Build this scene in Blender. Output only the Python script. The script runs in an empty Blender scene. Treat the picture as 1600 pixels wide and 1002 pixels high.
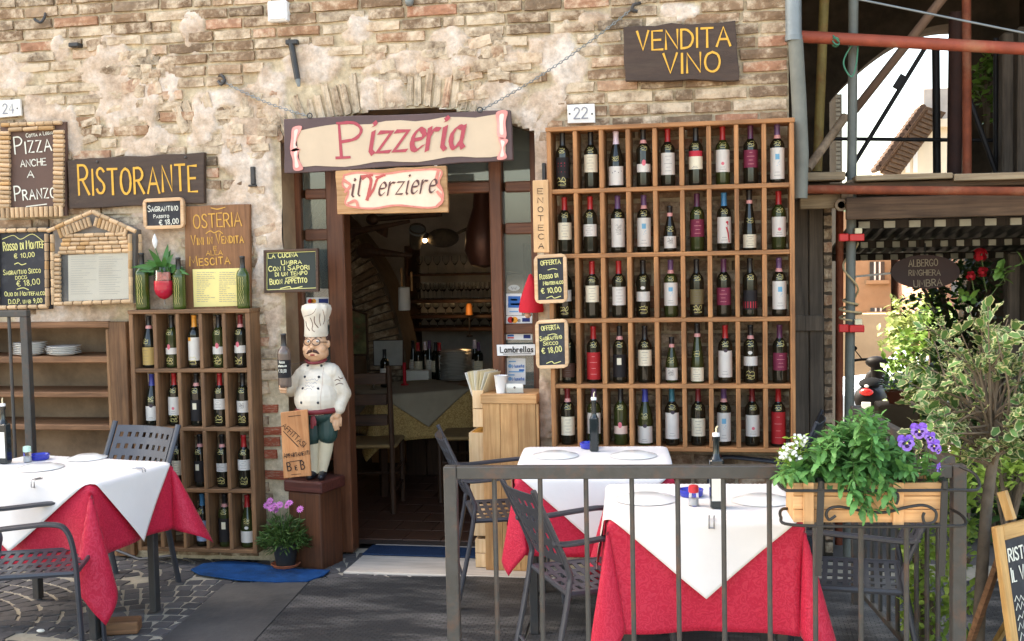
import bpy, bmesh, math, random
from mathutils import Vector, Matrix, noise
random.seed(7)
R = math.radians
scn = bpy.context.scene
COL = scn.collection
# ------------------------------------------------------------------ camera
FPX, PW, PH = 1800.0, 1600.0, 1002.0
CYAW, CPIT, CROL = R(10.5), R(3.37), R(1.17)
CAMP = Vector((1.15, -6.2, 1.76))
_f = Vector((-math.sin(CYAW)*math.cos(CPIT), math.cos(CYAW)*math.cos(CPIT), -math.sin(CPIT)))
_r = Vector((math.cos(CYAW), math.sin(CYAW), 0))
_u = _r.cross(_f)
CR = _r*math.cos(CROL) - _u*math.sin(CROL)
CU = _u*math.cos(CROL) + _r*math.sin(CROL)
CF = _f
cam_d = bpy.data.cameras.new('camera')
cam = bpy.data.objects.new('camera', cam_d)
COL.objects.link(cam)
cam_d.sensor_width = 36; cam_d.lens = FPX/PW*36
cam_d.clip_start = .05; cam_d.clip_end = 600
mm = Matrix((CR, CU, -CF)).transposed().to_4x4(); mm.translation = CAMP
cam.matrix_world = mm
scn.camera = cam
# ------------------------------------------------------------------ light
SUN_DIR = Vector((-.62, .20, .75)).normalized()          # towards the sun: behind the restaurant, so its front is in open shade
sun_el = math.asin(SUN_DIR.z); sun_az = math.atan2(SUN_DIR.x, SUN_DIR.y)
world = bpy.data.worlds.new('World'); scn.world = world; world.use_nodes = True
wn = world.node_tree.nodes; wl = world.node_tree.links
for n in list(wn): wn.remove(n)
wo = wn.new('ShaderNodeOutputWorld'); wb = wn.new('ShaderNodeBackground'); ws = wn.new('ShaderNodeTexSky')
ws.sky_type = 'NISHITA'; ws.sun_disc = False; ws.sun_elevation = sun_el; ws.sun_rotation = sun_az
ws.air_density = 1.0; ws.dust_density = 3.0; ws.ozone_density = 1.0
wb.inputs['Strength'].default_value = .15
wl.new(ws.outputs[0], wb.inputs[0]); wl.new(wb.outputs[0], wo.inputs[0])
sl = bpy.data.lights.new('sun', 'SUN'); sl.energy = 4.2; sl.angle = R(.5); sl.color = (1, .95, .87)
so = bpy.data.objects.new('sun', sl); COL.objects.link(so)
so.rotation_euler = SUN_DIR.to_track_quat('Z', 'Y').to_euler(); so.location = (-20, 8, 30)
vs = scn.view_settings
vs.view_transform = 'Standard'; vs.look = 'None'; vs.gamma = 1; vs.use_curve_mapping = False
vs.exposure = 2.5
try:
    vs.use_white_balance = True; vs.white_balance_temperature = 7600; vs.white_balance_tint = 8
except Exception: pass
scn.render.engine = 'CYCLES'
scn.cycles.max_bounces = 8; scn.cycles.diffuse_bounces = 5; scn.cycles.transparent_max_bounces = 12
scn.cycles.use_denoising = True
# ------------------------------------------------------------------ projection helpers (photo pixel -> point on a real plane)
def ray(px, py):
    return (CF + CR*((px-PW/2)/FPX) - CU*((py-PH/2)/FPX))
def W(px, py, y=0.0):
    d = ray(px, py); t = (y-CAMP.y)/d.y
    return CAMP + d*t
def G(px, py, z=0.0):
    d = ray(px, py); t = (z-CAMP.z)/d.z
    return CAMP + d*t
def PRJ(p):
    v = Vector(p)-CAMP; d = v.dot(CF)
    return (PW/2 + FPX*v.dot(CR)/d, PH/2 - FPX*v.dot(CU)/d)
def MPP(p):
    return (Vector(p)-CAMP).dot(CF)/FPX
# ------------------------------------------------------------------ tags
def tag(o, label=None, cat=None, group=None, kind=None):
    if label: o['label'] = label
    if cat: o['category'] = cat
    if group: o['group'] = group
    if kind: o['kind'] = kind
    return o
def thing(name, label, cat, loc=(0, 0, 0), rz=0.0, group=None, mat=None):
    o = bpy.data.objects.new(name, None); COL.objects.link(o)
    o.empty_display_size = .05
    if mat is not None: o.matrix_world = mat
    else:
        o.location = loc; o.rotation_euler = (0, 0, rz)
    return tag(o, label, cat, group)
def copy_tree(o, parent=None):
    c = o.copy(); COL.objects.link(c); c.parent = parent
    for ch in o.children: copy_tree(ch, c)
    return c
# ------------------------------------------------------------------ mesh builder
class MB:
    def __init__(s): s.v = []; s.f = []; s.m = []; s.mi = 0
    def add(s, vs, fs):
        b = len(s.v); s.v += [tuple(x) for x in vs]
        s.f += [tuple(b+i for i in f) for f in fs]; s.m += [s.mi]*len(fs)
        return s
    def box(s, x0, x1, y0, y1, z0, z1, b=0.0, M=None):
        if x0 > x1: x0, x1 = x1, x0
        if y0 > y1: y0, y1 = y1, y0
        if z0 > z1: z0, z1 = z1, z0
        if b <= 0:
            V = [(x, y, z) for x in (x0, x1) for y in (y0, y1) for z in (z0, z1)]
            F = [(0, 1, 3, 2), (4, 6, 7, 5), (0, 4, 5, 1), (2, 3, 7, 6), (0, 2, 6, 4), (1, 5, 7, 3)]
        else:
            b = min(b, (x1-x0)*.45, (y1-y0)*.45, (z1-z0)*.45)
            V = []; idx = {}
            lo = (x0, y0, z0); hi = (x1, y1, z1)
            for sx in (0, 1):
                for sy in (0, 1):
                    for sz in (0, 1):
                        sg = (sx, sy, sz)
                        for ax in range(3):
                            p = []
                            for k in range(3):
                                e = hi[k] if sg[k] else lo[k]
                                if k != ax: e += -b if sg[k] else b
                                p.append(e)
                            idx[(sx, sy, sz, ax)] = len(V); V.append(tuple(p))
            F = []
            for ax in range(3):
                a1, a2 = (ax+1) % 3, (ax+2) % 3
                for sd in (0, 1):
                    q = []
                    for (i, j) in ((0, 0), (1, 0), (1, 1), (0, 1)):
                        k = [0, 0, 0]; k[ax] = sd; k[a1] = i; k[a2] = j
                        q.append(idx[(*k, ax)])
                    F.append(tuple(q if sd else q[::-1]))
                for (i, j) in ((0, 0), (1, 0), (1, 1), (0, 1)):
                    k0 = [0, 0, 0]; k0[a1] = i; k0[a2] = j
                    k1 = list(k0); k1[ax] = 1
                    q = [idx[(*k0, a1)], idx[(*k0, a2)], idx[(*k1, a2)], idx[(*k1, a1)]]
                    F.append(tuple(q if (i == j) else q[::-1]))
            for sx in (0, 1):
                for sy in (0, 1):
                    for sz in (0, 1):
                        q = [idx[(sx, sy, sz, a)] for a in range(3)]
                        F.append(tuple(q if (sx+sy+sz) % 2 else q[::-1]))
        if M is not None: V = [M @ Vector(p) for p in V]
        return s.add(V, F)
    def bar(s, a, b, w, h, up=(0, 0, 1), ch=0.0):
        a = Vector(a); b = Vector(b); d = b-a; L = d.length; d.normalize()
        u = Vector(up); x = d.cross(u)
        if x.length < 1e-5: x = d.cross(Vector((0, 1, 0)))
        x.normalize(); u = x.cross(d)
        M = Matrix((x, d, u)).transposed().to_4x4(); M.translation = a
        return s.box(-w/2, w/2, 0, L, -h/2, h/2, ch, M)
    def tube(s, pts, r, n=8, cap=True, closed=False, flat=1.0, up=None):
        P = [Vector(p) for p in pts]; N = len(P)
        rr = [r]*N if not isinstance(r, (list, tuple)) else r
        V = []; F = []; prev = None
        for i in range(N):
            if closed: t = P[(i+1) % N]-P[i-1]
            else: t = P[min(i+1, N-1)]-P[max(i-1, 0)]
            if t.length < 1e-9: t = Vector((0, 0, 1))
            t.normalize()
            if up is not None: x = Vector(up)
            elif prev is None: x = Vector((0, 0, 1)) if abs(t.z) < .9 else Vector((1, 0, 0))
            else: x = prev
            x = x-t*x.dot(t)
            if x.length < 1e-6: x = t.orthogonal()
            x.normalize(); y = t.cross(x); prev = x
            for k in range(n):
                a = 2*math.pi*(k+.5)/n
                V.append(P[i]+x*(math.cos(a)*rr[i])+y*(math.sin(a)*rr[i]*flat))
        M_ = N if closed else N-1
        for i in range(M_):
            for k in range(n):
                a0 = i*n+k; a1 = i*n+(k+1) % n; j = (i+1) % N
                F.append((a0, a1, j*n+(k+1) % n, j*n+k))
        if cap and not closed:
            F.append(tuple(range(n-1, -1, -1))); F.append(tuple((N-1)*n+k for k in range(n)))
        return s.add(V, F)
    def lathe(s, prof, c=(0, 0, 0), n=20, a0=0.0, a1=2*math.pi, M=None):
        full = abs(a1-a0-2*math.pi) < 1e-6; K = n if full else n+1
        V = []; F = []; c = Vector(c)
        for (r, z) in prof:
            for k in range(K):
                a = a0+(a1-a0)*k/n
                V.append(c+Vector((r*math.cos(a), r*math.sin(a), z)))
        for i in range(len(prof)-1):
            for k in range(n):
                k2 = (k+1) % K
                F.append((i*K+k, i*K+k2, (i+1)*K+k2, (i+1)*K+k))
        if full:
            if prof[0][0] > 1e-4: F.append(tuple(range(K-1, -1, -1)))
            if prof[-1][0] > 1e-4: F.append(tuple((len(prof)-1)*K+k for k in range(K)))
        if M is not None: V = [M @ v for v in V]
        return s.add(V, F)
    def ball(s, c, r, n=12, m=8, M=None):
        rx, ry, rz = r if isinstance(r, (tuple, list)) else (r, r, r)
        V = []; F = []; c = Vector(c)
        V.append(Vector((0, 0, -rz)))
        for i in range(1, m):
            t = -math.pi/2+math.pi*i/m
            for k in range(n):
                a = 2*math.pi*k/n
                V.append(Vector((rx*math.cos(t)*math.cos(a), ry*math.cos(t)*math.sin(a), rz*math.sin(t))))
        V.append(Vector((0, 0, rz)))
        for k in range(n): F.append((0, 1+(k+1) % n, 1+k))
        for i in range(m-2):
            for k in range(n):
                F.append((1+i*n+k, 1+i*n+(k+1) % n, 1+(i+1)*n+(k+1) % n, 1+(i+1)*n+k))
        e = len(V)-1; b = 1+(m-2)*n
        for k in range(n): F.append((b+k, b+(k+1) % n, e))
        if M is not None: V = [M.to_3x3() @ v for v in V]
        return s.add([v+c for v in V], F)
    def prism(s, poly, y0, y1, M=None):
        """outline in local (x, z), front face at y0 (towards -y), back at y1"""
        n = len(poly)
        ar = sum(poly[i][0]*poly[(i+1) % n][1]-poly[(i+1) % n][0]*poly[i][1] for i in range(n))
        if ar < 0: poly = poly[::-1]
        V = [(p[0], y0, p[1]) for p in poly]+[(p[0], y1, p[1]) for p in poly]
        F = [tuple(range(n)), tuple(range(2*n-1, n-1, -1))]
        for i in range(n):
            j = (i+1) % n; F.append((j, i, n+i, n+j))
        if M is not None: V = [M @ Vector(p) for p in V]
        return s.add(V, F)
def mesh_of(name, mb, mats, smooth=0.0, mesh_attr=None):
    me = bpy.data.meshes.new(name)
    me.from_pydata([tuple(v) for v in mb.v], [], mb.f)
    for m in (mats if isinstance(mats, (list, tuple)) else [mats]): me.materials.append(m)
    if any(mb.m): me.polygons.foreach_set('material_index', mb.m)
    if smooth:
        me.polygons.foreach_set('use_smooth', [True]*len(me.polygons))
        me.set_sharp_from_angle(angle=R(smooth))
    me.update()
    return me
def obj(name, mb, mats, parent=None, smooth=0.0, loc=None, rot=None):
    me = mb if isinstance(mb, bpy.types.Mesh) else mesh_of(name, mb, mats, smooth)
    o = bpy.data.objects.new(name, me); COL.objects.link(o)
    if parent is not None: o.parent = parent
    if loc is not None: o.location = loc
    if rot is not None: o.rotation_euler = rot
    return o
def solid(o, t, off=0.0):
    m = o.modifiers.new('s', 'SOLIDIFY'); m.thickness = t; m.offset = off; return o
def catmull(P, n=6, closed=False):
    P = [Vector(p) for p in P]; out = []; N = len(P)
    rng = range(N if closed else N-1)
    for i in rng:
        p0 = P[i-1] if (i > 0 or closed) else P[i]*2-P[i+1]
        p1 = P[i]; p2 = P[(i+1) % N]
        p3 = P[(i+2) % N] if (i+2 < N or closed) else p2*2-p1
        for k in range(n):
            t = k/n
            out.append(.5*((2*p1)+(p2-p0)*t+(2*p0-5*p1+4*p2-p3)*t*t+(3*p1-p0-3*p2+p3)*t**3))
    if not closed: out.append(P[-1].copy())
    return out
def rnd(a, b): return random.uniform(a, b)
# ------------------------------------------------------------------ materials
def lin(c):
    c = c/255.0
    return c/12.92 if c <= .04045 else ((c+.055)/1.055)**2.4
def C(r, g, b): return (lin(r), lin(g), lin(b), 1)
MATS = {}
def nmat(name):
    m = bpy.data.materials.new(name); m.use_nodes = True
    nt = m.node_tree; b = nt.nodes['Principled BSDF']
    return m, nt, b
def scalecol(c, k): return (min(c[0]*k, 1), min(c[1]*k, 1), min(c[2]*k, 1), 1)
def mat(name, col, rough=.6, metal=0.0, var=.15, vs=5.0, bump=.15, bs=40.0, spec=.5, rv=.1, objrand=0.0, stretch=None, emit=None, dirt=None, dirt_amt=.4):
    m, nt, b = nmat(name); N = nt.nodes; L = nt.links
    tc = N.new('ShaderNodeTexCoord'); src = tc.outputs['Object']
    oi = N.new('ShaderNodeObjectInfo')
    add = N.new('ShaderNodeVectorMath'); add.operation = 'ADD'
    mul = N.new('ShaderNodeMath'); mul.operation = 'MULTIPLY'; mul.inputs[1].default_value = 37.0
    L.new(oi.outputs['Random'], mul.inputs[0]); L.new(src, add.inputs[0]); L.new(mul.outputs[0], add.inputs[1])
    vec = add.outputs[0]
    if stretch:
        mp = N.new('ShaderNodeMapping'); mp.inputs['Scale'].default_value = stretch
        L.new(vec, mp.inputs[0]); vec = mp.outputs[0]
    n1 = N.new('ShaderNodeTexNoise'); n1.inputs['Scale'].default_value = vs; n1.inputs['Detail'].default_value = 5; n1.inputs['Roughness'].default_value = .6
    L.new(vec, n1.inputs['Vector'])
    cr = N.new('ShaderNodeValToRGB')
    cr.color_ramp.elements[0].position = .3; cr.color_ramp.elements[1].position = .7
    cr.color_ramp.elements[0].color = scalecol(col, 1-var); cr.color_ramp.elements[1].color = scalecol(col, 1+var)
    L.new(n1.outputs['Fac'], cr.inputs[0]); out = cr.outputs[0]
    if dirt:
        n3 = N.new('ShaderNodeTexNoise'); n3.inputs['Scale'].default_value = vs*.45; n3.inputs['Detail'].default_value = 8; n3.inputs['Roughness'].default_value = .7
        L.new(vec, n3.inputs['Vector'])
        c3 = N.new('ShaderNodeMapRange'); c3.inputs[1].default_value = .5; c3.inputs[2].default_value = .68; c3.inputs[4].default_value = dirt_amt
        L.new(n3.outputs['Fac'], c3.inputs[0])
        mx = N.new('ShaderNodeMixRGB'); mx.inputs[2].default_value = dirt
        L.new(c3.outputs[0], mx.inputs[0]); L.new(out, mx.inputs[1]); out = mx.outputs[0]
    if objrand:
        hs = N.new('ShaderNodeHueSaturation')
        mr = N.new('ShaderNodeMapRange'); mr.inputs[3].default_value = 1-objrand; mr.inputs[4].default_value = 1+objrand
        L.new(oi.outputs['Random'], mr.inputs[0]); L.new(mr.outputs[0], hs.inputs['Value']); L.new(out, hs.inputs['Color']); out = hs.outputs[0]
    L.new(out, b.inputs['Base Color'])
    if rv:
        mr2 = N.new('ShaderNodeMapRange'); mr2.inputs[3].default_value = max(rough-rv, .02); mr2.inputs[4].default_value = min(rough+rv, 1)
        L.new(n1.outputs['Fac'], mr2.inputs[0]); L.new(mr2.outputs[0], b.inputs['Roughness'])
    else: b.inputs['Roughness'].default_value = rough
    b.inputs['Metallic'].default_value = metal; b.inputs['Specular IOR Level'].default_value = spec
    if bump:
        n2 = N.new('ShaderNodeTexNoise'); n2.inputs['Scale'].default_value = bs; n2.inputs['Detail'].default_value = 4
        L.new(vec, n2.inputs['Vector'])
        bp = N.new('ShaderNodeBump'); bp.inputs['Strength'].default_value = bump; bp.inputs['Distance'].default_value = .01
        L.new(n2.outputs['Fac'], bp.inputs['Height']); L.new(bp.outputs[0], b.inputs['Normal'])
    if emit:
        b.inputs['Emission Color'].default_value = emit[0]; b.inputs['Emission Strength'].default_value = emit[1]
    return m
def wood(name, c1, c2, axis='x', rough=.55, gs=1.0, bump=.25, dark=None):
    st = {'x': (1.2, 22, 22), 'y': (22, 1.2, 22), 'z': (22, 22, 1.2)}[axis]
    m, nt, b = nmat(name); N = nt.nodes; L = nt.links
    tc = N.new('ShaderNodeTexCoord'); oi = N.new('ShaderNodeObjectInfo')
    mul = N.new('ShaderNodeMath'); mul.operation = 'MULTIPLY'; mul.inputs[1].default_value = 23.0
    add = N.new('ShaderNodeVectorMath'); add.operation = 'ADD'
    L.new(oi.outputs['Random'], mul.inputs[0]); L.new(tc.outputs['Object'], add.inputs[0]); L.new(mul.outputs[0], add.inputs[1])
    mp = N.new('ShaderNodeMapping'); mp.inputs['Scale'].default_value = tuple(k*gs for k in st); L.new(add.outputs[0], mp.inputs[0])
    n1 = N.new('ShaderNodeTexNoise'); n1.inputs['Scale'].default_value = 2.2; n1.inputs['Detail'].default_value = 6; n1.inputs['Roughness'].default_value = .65; n1.inputs['Distortion'].default_value = .6
    L.new(mp.outputs[0], n1.inputs['Vector'])
    cr = N.new('ShaderNodeValToRGB'); e = cr.color_ramp.elements
    e[0].position = .32; e[0].color = c1; e[1].position = .66; e[1].color = c2
    L.new(n1.outputs['Fac'], cr.inputs[0]); out = cr.outputs[0]
    n3 = N.new('ShaderNodeTexNoise'); n3.inputs['Scale'].default_value = 4.0; n3.inputs['Detail'].default_value = 6
    L.new(add.outputs[0], n3.inputs['Vector'])
    mr = N.new('ShaderNodeMapRange'); mr.inputs[1].default_value = .35; mr.inputs[2].default_value = .7; mr.inputs[3].default_value = .72; mr.inputs[4].default_value = 1.15
    L.new(n3.outputs['Fac'], mr.inputs[0])
    hs = N.new('ShaderNodeHueSaturation'); L.new(out, hs.inputs['Color']); L.new(mr.outputs[0], hs.inputs['Value'])
    L.new(hs.outputs[0], b.inputs['Base Color'])
    b.inputs['Roughness'].default_value = rough; b.inputs['Specular IOR Level'].default_value = .35
    bp = N.new('ShaderNodeBump'); bp.inputs['Strength'].default_value = bump; bp.inputs['Distance'].default_value = .004
    L.new(n1.outputs['Fac'], bp.inputs['Height']); L.new(bp.outputs[0], b.inputs['Normal'])
    return m
def glass_mat(name, col, rough=.03, trans=1.0, ior=1.45):
    m, nt, b = nmat(name)
    b.inputs['Base Color'].default_value = col; b.inputs['Roughness'].default_value = rough
    b.inputs['Transmission Weight'].default_value = trans; b.inputs['IOR'].default_value = ior
    return m
def flat(name, col, rough=.7, spec=.3):
    return mat(name, col, rough, 0, .06, 20, 0, 1, spec, 0)

M_iron = mat('dark_iron', C(50, 49, 48), .5, .0, .2, 12, .1, 90, .5, dirt=C(105, 85, 68), dirt_amt=.35)
M_chair = mat('chair_metal', C(56, 58, 64), .42, .0, .08, 14, .05, 150, .5)
M_white = flat('white_paint', C(228, 226, 222), .5)
M_paper = mat('paper', C(228, 224, 212), .8, 0, .05, 8, .05, 60)
M_chalk = flat('chalk_white', C(225, 222, 205), .9)
M_chalky = flat('chalk_yellow', C(222, 214, 140), .9)
M_ink = flat('black_ink', C(32, 28, 27), .7)
M_slate = mat('slate', C(40, 40, 44), .7, 0, .25, 7, .05, 60, dirt=C(84, 84, 86), dirt_amt=.55)
M_yellow = mat('yellow_paint', C(214, 160, 54), .6, 0, .12, 30, .1, 120)
M_redpaint = mat('red_lettering', C(170, 66, 76), .6, 0, .12, 30, .1, 120)
M_frame_pale = wood('pale_frame_wood', C(205, 160, 115), C(228, 190, 150), 'x', .5)
M_dkboard = mat('dark_board_wood', C(68, 52, 42), .6, 0, .22, 3, .3, 30, .35, stretch=(2, 14, 14), dirt=C(96, 80, 64), dirt_amt=.4)
# ------------------------------------------------------------------ hand lettering: stroke glyphs (width, strokes); strokes starting with '~' are smoothed
GL = {
'A': (.70, "0,0 .35,1 .70,0|.13,.36 .57,.36"), 'B': (.58, "0,0 0,1|~0,1 .34,.98 .5,.78 .36,.57 0,.53|~0,.53 .4,.5 .58,.27 .4,.03 0,0"),
'C': (.62, "~.6,.84 .42,.99 .18,.93 .02,.65 .02,.35 .18,.06 .42,.01 .62,.16"), 'D': (.6, "0,0 0,1|~0,1 .3,.97 .56,.72 .6,.4 .4,.07 0,0"),
'E': (.5, ".5,1 0,1 0,0 .52,0|0,.52 .42,.52"), 'F': (.5, ".52,1 0,1 0,0|0,.52 .42,.52"),
'G': (.64, "~.6,.84 .42,.99 .18,.93 .02,.65 .02,.35 .18,.06 .42,.01 .6,.14 .62,.42|.62,.42 .36,.42"), 'H': (.58, "0,0 0,1|.58,0 .58,1|0,.52 .58,.52"),
'I': (.06, ".03,0 .03,1"), 'L': (.48, "0,1 0,0 .48,0"), 'M': (.78, "0,0 .08,1 .39,.3 .70,1 .78,0"), 'N': (.6, "0,0 0,1 .6,0 .6,1"),
'O': (.66, "~.33,1 .1,.86 .01,.5 .1,.14 .33,0 .56,.14 .65,.5 .56,.86 .33,1"), 'P': (.54, "0,0 0,1|~0,1 .36,.98 .54,.76 .38,.52 0,.46"),
'Q': (.66, "~.33,1 .1,.86 .01,.5 .1,.14 .33,0 .56,.14 .65,.5 .56,.86 .33,1|.4,.25 .68,-.08"),
'R': (.58, "0,0 0,1|~0,1 .36,.98 .52,.76 .38,.54 0,.5|.22,.5 .58,0"), 'S': (.52, "~.5,.86 .34,.99 .1,.93 .05,.72 .24,.54 .44,.4 .5,.2 .34,.02 .1,.04 .0,.17"),
'T': (.6, "0,1 .6,1|.3,1 .3,0"), 'U': (.58, "~0,1 0,.5 .04,.14 .29,0 .54,.14 .58,.5 .58,1"), 'V': (.62, "0,1 .31,0 .62,1"), 'Z': (.56, "0,1 .56,1 0,0 .56,0"),
'K': (.56, "0,0 0,1|.54,1 0,.45|.16,.6 .56,0"), 'W': (.86, "0,1 .2,0 .43,.8 .66,0 .86,1"), 'X': (.6, "0,0 .6,1|0,1 .6,0"), 'Y': (.6, "0,1 .3,.5 .6,1|.3,.5 .3,0"), 'J': (.4, "~.36,1 .36,.25 .24,.02 .02,.1"),
'0': (.5, "~.25,1 .07,.86 .01,.5 .07,.14 .25,0 .43,.14 .49,.5 .43,.86 .25,1"), '1': (.28, "0,.78 .2,1 .2,0"), '2': (.5, "~.02,.78 .12,.96 .32,.99 .47,.84 .44,.6 .2,.28 .0,.02|0,.01 .52,.01"),
'3': (.48, "~.04,.9 .25,1 .44,.85 .36,.6 .16,.53|~.16,.53 .4,.46 .48,.24 .3,.01 .02,.08"), '4': (.54, ".4,0 .4,1 0,.32 .54,.32"), '5': (.48, "~.44,1 .08,1 .05,.58 .3,.62 .46,.4 .36,.06 .02,.05"),
'6': (.5, "~.42,.96 .16,.76 .02,.36 .14,.04 .36,.02 .48,.26 .34,.5 .06,.38"), '7': (.5, "0,1 .5,1 .18,0"), '8': (.5, "~.25,.54 .06,.74 .25,1 .44,.76 .25,.54 .02,.26 .25,0 .48,.26 .25,.54"),
'9': (.48, "~.44,.7 .24,.46 .05,.7 .24,1 .44,.76 .4,.3 .2,0"), '€': (.62, "~.6,.86 .42,.99 .22,.9 .12,.5 .22,.1 .42,.01 .6,.14|0,.6 .44,.6|0,.42 .4,.42"),
'.': (.08, "0,0 .07,.0 .07,.07 0,.07"), ',': (.1, ".08,.08 .0,-.14"), "'": (.08, ".05,1 .03,.78"), '-': (.3, "0,.48 .3,.48"), ':': (.08, ".02,.1 .06,.1|.02,.5 .06,.5"), '&': (.6, "~.58,.02 .1,.7 .22,.98 .36,.8 .04,.3 .2,.02 .56,.4"),
'a': (.42, "~.38,.56 .2,.62 .03,.4 .06,.1 .2,.0 .38,.25|.4,.62 .37,.12 .44,.02"), 'b': (.42, "0,1 0,.02|~0,.4 .2,.62 .4,.42 .36,.1 .18,.0 0,.1"), 'c': (.38, "~.37,.5 .22,.62 .04,.45 .03,.15 .2,.0 .38,.12"),
'd': (.42, ".42,1 .42,0|~.42,.42 .24,.62 .04,.42 .06,.1 .22,.0 .42,.14"), 'e': (.4, "~.03,.32 .38,.36 .36,.54 .2,.63 .04,.42 .05,.12 .2,.0 .39,.13"), 'f': (.3, "~.32,.94 .2,1 .12,.8 .12,0|0,.6 .28,.6"),
'g': (.42, "~.38,.5 .2,.62 .04,.42 .06,.12 .22,.03 .38,.2|~.4,.62 .4,-.1 .25,-.3 .04,-.2"), 'h': (.4, "0,1 0,0|~0,.4 .18,.62 .36,.5 .38,0"), 'i': (.12, ".05,.62 .04,.08 .12,.0|.06,.82 .1,.86 .06,.9"),
'l': (.12, ".05,1 .04,.08 .12,.0"), 'm': (.66, "0,.62 0,0|~0,.4 .15,.62 .3,.5 .31,0|~.31,.4 .46,.62 .62,.5 .63,0"), 'n': (.4, "0,.62 0,0|~0,.4 .18,.62 .36,.5 .38,0"),
'o': (.42, "~.21,.62 .05,.5 .02,.3 .06,.1 .21,.0 .37,.1 .41,.3 .37,.5 .21,.62"), 'p': (.42, "0,.62 0,-.34|~0,.4 .2,.62 .4,.42 .36,.1 .18,.0 0,.1"), 'r': (.3, "0,.62 0,0|~0,.36 .12,.58 .3,.58"),
's': (.34, "~.33,.53 .2,.62 .06,.52 .12,.36 .28,.24 .3,.08 .16,.0 .0,.08"), 't': (.3, ".14,.9 .13,.1 .28,.0|0,.62 .28,.62"), 'u': (.4, "~0,.62 .01,.15 .15,.0 .32,.1 .38,.3|.39,.62 .39,0"), 'v': (.4, "0,.62 .19,0 .4,.62"), 'z': (.4, "0,.6 .4,.6 0,.02 .4,.02"),
}
_GC = {}
def glyph(ch):
    if ch in _GC: return _GC[ch]
    if ch not in GL: ch = ch.upper()
    if ch not in GL: return None
    w, s = GL[ch]; st = []
    for q in s.split('|'):
        sm = q[0] == '~'
        pts = [tuple(float(t) for t in p.split(',')) for p in q.lstrip('~').split()]
        if sm: pts = [(v.x, v.y) for v in catmull([(a, b, 0) for a, b in pts], 4)]
        st.append(pts)
    _GC[ch] = (w, st); return _GC[ch]
def strokes(txt, small=None, gap=.2, space=.42, shear=0.0, jit=.0):
    """-> list of polylines in units of cap height, total width"""
    x = 0; out = []
    for ch in txt:
        if ch == ' ': x += space; continue
        k = 1.0; c = ch
        if small and ch.islower(): k = small; c = ch.upper()
        g = glyph(c)
        if not g: x += .3; continue
        w, st = g; dy = rnd(-jit, jit); kx = k*(1+rnd(-jit, jit)*1.5)
        for s in st: out.append([(x+px*kx+shear*py*k, py*k+dy) for px, py in s])
        x += w*kx+gap
    return out, max(x-gap, .01)
def ribbon(mb, pts, w, fn, nib=None):
    n = len(pts)
    if n < 2: return
    P = [Vector((a, b)) for a, b in pts]
    off = []
    for i in range(n):
        t = (P[min(i+1, n-1)]-P[max(i-1, 0)])
        if t.length < 1e-9: t = Vector((1, 0))
        t.normalize(); o = Vector((-t.y, t.x))
        if nib is not None:
            a = Vector((math.cos(nib), math.sin(nib)))
            s = a.dot(o); o = a*(1 if s >= 0 else -1)*.5+o*.17; o *= 2
        off.append(o*w/2*rnd(.84, 1.14))
    d0 = (P[1]-P[0]).normalized()*w*.35; d1 = (P[-1]-P[-2]).normalized()*w*.35
    P[0] = P[0]-d0; P[-1] = P[-1]+d1
    V = []; zc = getattr(mb, 'zc', 0.0)
    for i in range(n):
        for s in (1, -1):
            q = fn(P[i]+off[i]*s); V.append((q[0], q[1]-zc, q[2]))
        zc += 2.5e-5
    mb.zc = (zc+1e-4) % .004
    mb.add(V, [(2*i, 2*i+1, 2*i+3, 2*i+2) for i in range(n-1)])
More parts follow.
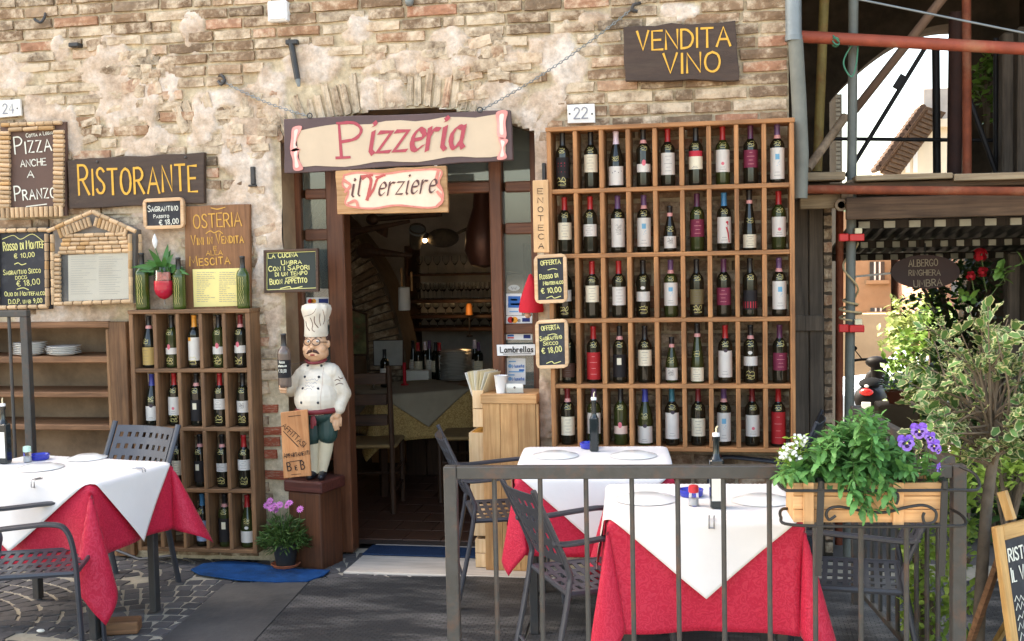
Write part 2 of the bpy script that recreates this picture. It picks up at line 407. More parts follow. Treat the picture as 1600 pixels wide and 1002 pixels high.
class Board:
    """a board on a real plane: local x right, local z up, local -y towards the street"""
    def __init__(s, name, label, cat, cs, y, group=None):
        P = [W(px, py, y) for px, py in cs]          # TL TR BR BL
        s.y = y
        c = sum(P, Vector())/4
        ux = ((P[1]-P[0])+(P[2]-P[3])); ux.y = 0; ux.normalize()
        uz = Vector((-ux.z, 0, ux.x))
        s.c, s.ux, s.uz = c, ux, uz
        M = Matrix((ux, Vector((0, 1, 0)), uz)).transposed().to_4x4()
        M.translation = c
        s.M = M; s.root = thing(name, label, cat, group=group, mat=M)
        s.cor = [s.loc_v(p) for p in P]
        xs = [p[0] for p in s.cor]; zs = [p[1] for p in s.cor]
        s.w = (xs[1]+xs[2]-xs[0]-xs[3])/2; s.h = (zs[0]+zs[1]-zs[2]-zs[3])/2
        s.mpp = MPP(c)
    def loc_v(s, p):
        d = p-s.c; return (d.dot(s.ux), d.dot(s.uz))
    def px(s, x, y): return s.loc_v(W(x, y, s.y))
    def rough(s, n=6, amp=.004):
        out = []
        for i in range(4):
            a = s.cor[i]; b = s.cor[(i+1) % 4]; ph = rnd(0, 9)
            for k in range(n):
                t = k/n; x = a[0]+(b[0]-a[0])*t; z = a[1]+(b[1]-a[1])*t
                e = 0 if k == 0 else amp*noise.noise(Vector((x*9+ph, z*9, ph)))*2
                if i in (0, 2): z += e
                else: x += e*.6
                out.append((x, z))
        return out
    def text(s, txt, p0, p1, cap, stroke, m, small=None, yo=-.002, shear=0, nib=None, jit=.03, name='lettering', fit=True, gap=.2, mb=None, space=.42):
        a = Vector(s.px(*p0)); b = Vector(s.px(*p1)); d = b-a; L = d.length; d.normalize(); u = Vector((-d.y, d.x))
        st, w = strokes(txt, small, gap, space, shear, jit)
        if cap < 12.5: cap *= .86; stroke *= .78
        H = cap*s.mpp; kx = L/w; sw = stroke*s.mpp
        own = mb is None
        if own: mb = MB()
        for q in st:
            pts = [(x*kx, y*H) for x, y in q]
            fn = lambda v: (a.x+d.x*v.x+u.x*v.y, yo, a.y+d.y*v.x+u.y*v.y)
            ribbon(mb, pts, sw, fn, nib)
        if own: return obj(name, mb, m, s.root)
    def texts(s, rows, m, yo=-.002, name='lettering', small=None, **k):
        mb = MB()
        for (t, p0, p1, cap, stw) in rows: s.text(t, p0, p1, cap, stw, None, yo=yo, mb=mb, small=small, **k)
        return obj(name, mb, m, s.root)
    def line(s, mb, pxs, stroke, yo=-.002, smooth=True):
        pts = [s.px(*p) for p in pxs]
        if smooth and len(pts) > 2: pts = [(v.x, v.y) for v in catmull([(a, b, 0) for a, b in pts], 5)]
        ribbon(mb, pts, stroke*s.mpp, lambda v: (v.x, yo, v.y))
    def poly(s, pxs, smooth=False):
        pts = [s.px(*p) for p in pxs]
        if smooth: pts = [(v.x, v.y) for v in catmull([(a, b, 0) for a, b in pts], 5, True)]
        return pts
def frame_board(name, label, cat, cs, y, fw, th, m_frame, m_panel, group=None, rounded=0.0, edge=None):
    """framed board: fw = frame width in px"""
    B = Board(name, label, cat, cs, y, group)
    w = fw*B.mpp; c = B.cor
    cen = Vector((sum(p[0] for p in c)/4, sum(p[1] for p in c)/4))
    inn = []
    for p in c:
        v = Vector(p); sx = 1 if v.x < cen.x else -1; sz = 1 if v.y < cen.y else -1
        inn.append((v.x+sx*w, v.y+sz*w))
    mb = MB(); mb.prism(inn, .004, th*.7); obj('panel', mb, m_panel, B.root)
    for i in range(4):
        a, b = c[i], c[(i+1) % 4]; ia, ib = inn[i], inn[(i+1) % 4]
        q = [a, b, ib, ia]
        if rounded:
            r = rounded*B.mpp; A = Vector(a); Bv = Vector(b); d = (Bv-A).normalized()
            pa = Vector(c[i-1]); pb = Vector(c[(i+2) % 4])
            q = [tuple(A+d*r*.3+(pa-A).normalized()*r*.3), tuple(A+d*r), tuple(Bv-d*r), tuple(Bv-d*r*.3+(pb-Bv).normalized()*r*.3), ib, ia]
        mb = MB(); mb.prism(q, -.006, th); o = obj('frame_side', mb, m_frame, B.root)
        bv = o.modifiers.new('b', 'BEVEL'); bv.width = .0025; bv.segments = 2; bv.limit_method = 'ANGLE'
    return B
# ------------------------------------------------------------------ masonry materials
def masonry_mat():
    m, nt, b = nmat('lime_mortar'); N = nt.nodes; L = nt.links
    tc = N.new('ShaderNodeTexCoord'); at = N.new('ShaderNodeAttribute'); at.attribute_name = 'plaster'
    n1 = N.new('ShaderNodeTexNoise'); n1.inputs['Scale'].default_value = 4.5; n1.inputs['Detail'].default_value = 9; n1.inputs['Roughness'].default_value = .68
    n2 = N.new('ShaderNodeTexNoise'); n2.inputs['Scale'].default_value = 30; n2.inputs['Detail'].default_value = 6; n2.inputs['Roughness'].default_value = .7
    L.new(tc.outputs['Object'], n1.inputs['Vector']); L.new(tc.outputs['Object'], n2.inputs['Vector'])
    r1 = N.new('ShaderNodeValToRGB'); e = r1.color_ramp.elements
    e[0].position = .3; e[0].color = C(168, 146, 116); e[1].position = .62; e[1].color = C(222, 204, 172)
    r2 = N.new('ShaderNodeValToRGB'); e = r2.color_ramp.elements
    e[0].position = .28; e[0].color = C(172, 145, 121); e[1].position = .66; e[1].color = C(228, 214, 199)
    q = e.new(.46) if False else r2.color_ramp.elements.new(.47); q.color = C(208, 184, 160)
    L.new(n1.outputs['Fac'], r1.inputs[0]); L.new(n1.outputs['Fac'], r2.inputs[0])
    mx = N.new('ShaderNodeMixRGB'); L.new(at.outputs['Fac'], mx.inputs[0]); L.new(r1.outputs[0], mx.inputs[1]); L.new(r2.outputs[0], mx.inputs[2])
    mr = N.new('ShaderNodeMapRange'); mr.inputs[1].default_value = .3; mr.inputs[2].default_value = .7; mr.inputs[3].default_value = .66; mr.inputs[4].default_value = 1.12
    L.new(n2.outputs['Fac'], mr.inputs[0])
    hs = N.new('ShaderNodeHueSaturation'); L.new(mx.outputs[0], hs.inputs['Color']); L.new(mr.outputs[0], hs.inputs['Value'])
    L.new(hs.outputs[0], b.inputs['Base Color']); b.inputs['Roughness'].default_value = .92; b.inputs['Specular IOR Level'].default_value = .2
    bp = N.new('ShaderNodeBump'); bp.inputs['Strength'].default_value = .7; bp.inputs['Distance'].default_value = .012
    L.new(n2.outputs['Fac'], bp.inputs['Height']); L.new(bp.outputs[0], b.inputs['Normal'])
    return m
def brick_mat(name, island=False, lime=False):
    m, nt, b = nmat(name); N = nt.nodes; L = nt.links
    tc = N.new('ShaderNodeTexCoord'); oi = N.new('ShaderNodeObjectInfo'); ge = N.new('ShaderNodeNewGeometry')
    rv = ge.outputs['Random Per Island'] if island else oi.outputs['Random']
    mul = N.new('ShaderNodeMath'); mul.operation = 'MULTIPLY'; mul.inputs[1].default_value = 53.0
    add = N.new('ShaderNodeVectorMath'); add.operation = 'ADD'
    L.new(rv, mul.inputs[0]); L.new(ge.outputs['Position'], add.inputs[0]); L.new(mul.outputs[0], add.inputs[1])
    r = N.new('ShaderNodeValToRGB'); r.color_ramp.interpolation = 'LINEAR'; e = r.color_ramp.elements
    e[0].position = 0; e[0].color = C(126, 103, 83); e[1].position = 1; e[1].color = C(168, 141, 114)
    for p, c in ((.14, C(136, 110, 86)), (.3, C(152, 123, 96)), (.45, C(122, 102, 82)), (.6, C(160, 126, 97)), (.72, C(174, 124, 97)), (.76, C(174, 146, 118)), (.88, C(110, 95, 79))):
        q = e.new(p); q.color = c
    L.new(rv, r.inputs[0])
    n1 = N.new('ShaderNodeTexNoise'); n1.inputs['Scale'].default_value = 14; n1.inputs['Detail'].default_value = 8; n1.inputs['Roughness'].default_value = .7
    n2 = N.new('ShaderNodeTexNoise'); n2.inputs['Scale'].default_value = 55; n2.inputs['Detail'].default_value = 5
    L.new(add.outputs[0], n1.inputs['Vector']); L.new(add.outputs[0], n2.inputs['Vector'])
    mr = N.new('ShaderNodeMapRange'); mr.inputs[1].default_value = .3; mr.inputs[2].default_value = .7; mr.inputs[3].default_value = .62; mr.inputs[4].default_value = 1.25
    L.new(n1.outputs['Fac'], mr.inputs[0])
    hs = N.new('ShaderNodeHueSaturation'); L.new(r.outputs[0], hs.inputs['Color']); L.new(mr.outputs[0], hs.inputs['Value'])
    # lime smeared over the brick
    n3 = N.new('ShaderNodeTexNoise'); n3.inputs['Scale'].default_value = 7; n3.inputs['Detail'].default_value = 9; n3.inputs['Roughness'].default_value = .75
    L.new(add.outputs[0], n3.inputs['Vector'])
    m3 = N.new('ShaderNodeMapRange'); m3.inputs[1].default_value = .48 if not lime else .36; m3.inputs[2].default_value = .64 if not lime else .58; m3.inputs[4].default_value = .85
    L.new(n3.outputs['Fac'], m3.inputs[0])
    mx = N.new('ShaderNodeMixRGB'); mx.inputs[2].default_value = C(214, 194, 166)
    L.new(m3.outputs[0], mx.inputs[0]); L.new(hs.outputs[0], mx.inputs[1])
    L.new(mx.outputs[0], b.inputs['Base Color']); b.inputs['Roughness'].default_value = .9; b.inputs['Specular IOR Level'].default_value = .2
    bp = N.new('ShaderNodeBump'); bp.inputs['Strength'].default_value = .6; bp.inputs['Distance'].default_value = .008
    L.new(n2.outputs['Fac'], bp.inputs['Height']); L.new(bp.outputs[0], b.inputs['Normal'])
    return m
M_mortar = masonry_mat(); M_brick = brick_mat('old_brick'); M_brick_i = brick_mat('old_brick_fill', True); M_limeb = brick_mat('limed_brick', False, True)
M_redbrick = mat('red_brick', C(168, 88, 64), .9, 0, .25, 14, .5, 60, .2, objrand=.25, dirt=C(196, 174, 146), dirt_amt=.7)
M_plain = mat('upper_plaster', C(176, 150, 120), .9, 0, .2, 2, .3, 20, .2)
M_stone_dark = mat('dark_stone', C(92, 82, 72), .95, 0, .35, 3, .8, 9, .15)
M_inner = mat('inner_plaster', C(205, 197, 187), .9, 0, .25, 3, .4, 8, .15)

# ------------------------------------------------------------------ restaurant building
bld = thing('restaurant_building', 'old brick and plaster restaurant building with doorway covered in hanging signs', 'building')
XR = W(1234, 400).x; XL = W(-70, 500).x; ZT = 3.36
dxl = W(443, 400).x; dxr = W(839, 400).x; dzs = W(443, 222).z; dza = W(640, 168).z; dxc = (dxl+dxr)/2; dhw = (dxr-dxl)/2
def arch_z(x):
    t = (x-dxc)/dhw; return dzs+(dza-dzs)*max(0, 1-t*t)
axr = W(199, 600).x; azt = W(100, 507).z
def in_open(x, z):
    if dxl < x < dxr and z < arch_z(x): return True
    if x < axr and z < azt: return True
    return False
BLOBS = [(172, 105, 52, 52), (205, 160, 60, 62), (235, 230, 50, 40), (300, 45, 26, 48), (265, 115, 22, 60), (92, 65, 22, 40), (18, 120, 40, 42), (65, 170, 52, 40), (112, 190, 18, 60),
         (385, 230, 62, 90), (350, 150, 60, 28), (415, 330, 40, 120), (418, 440, 26, 120), (420, 150, 36, 60), (500, 100, 70, 34), (690, 95, 190, 26), (600, 152, 60, 40), (790, 150, 60, 46), (870, 82, 58, 46), (845, 170, 46, 40), (930, 30, 30, 14),
         (1072, 20, 36, 16), (700, 60, 40, 18), (560, 60, 30, 30), (850, 260, 20, 120), (848, 640, 20, 80), (100, 492, 140, 22), (290, 330, 120, 50), (230, 400, 60, 110), (640, 185, 90, 14), (320, 190, 30, 60)]
BL3 = []
for (cx, cy, rx, ry) in BLOBS:
    p = W(cx, cy); k = MPP(p); BL3.append((p.x, p.z, rx*k*.86, ry*k*.86))
def plaster(x, z):
    v = -1
    for (cx, cz, rx, rz) in BL3:
        d = math.hypot((x-cx)/rx, (z-cz)/rz); v = max(v, 1-d)
        if v > .9: break
    n = noise.fractal(Vector((x*5, z*5, 3.1)), 1.0, 2.0, 4)*.75
    return v+n
def smooth01(a, b, t):
    t = min(max((t-a)/(b-a), 0), 1); return t*t*(3-2*t)
def wall_y(x, z):
    m = smooth01(-.04, .18, plaster(x, z))
    rough = noise.fractal(Vector((x*11, z*11, 0)), 1.0, 2.0, 4)
    y = .008+.004*rough
    return y*(1-m)+(-.010-.016*noise.fractal(Vector((x*6, z*6, 7)), 1.0, 2.0, 5))*m, m
def lines(a, b, step, extra):
    bp = sorted({a, b, *[e for e in extra if a < e < b]}); out = []
    for i in range(len(bp)-1):
        n = max(1, round((bp[i+1]-bp[i])/step))
        out += [bp[i]+(bp[i+1]-bp[i])*k/n for k in range(n)]
    return out+[b]
xs = lines(XL, XR, .0135, [dxl, dxr, axr]); zs = lines(0, ZT, .0135, [azt])
vid = {}; mb = MB(); att = []
def vget(i, j):
    if (i, j) not in vid:
        x, z = xs[i], zs[j]; y, m_ = wall_y(x, z)
        vid[(i, j)] = len(mb.v); mb.v.append((x, y, z)); att.append(m_)
    return vid[(i, j)]
for i in range(len(xs)-1):
    for j in range(len(zs)-1):
        if in_open((xs[i]+xs[i+1])/2, (zs[j]+zs[j+1])/2): continue
        mb.f.append((vget(i, j), vget(i+1, j), vget(i+1, j+1), vget(i, j+1))); mb.m.append(0)
me = mesh_of('masonry', mb, M_mortar)
a_ = me.attributes.new('plaster', 'FLOAT', 'POINT'); a_.data.foreach_set('value', att)
me.polygons.foreach_set('use_smooth', [True]*len(me.polygons))
obj('masonry', me, None, bld)
# reveal of the doorway and of the shelf recess
mb = MB(); RD = .42
def rev(P):
    for i in range(len(P)-1):
        (x0, z0), (x1, z1) = P[i], P[i+1]
        mb.add([(x0, .006, z0), (x1, .006, z1), (x1, RD, z1), (x0, RD, z0)], [(0, 1, 2, 3)])
NA = 24
rev([(dxl, 0), (dxl, dzs)]+[(dxl+(dxr-dxl)*k/NA, arch_z(dxl+(dxr-dxl)*k/NA)+.001) for k in range(1, NA)]+[(dxr, dzs), (dxr, 0)])
o = obj('doorway_reveal', mb, mat('reveal_plaster', C(170, 142, 112), .9, 0, .25, 5, .6, 18, .2), bld); o['kind'] = 'structure'
mb = MB()
rev([(XL-.5, azt), (axr, azt), (axr, 0)])
mb.add([(XL-.5, .30, 0), (axr, .30, 0), (axr, .30, azt), (XL-.5, .30, azt)], [(0, 1, 2, 3)])
M_recess = mat('recess_stone', C(150, 126, 102), .95, 0, .4, 3.2, 1.0, 9, .15, dirt=C(92, 78, 66), dirt_amt=.6)
obj('recess_back', mb, M_recess, bld)
# main mass of the building (above, left and behind; casts the shade on the street)
HB = 13.0
mb = MB()
mb.box(-12, XL, 0.0, 5, -.1, HB); mb.box(XL, XR, 0.016, 5, ZT, HB)
mb.box(XR-.28, XR, .02, 5, -.1, ZT)
obj('upper_wall', mb, M_plain, bld)
# bricks
def brick_mesh(k):
    mb = MB(); mb.box(-.5, .5, -.5, .5, -.5, .5, .09)
    return mb
BV = []
for k in range(10):
    mb = MB(); mb.box(-.5, .5, -.02, .02, -.5, .5, 0)
    # front face with chipped, uneven corners: 5x3 grid
    V = []; F = []; nx, nz = 5, 3
    for i in range(nx):
        for j in range(nz):
            x = -.5+i/(nx-1); z = -.5+j/(nz-1)
            ed = i in (0, nx-1) or j in (0, nz-1)
            V.append((x*(.97 if ed else 1)+rnd(-.012, .012), -.012+(.004 if ed else 0)+rnd(-.003, .003), z*(.93 if ed else 1)+rnd(-.05, .05)))
    for i in range(nx-1):
        for j in range(nz-1):
            a = i*nz+j; F.append((a, a+nz, a+nz+1, a+1))
    b0 = len(V); ring = [i*nz for i in range(nx)]+[(nx-1)*nz+j for j in range(1, nz)]+[i*nz+nz-1 for i in range(nx-2, -1, -1)]+[j for j in range(nz-2, 0, -1)]
    for r_ in ring:
        v = V[r_]; V.append((v[0]*1.03, .03, v[2]*1.06))
    nR = len(ring)
    for i in range(nR): F.append((ring[i], b0+i, b0+(i+1) % nR, ring[(i+1) % nR]))
    BV.append((V, F))
BME = []; BMR = []; BML = []
for V, F in BV:
    q = MB(); q.add(V, F); BME.append(mesh_of('brick', q, M_brick)); BML.append(mesh_of('brick', q, M_limeb)); BMR.append(mesh_of('brick', q, M_redbrick))
SIGNS = [(0, 190, 100, 340), (105, 240, 320, 325), (445, 172, 800, 270), (975, 35, 1152, 125), (853, 190, 1238, 705), (205, 485, 395, 870), (75, 330, 225, 480), (0, 355, 78, 485), (288, 320, 390, 480), (412, 388, 497, 458)]
cand = []
pitch = .0645; z = .03; row = 0
while z < ZT-.04:
    x = XL-rnd(0, .2); h = pitch-.012+rnd(-.003, .003); wob = rnd(-.004, .004)
    while x < XR-.01:
        L = rnd(.2, .3) if random.random() < .75 else rnd(.1, .16)
        if x+L > XR-.04: L = XR-.0005-x
        if L > .05:
            xc, zc = x+L/2, z+h/2+.006*noise.noise(Vector((x*1.5, z*3, 1)))+wob
            bad = False
            for dx in (-.5, -.25, 0, .25, .5):
                for dz in (-.5, .5):
                    if in_open(xc+dx*L, zc+dz*h): bad = True
            # arch ring keeps the courses away
            if dxl-.10 < xc < dxr+.06 and arch_z(min(max(xc, dxl), dxr)) - .02 < zc+h/2 and zc-h/2 < arch_z(min(max(xc, dxl), dxr))+.235: bad = True
            pl = plaster(xc, zc)
            if not bad and pl < .16:
                px, py = PRJ((xc, 0, zc)); vis = -20 < px < 1250 and -10 < py < 1000
                if vis:
                    for (a0, b0, a1, b1) in SIGNS:
                        if a0 < px < a1 and b0 < py < b1: vis = False
                cand.append((xc, zc, L-.012, h, vis and pl < .1))
        x += L
    z += pitch; row += 1
vis = [c for c in cand if c[4]]; vis.sort(key=lambda c: -c[2]); n_ind = 245
ind = set(id(c) for c in vis[:n_ind]); fill = MB()
for c in cand:
    xc, zc, L, h, v = c; ry = rnd(-.004, .006); sc = (L, 1, h)
    if id(c) in ind:
        red = (PRJ((xc, 0, zc))[0] < 470 and PRJ((xc, 0, zc))[1] > 620)
        o = obj('brick', random.choice(BMR if red else (BML if plaster(xc, zc) > -.42 or random.random() < .12 else BME)), None, bld, loc=(xc, ry, zc)); o.scale = sc
    else:
        V, F = random.choice(BV); fill.add([(xc+p[0]*L, ry+p[1], zc+p[2]*h) for p in V], F)
o = obj('brick_fill', fill, M_brick_i, bld); o['kind'] = 'stuff'
# voussoirs over the door and the relieving arch at the left
def vous(xc, zc, ang, w, h):
    o = obj('arch_brick', random.choice(BML), None, bld, loc=(xc, rnd(-.001, .016), zc), rot=(0, ang, 0)); o.scale = (w, 1.2, h)
nv = 30
for k in range(nv):
    t = -1.02+2.06*(k+.5)/nv; x = dxc+dhw*t; zb = arch_z(min(max(x, dxl), dxr))
    ang = .42*t+rnd(-.05, .05); h = rnd(.15, .225)
    if plaster(x, zb+.12) > .7 and random.random() < .3: continue
    vous(x+math.sin(ang)*h/2, zb+h/2*math.cos(ang)+.006, ang, dhw*2.06/nv-.011, h)
for k, (px, py, a, w, h) in enumerate([(283, 186, -.38, 15, 44), (297, 182, -.36, 14, 56), (312, 178, -.33, 15, 62), (328, 176, -.3, 17, 62), (344, 176, -.25, 14, 56), (360, 180, -.2, 15, 48), (382, 170, -.1, 16, 50), (400, 172, -.05, 15, 52)]):
    p = W(px, py); k_ = MPP(p); vous(p.x, p.z, a, w*k_, h*k_); 
# rubble stones bedded in the pier left of the door and here and there
for k in range(130):
    px, py = random.choice([(rnd(395, 438), rnd(200, 620)), (rnd(330, 430), rnd(130, 250)), (rnd(130, 260), rnd(60, 240)), (rnd(700, 860), rnd(60, 170)), (rnd(560, 860), rnd(80, 125)), (rnd(200, 260), rnd(70, 200)), (rnd(842, 852), rnd(300, 680))])
    p = W(px, py)
    if any(in_open(p.x+d_, p.z) for d_ in (-.1, -.05, 0, .05, .1)) or p.x > dxr: continue
    o = obj('stone', random.choice(BML), None, bld, loc=(p.x, rnd(-.010, .004), p.z), rot=(0, rnd(-.25, .25), 0)); o.scale = (rnd(.06, .14), 1.1, rnd(.04, .075))
# ------------------------------------------------------------------ ground
M_ground = mat('street_ground', C(120, 112, 104), .9, 0, .2, 1.5, .4, 14, .25)
mb = MB(); gx = [-60, -12, -6, -3, 0, 1.6, 3, 6, 12, 60]
def gz(x, y):
    return 0 if y < 2.5 else -(min(y, 40)-2.5)*.12
gy = [-60, -20, -8, -4, 0, 2.5, 5, 9, 14, 20, 28, 40, 80]
for y in gy:
    for x in gx: mb.v.append((x, y, gz(x, y)-.03))
nx = len(gx)
for j in range(len(gy)-1):
    for i in range(nx-1):
        a = j*nx+i; mb.f.append((a, a+1, a+nx+1, a+nx)); mb.m.append(0)
tag(obj('ground', mb, M_ground), kind='structure')
# cobbles laid in fans, lighter sandy joints
M_joint = mat('paving_joint', C(176, 166, 146), .95, 0, .2, 6, .5, 50, .2)
M_cob = mat('cobble', C(92, 88, 86), .85, 0, .2, 20, .35, 50, .3, objrand=.25)
pav = tag(bpy.data.objects.new('pavement', None), kind='structure'); COL.objects.link(pav)
mb = MB(); x0 = -4.6; x1 = -1.2
mb.add([(x0, -4.2, .004), (6, -4.2, .004), (6, .35, .004), (x0, .35, .004)], [(0, 1, 2, 3)])
obj('joint_bed', mb, M_joint, pav)
CME = []
for k in range(8):
    mb = MB(); V = []
    top = [(-.46+rnd(-.04, .04), -.44+rnd(-.05, .05)), (0+rnd(-.05, .05), -.47), (.46+rnd(-.04, .04), -.44+rnd(-.05, .05)), (.47, 0), (.45+rnd(-.04, .04), .45), (0, .47), (-.45, .45+rnd(-.05, .05)), (-.47, 0)]
    V = [(x, y, .0085+rnd(-.0015, .0015)) for x, y in top]+[(x*1.04, y*1.04, -.004) for x, y in top]+[(0, 0, .0095)]
    F = [(8+i, 8+(i+1) % 8, (i+1) % 8, i) for i in range(8)]+[(i, (i+1) % 8, 16) for i in range(8)]
    mb.add(V, F); CME.append(mesh_of('cobble', mb, M_cob))
cob = []
fan_r = 1.05
for fx in (-4.9, -3.55, -2.2, -.85):
    for fy in (-4.6, -3.55, -2.5, -1.45, -.4, .65):
        cx = fx+(.675 if round((fy+4.6)/1.05) % 2 else 0)
        r = .09
        while r < fan_r:
            n = max(3, int(math.pi*.62*r*2/.118)); 
            for k in range(n):
                a = math.pi/2+(-.5+(k+.5)/n)*math.pi*.92
                x = cx+r*math.cos(a); y = fy+r*math.sin(a)
                # belongs to the fan in front only outside the fans nearer the wall
                ok = True
                for gx_ in (cx-.675, cx+.675):
                    if math.hypot(x-gx_, y-(fy+1.05)) < fan_r-.02 and y > fy+1.02: ok = False
                if ok and -4.5 < x < -.2 and -3.9 < y < .2: cob.append((x, y, a, math.pi*.92*r/n))
            r += .102
gx_ = -4.5
gridc = {}
for c in cob: gridc.setdefault((int(c[0]//.1), int(c[1]//.1)), []).append(c)
for i in range(44):
    for j in range(42):
        x = -4.5+i*.1+rnd(-.015, .015); y = -3.9+j*.1+rnd(-.015, .015); k = (int(x//.1), int(y//.1))
        if all(math.hypot(x-q[0], y-q[1]) > .072 for di in (-1, 0, 1) for dj in (-1, 0, 1) for q in gridc.get((k[0]+di, k[1]+dj), [])):
            c = (x, y, math.pi/2+rnd(-.3, .3), .095); cob.append(c); gridc.setdefault(k, []).append(c)
vis = []; rest = []
used = set()
for c in cob:
    key = (round(c[0]/.07), round(c[1]/.07))
    if key in used: continue
    used.add(key)
    px, py = PRJ((c[0], c[1], 0)); rr = (0 <= px < 560 and 800 < py < 1010)
    (vis if rr else rest).append(c)
if len(vis) > 295: rest += vis[295:]; vis = vis[:295]
for (x, y, a, w) in vis:
    o = obj('cobble', random.choice(CME), None, pav, loc=(x, y, rnd(-.001, .002)), rot=(rnd(-.012, .012), rnd(-.012, .012), a-math.pi/2)); o.scale = (w*.88, .089, 1)
mb = MB()
for (x, y, a, w) in rest:
    cs, sn = math.cos(a-math.pi/2), math.sin(a-math.pi/2)
    T = [(-.46, -.45), (.46, -.45), (.46, .45), (-.46, .45)]
    mb.add([(x+(p*cs*w*.92-q*sn*.094), y+(p*sn*w*.92+q*cs*.094), .010) for p, q in T]+[(x+(p*cs*w-q*sn*.1), y+(p*sn*w+q*cs*.1), -.012) for p, q in T], [(0, 1, 2, 3), (0, 4, 5, 1), (1, 5, 6, 2), (2, 6, 7, 3), (3, 7, 4, 0)])
o = obj('cobble_fill', mb, M_cob, pav); o['kind'] = 'stuff'
# ------------------------------------------------------------------ door step
M_step = mat('travertine', C(196, 184, 168), .7, 0, .12, 4, .2, 30, .3, stretch=(1, 8, 8), dirt=C(140, 126, 108), dirt_amt=.5)
pa = G(536, 893, .022); pb = G(856, 899, .022)
mb = MB(); mb.box(pa.x, pb.x+.05, pa.y, .40, -.02, .022, .006)
step = tag(obj('door_step', mb, M_step), kind='structure')
FZ = .026
# ------------------------------------------------------------------ interior room
mb = MB()
ix0, ix1, iy0, iy1, izt = -3.0, 1.1, .42, 4.6, 2.75
def quad(m_, a, b, c, d): m_.add([a, b, c, d], [(0, 1, 2, 3)])
quad(mb, (ix0, iy1, 0), (ix1, iy1, 0), (ix1, iy1, izt), (ix0, iy1, izt))
quad(mb, (ix0, iy0, 0), (ix0, iy1, 0), (ix0, iy1, izt), (ix0, iy0, izt))
quad(mb, (ix1, iy0, 0), (ix1, iy1, 0), (ix1, iy1, izt), (ix1, iy0, izt))
# inside of the front wall, around the door opening
for (a, b) in ((ix0, dxl), (dxr, ix1)): quad(mb, (a, iy0, 0), (b, iy0, 0), (b, iy0, izt), (a, iy0, izt))
quad(mb, (dxl, iy0, dza), (dxr, iy0, dza), (dxr, iy0, izt), (dxl, iy0, izt))
# barrel vault
NV = 16
for k in range(NV):
    t0, t1 = k/NV, (k+1)/NV
    f = lambda t: (ix0+(ix1-ix0)*t, 1.75+.98*math.sin(math.pi*t)**.8)
    (xa, za), (xb, zb) = f(t0), f(t1)
    quad(mb, (xa, iy0+.002, za), (xb, iy0+.002, zb), (xb, iy1, zb), (xa, iy1, za))
room = tag(obj('room_walls', mb, M_inner), kind='structure')
M_tile = mat('terracotta_floor', C(88, 57, 42), .45, 0, .3, 5, .2, 20, .5)
fl = tag(bpy.data.objects.new('floor', None), kind='structure'); COL.objects.link(fl)
mb = MB(); quad(mb, (ix0, .40, FZ-.006), (ix1, .40, FZ-.006), (ix1, iy1, FZ-.006), (ix0, iy1, FZ-.006)); obj('floor_bed', mb, mat('floor_joint', C(70, 58, 50)), fl)
mb = MB(); mb.box(-.5, .5, -.5, .5, -.004, .004, .003); TM = mesh_of('tile', mb, M_tile)
for i in range(-8, 4):
    for j in range(9):
        x = -.2+i*.24+(.12 if j % 2 else 0); y = .62+j*.24
        if -2.2 < x < .5:
            o = obj('tile', TM, None, fl, loc=(x, y, FZ-.004)); o.scale = (.235, .235, 1)
# ------------------------------------------------------------------ glazed door frame (part of the building)
M_dw = wood('door_wood', C(88, 52, 34), C(124, 76, 50), 'z', .45)
M_dwx = wood('door_wood_rail', C(88, 52, 34), C(128, 80, 54), 'x', .45)
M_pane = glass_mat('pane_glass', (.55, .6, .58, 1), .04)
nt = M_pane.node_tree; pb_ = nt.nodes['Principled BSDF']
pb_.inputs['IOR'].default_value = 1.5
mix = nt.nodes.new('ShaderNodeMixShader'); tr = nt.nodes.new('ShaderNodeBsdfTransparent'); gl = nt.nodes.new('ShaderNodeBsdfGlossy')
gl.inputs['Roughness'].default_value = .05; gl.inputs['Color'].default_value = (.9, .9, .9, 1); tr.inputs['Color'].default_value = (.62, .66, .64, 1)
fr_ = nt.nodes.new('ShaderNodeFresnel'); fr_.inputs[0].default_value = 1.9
df = nt.nodes.new('ShaderNodeBsdfDiffuse'); df.inputs[0].default_value = C(150, 158, 148); mxd = nt.nodes.new('ShaderNodeMixShader'); mxd.inputs[0].default_value = .26  # grey-green diffuse share puts the pale reflections into the pane colour
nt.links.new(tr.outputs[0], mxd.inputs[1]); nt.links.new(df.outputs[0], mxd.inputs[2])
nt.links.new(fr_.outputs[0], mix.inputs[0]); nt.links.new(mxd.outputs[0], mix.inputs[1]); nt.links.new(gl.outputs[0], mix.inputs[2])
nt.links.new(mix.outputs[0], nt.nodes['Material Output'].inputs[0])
FY = .20
dfr = bpy.data.objects.new('door_frame', None); COL.objects.link(dfr); dfr.parent = bld
def post(x0, x1, y0, y1, nm='post', m=None, d0=0.0, d1=.08):
    a = W(x0, (y0+y1)/2, FY); b = W(x1, (y0+y1)/2, FY); t = W((x0+x1)/2, y0, FY).z; bo = max(W((x0+x1)/2, y1, FY).z, FZ-.005)
    mb = MB(); mb.box(a.x, b.x, FY+d0, FY+d1, bo, t, .006); return obj(nm, mb, m or M_dw, dfr)
post(450, 476, 190, 890); post(517, 544, 190, 893, d0=-.02, d1=.10); post(770, 789, 190, 893, d0=-.02, d1=.10); post(833, 860, 190, 893)
def rail(x0, x1, y0, y1): return post(x0, x1, y0, y1, 'rail', M_dwx, .008, .07)
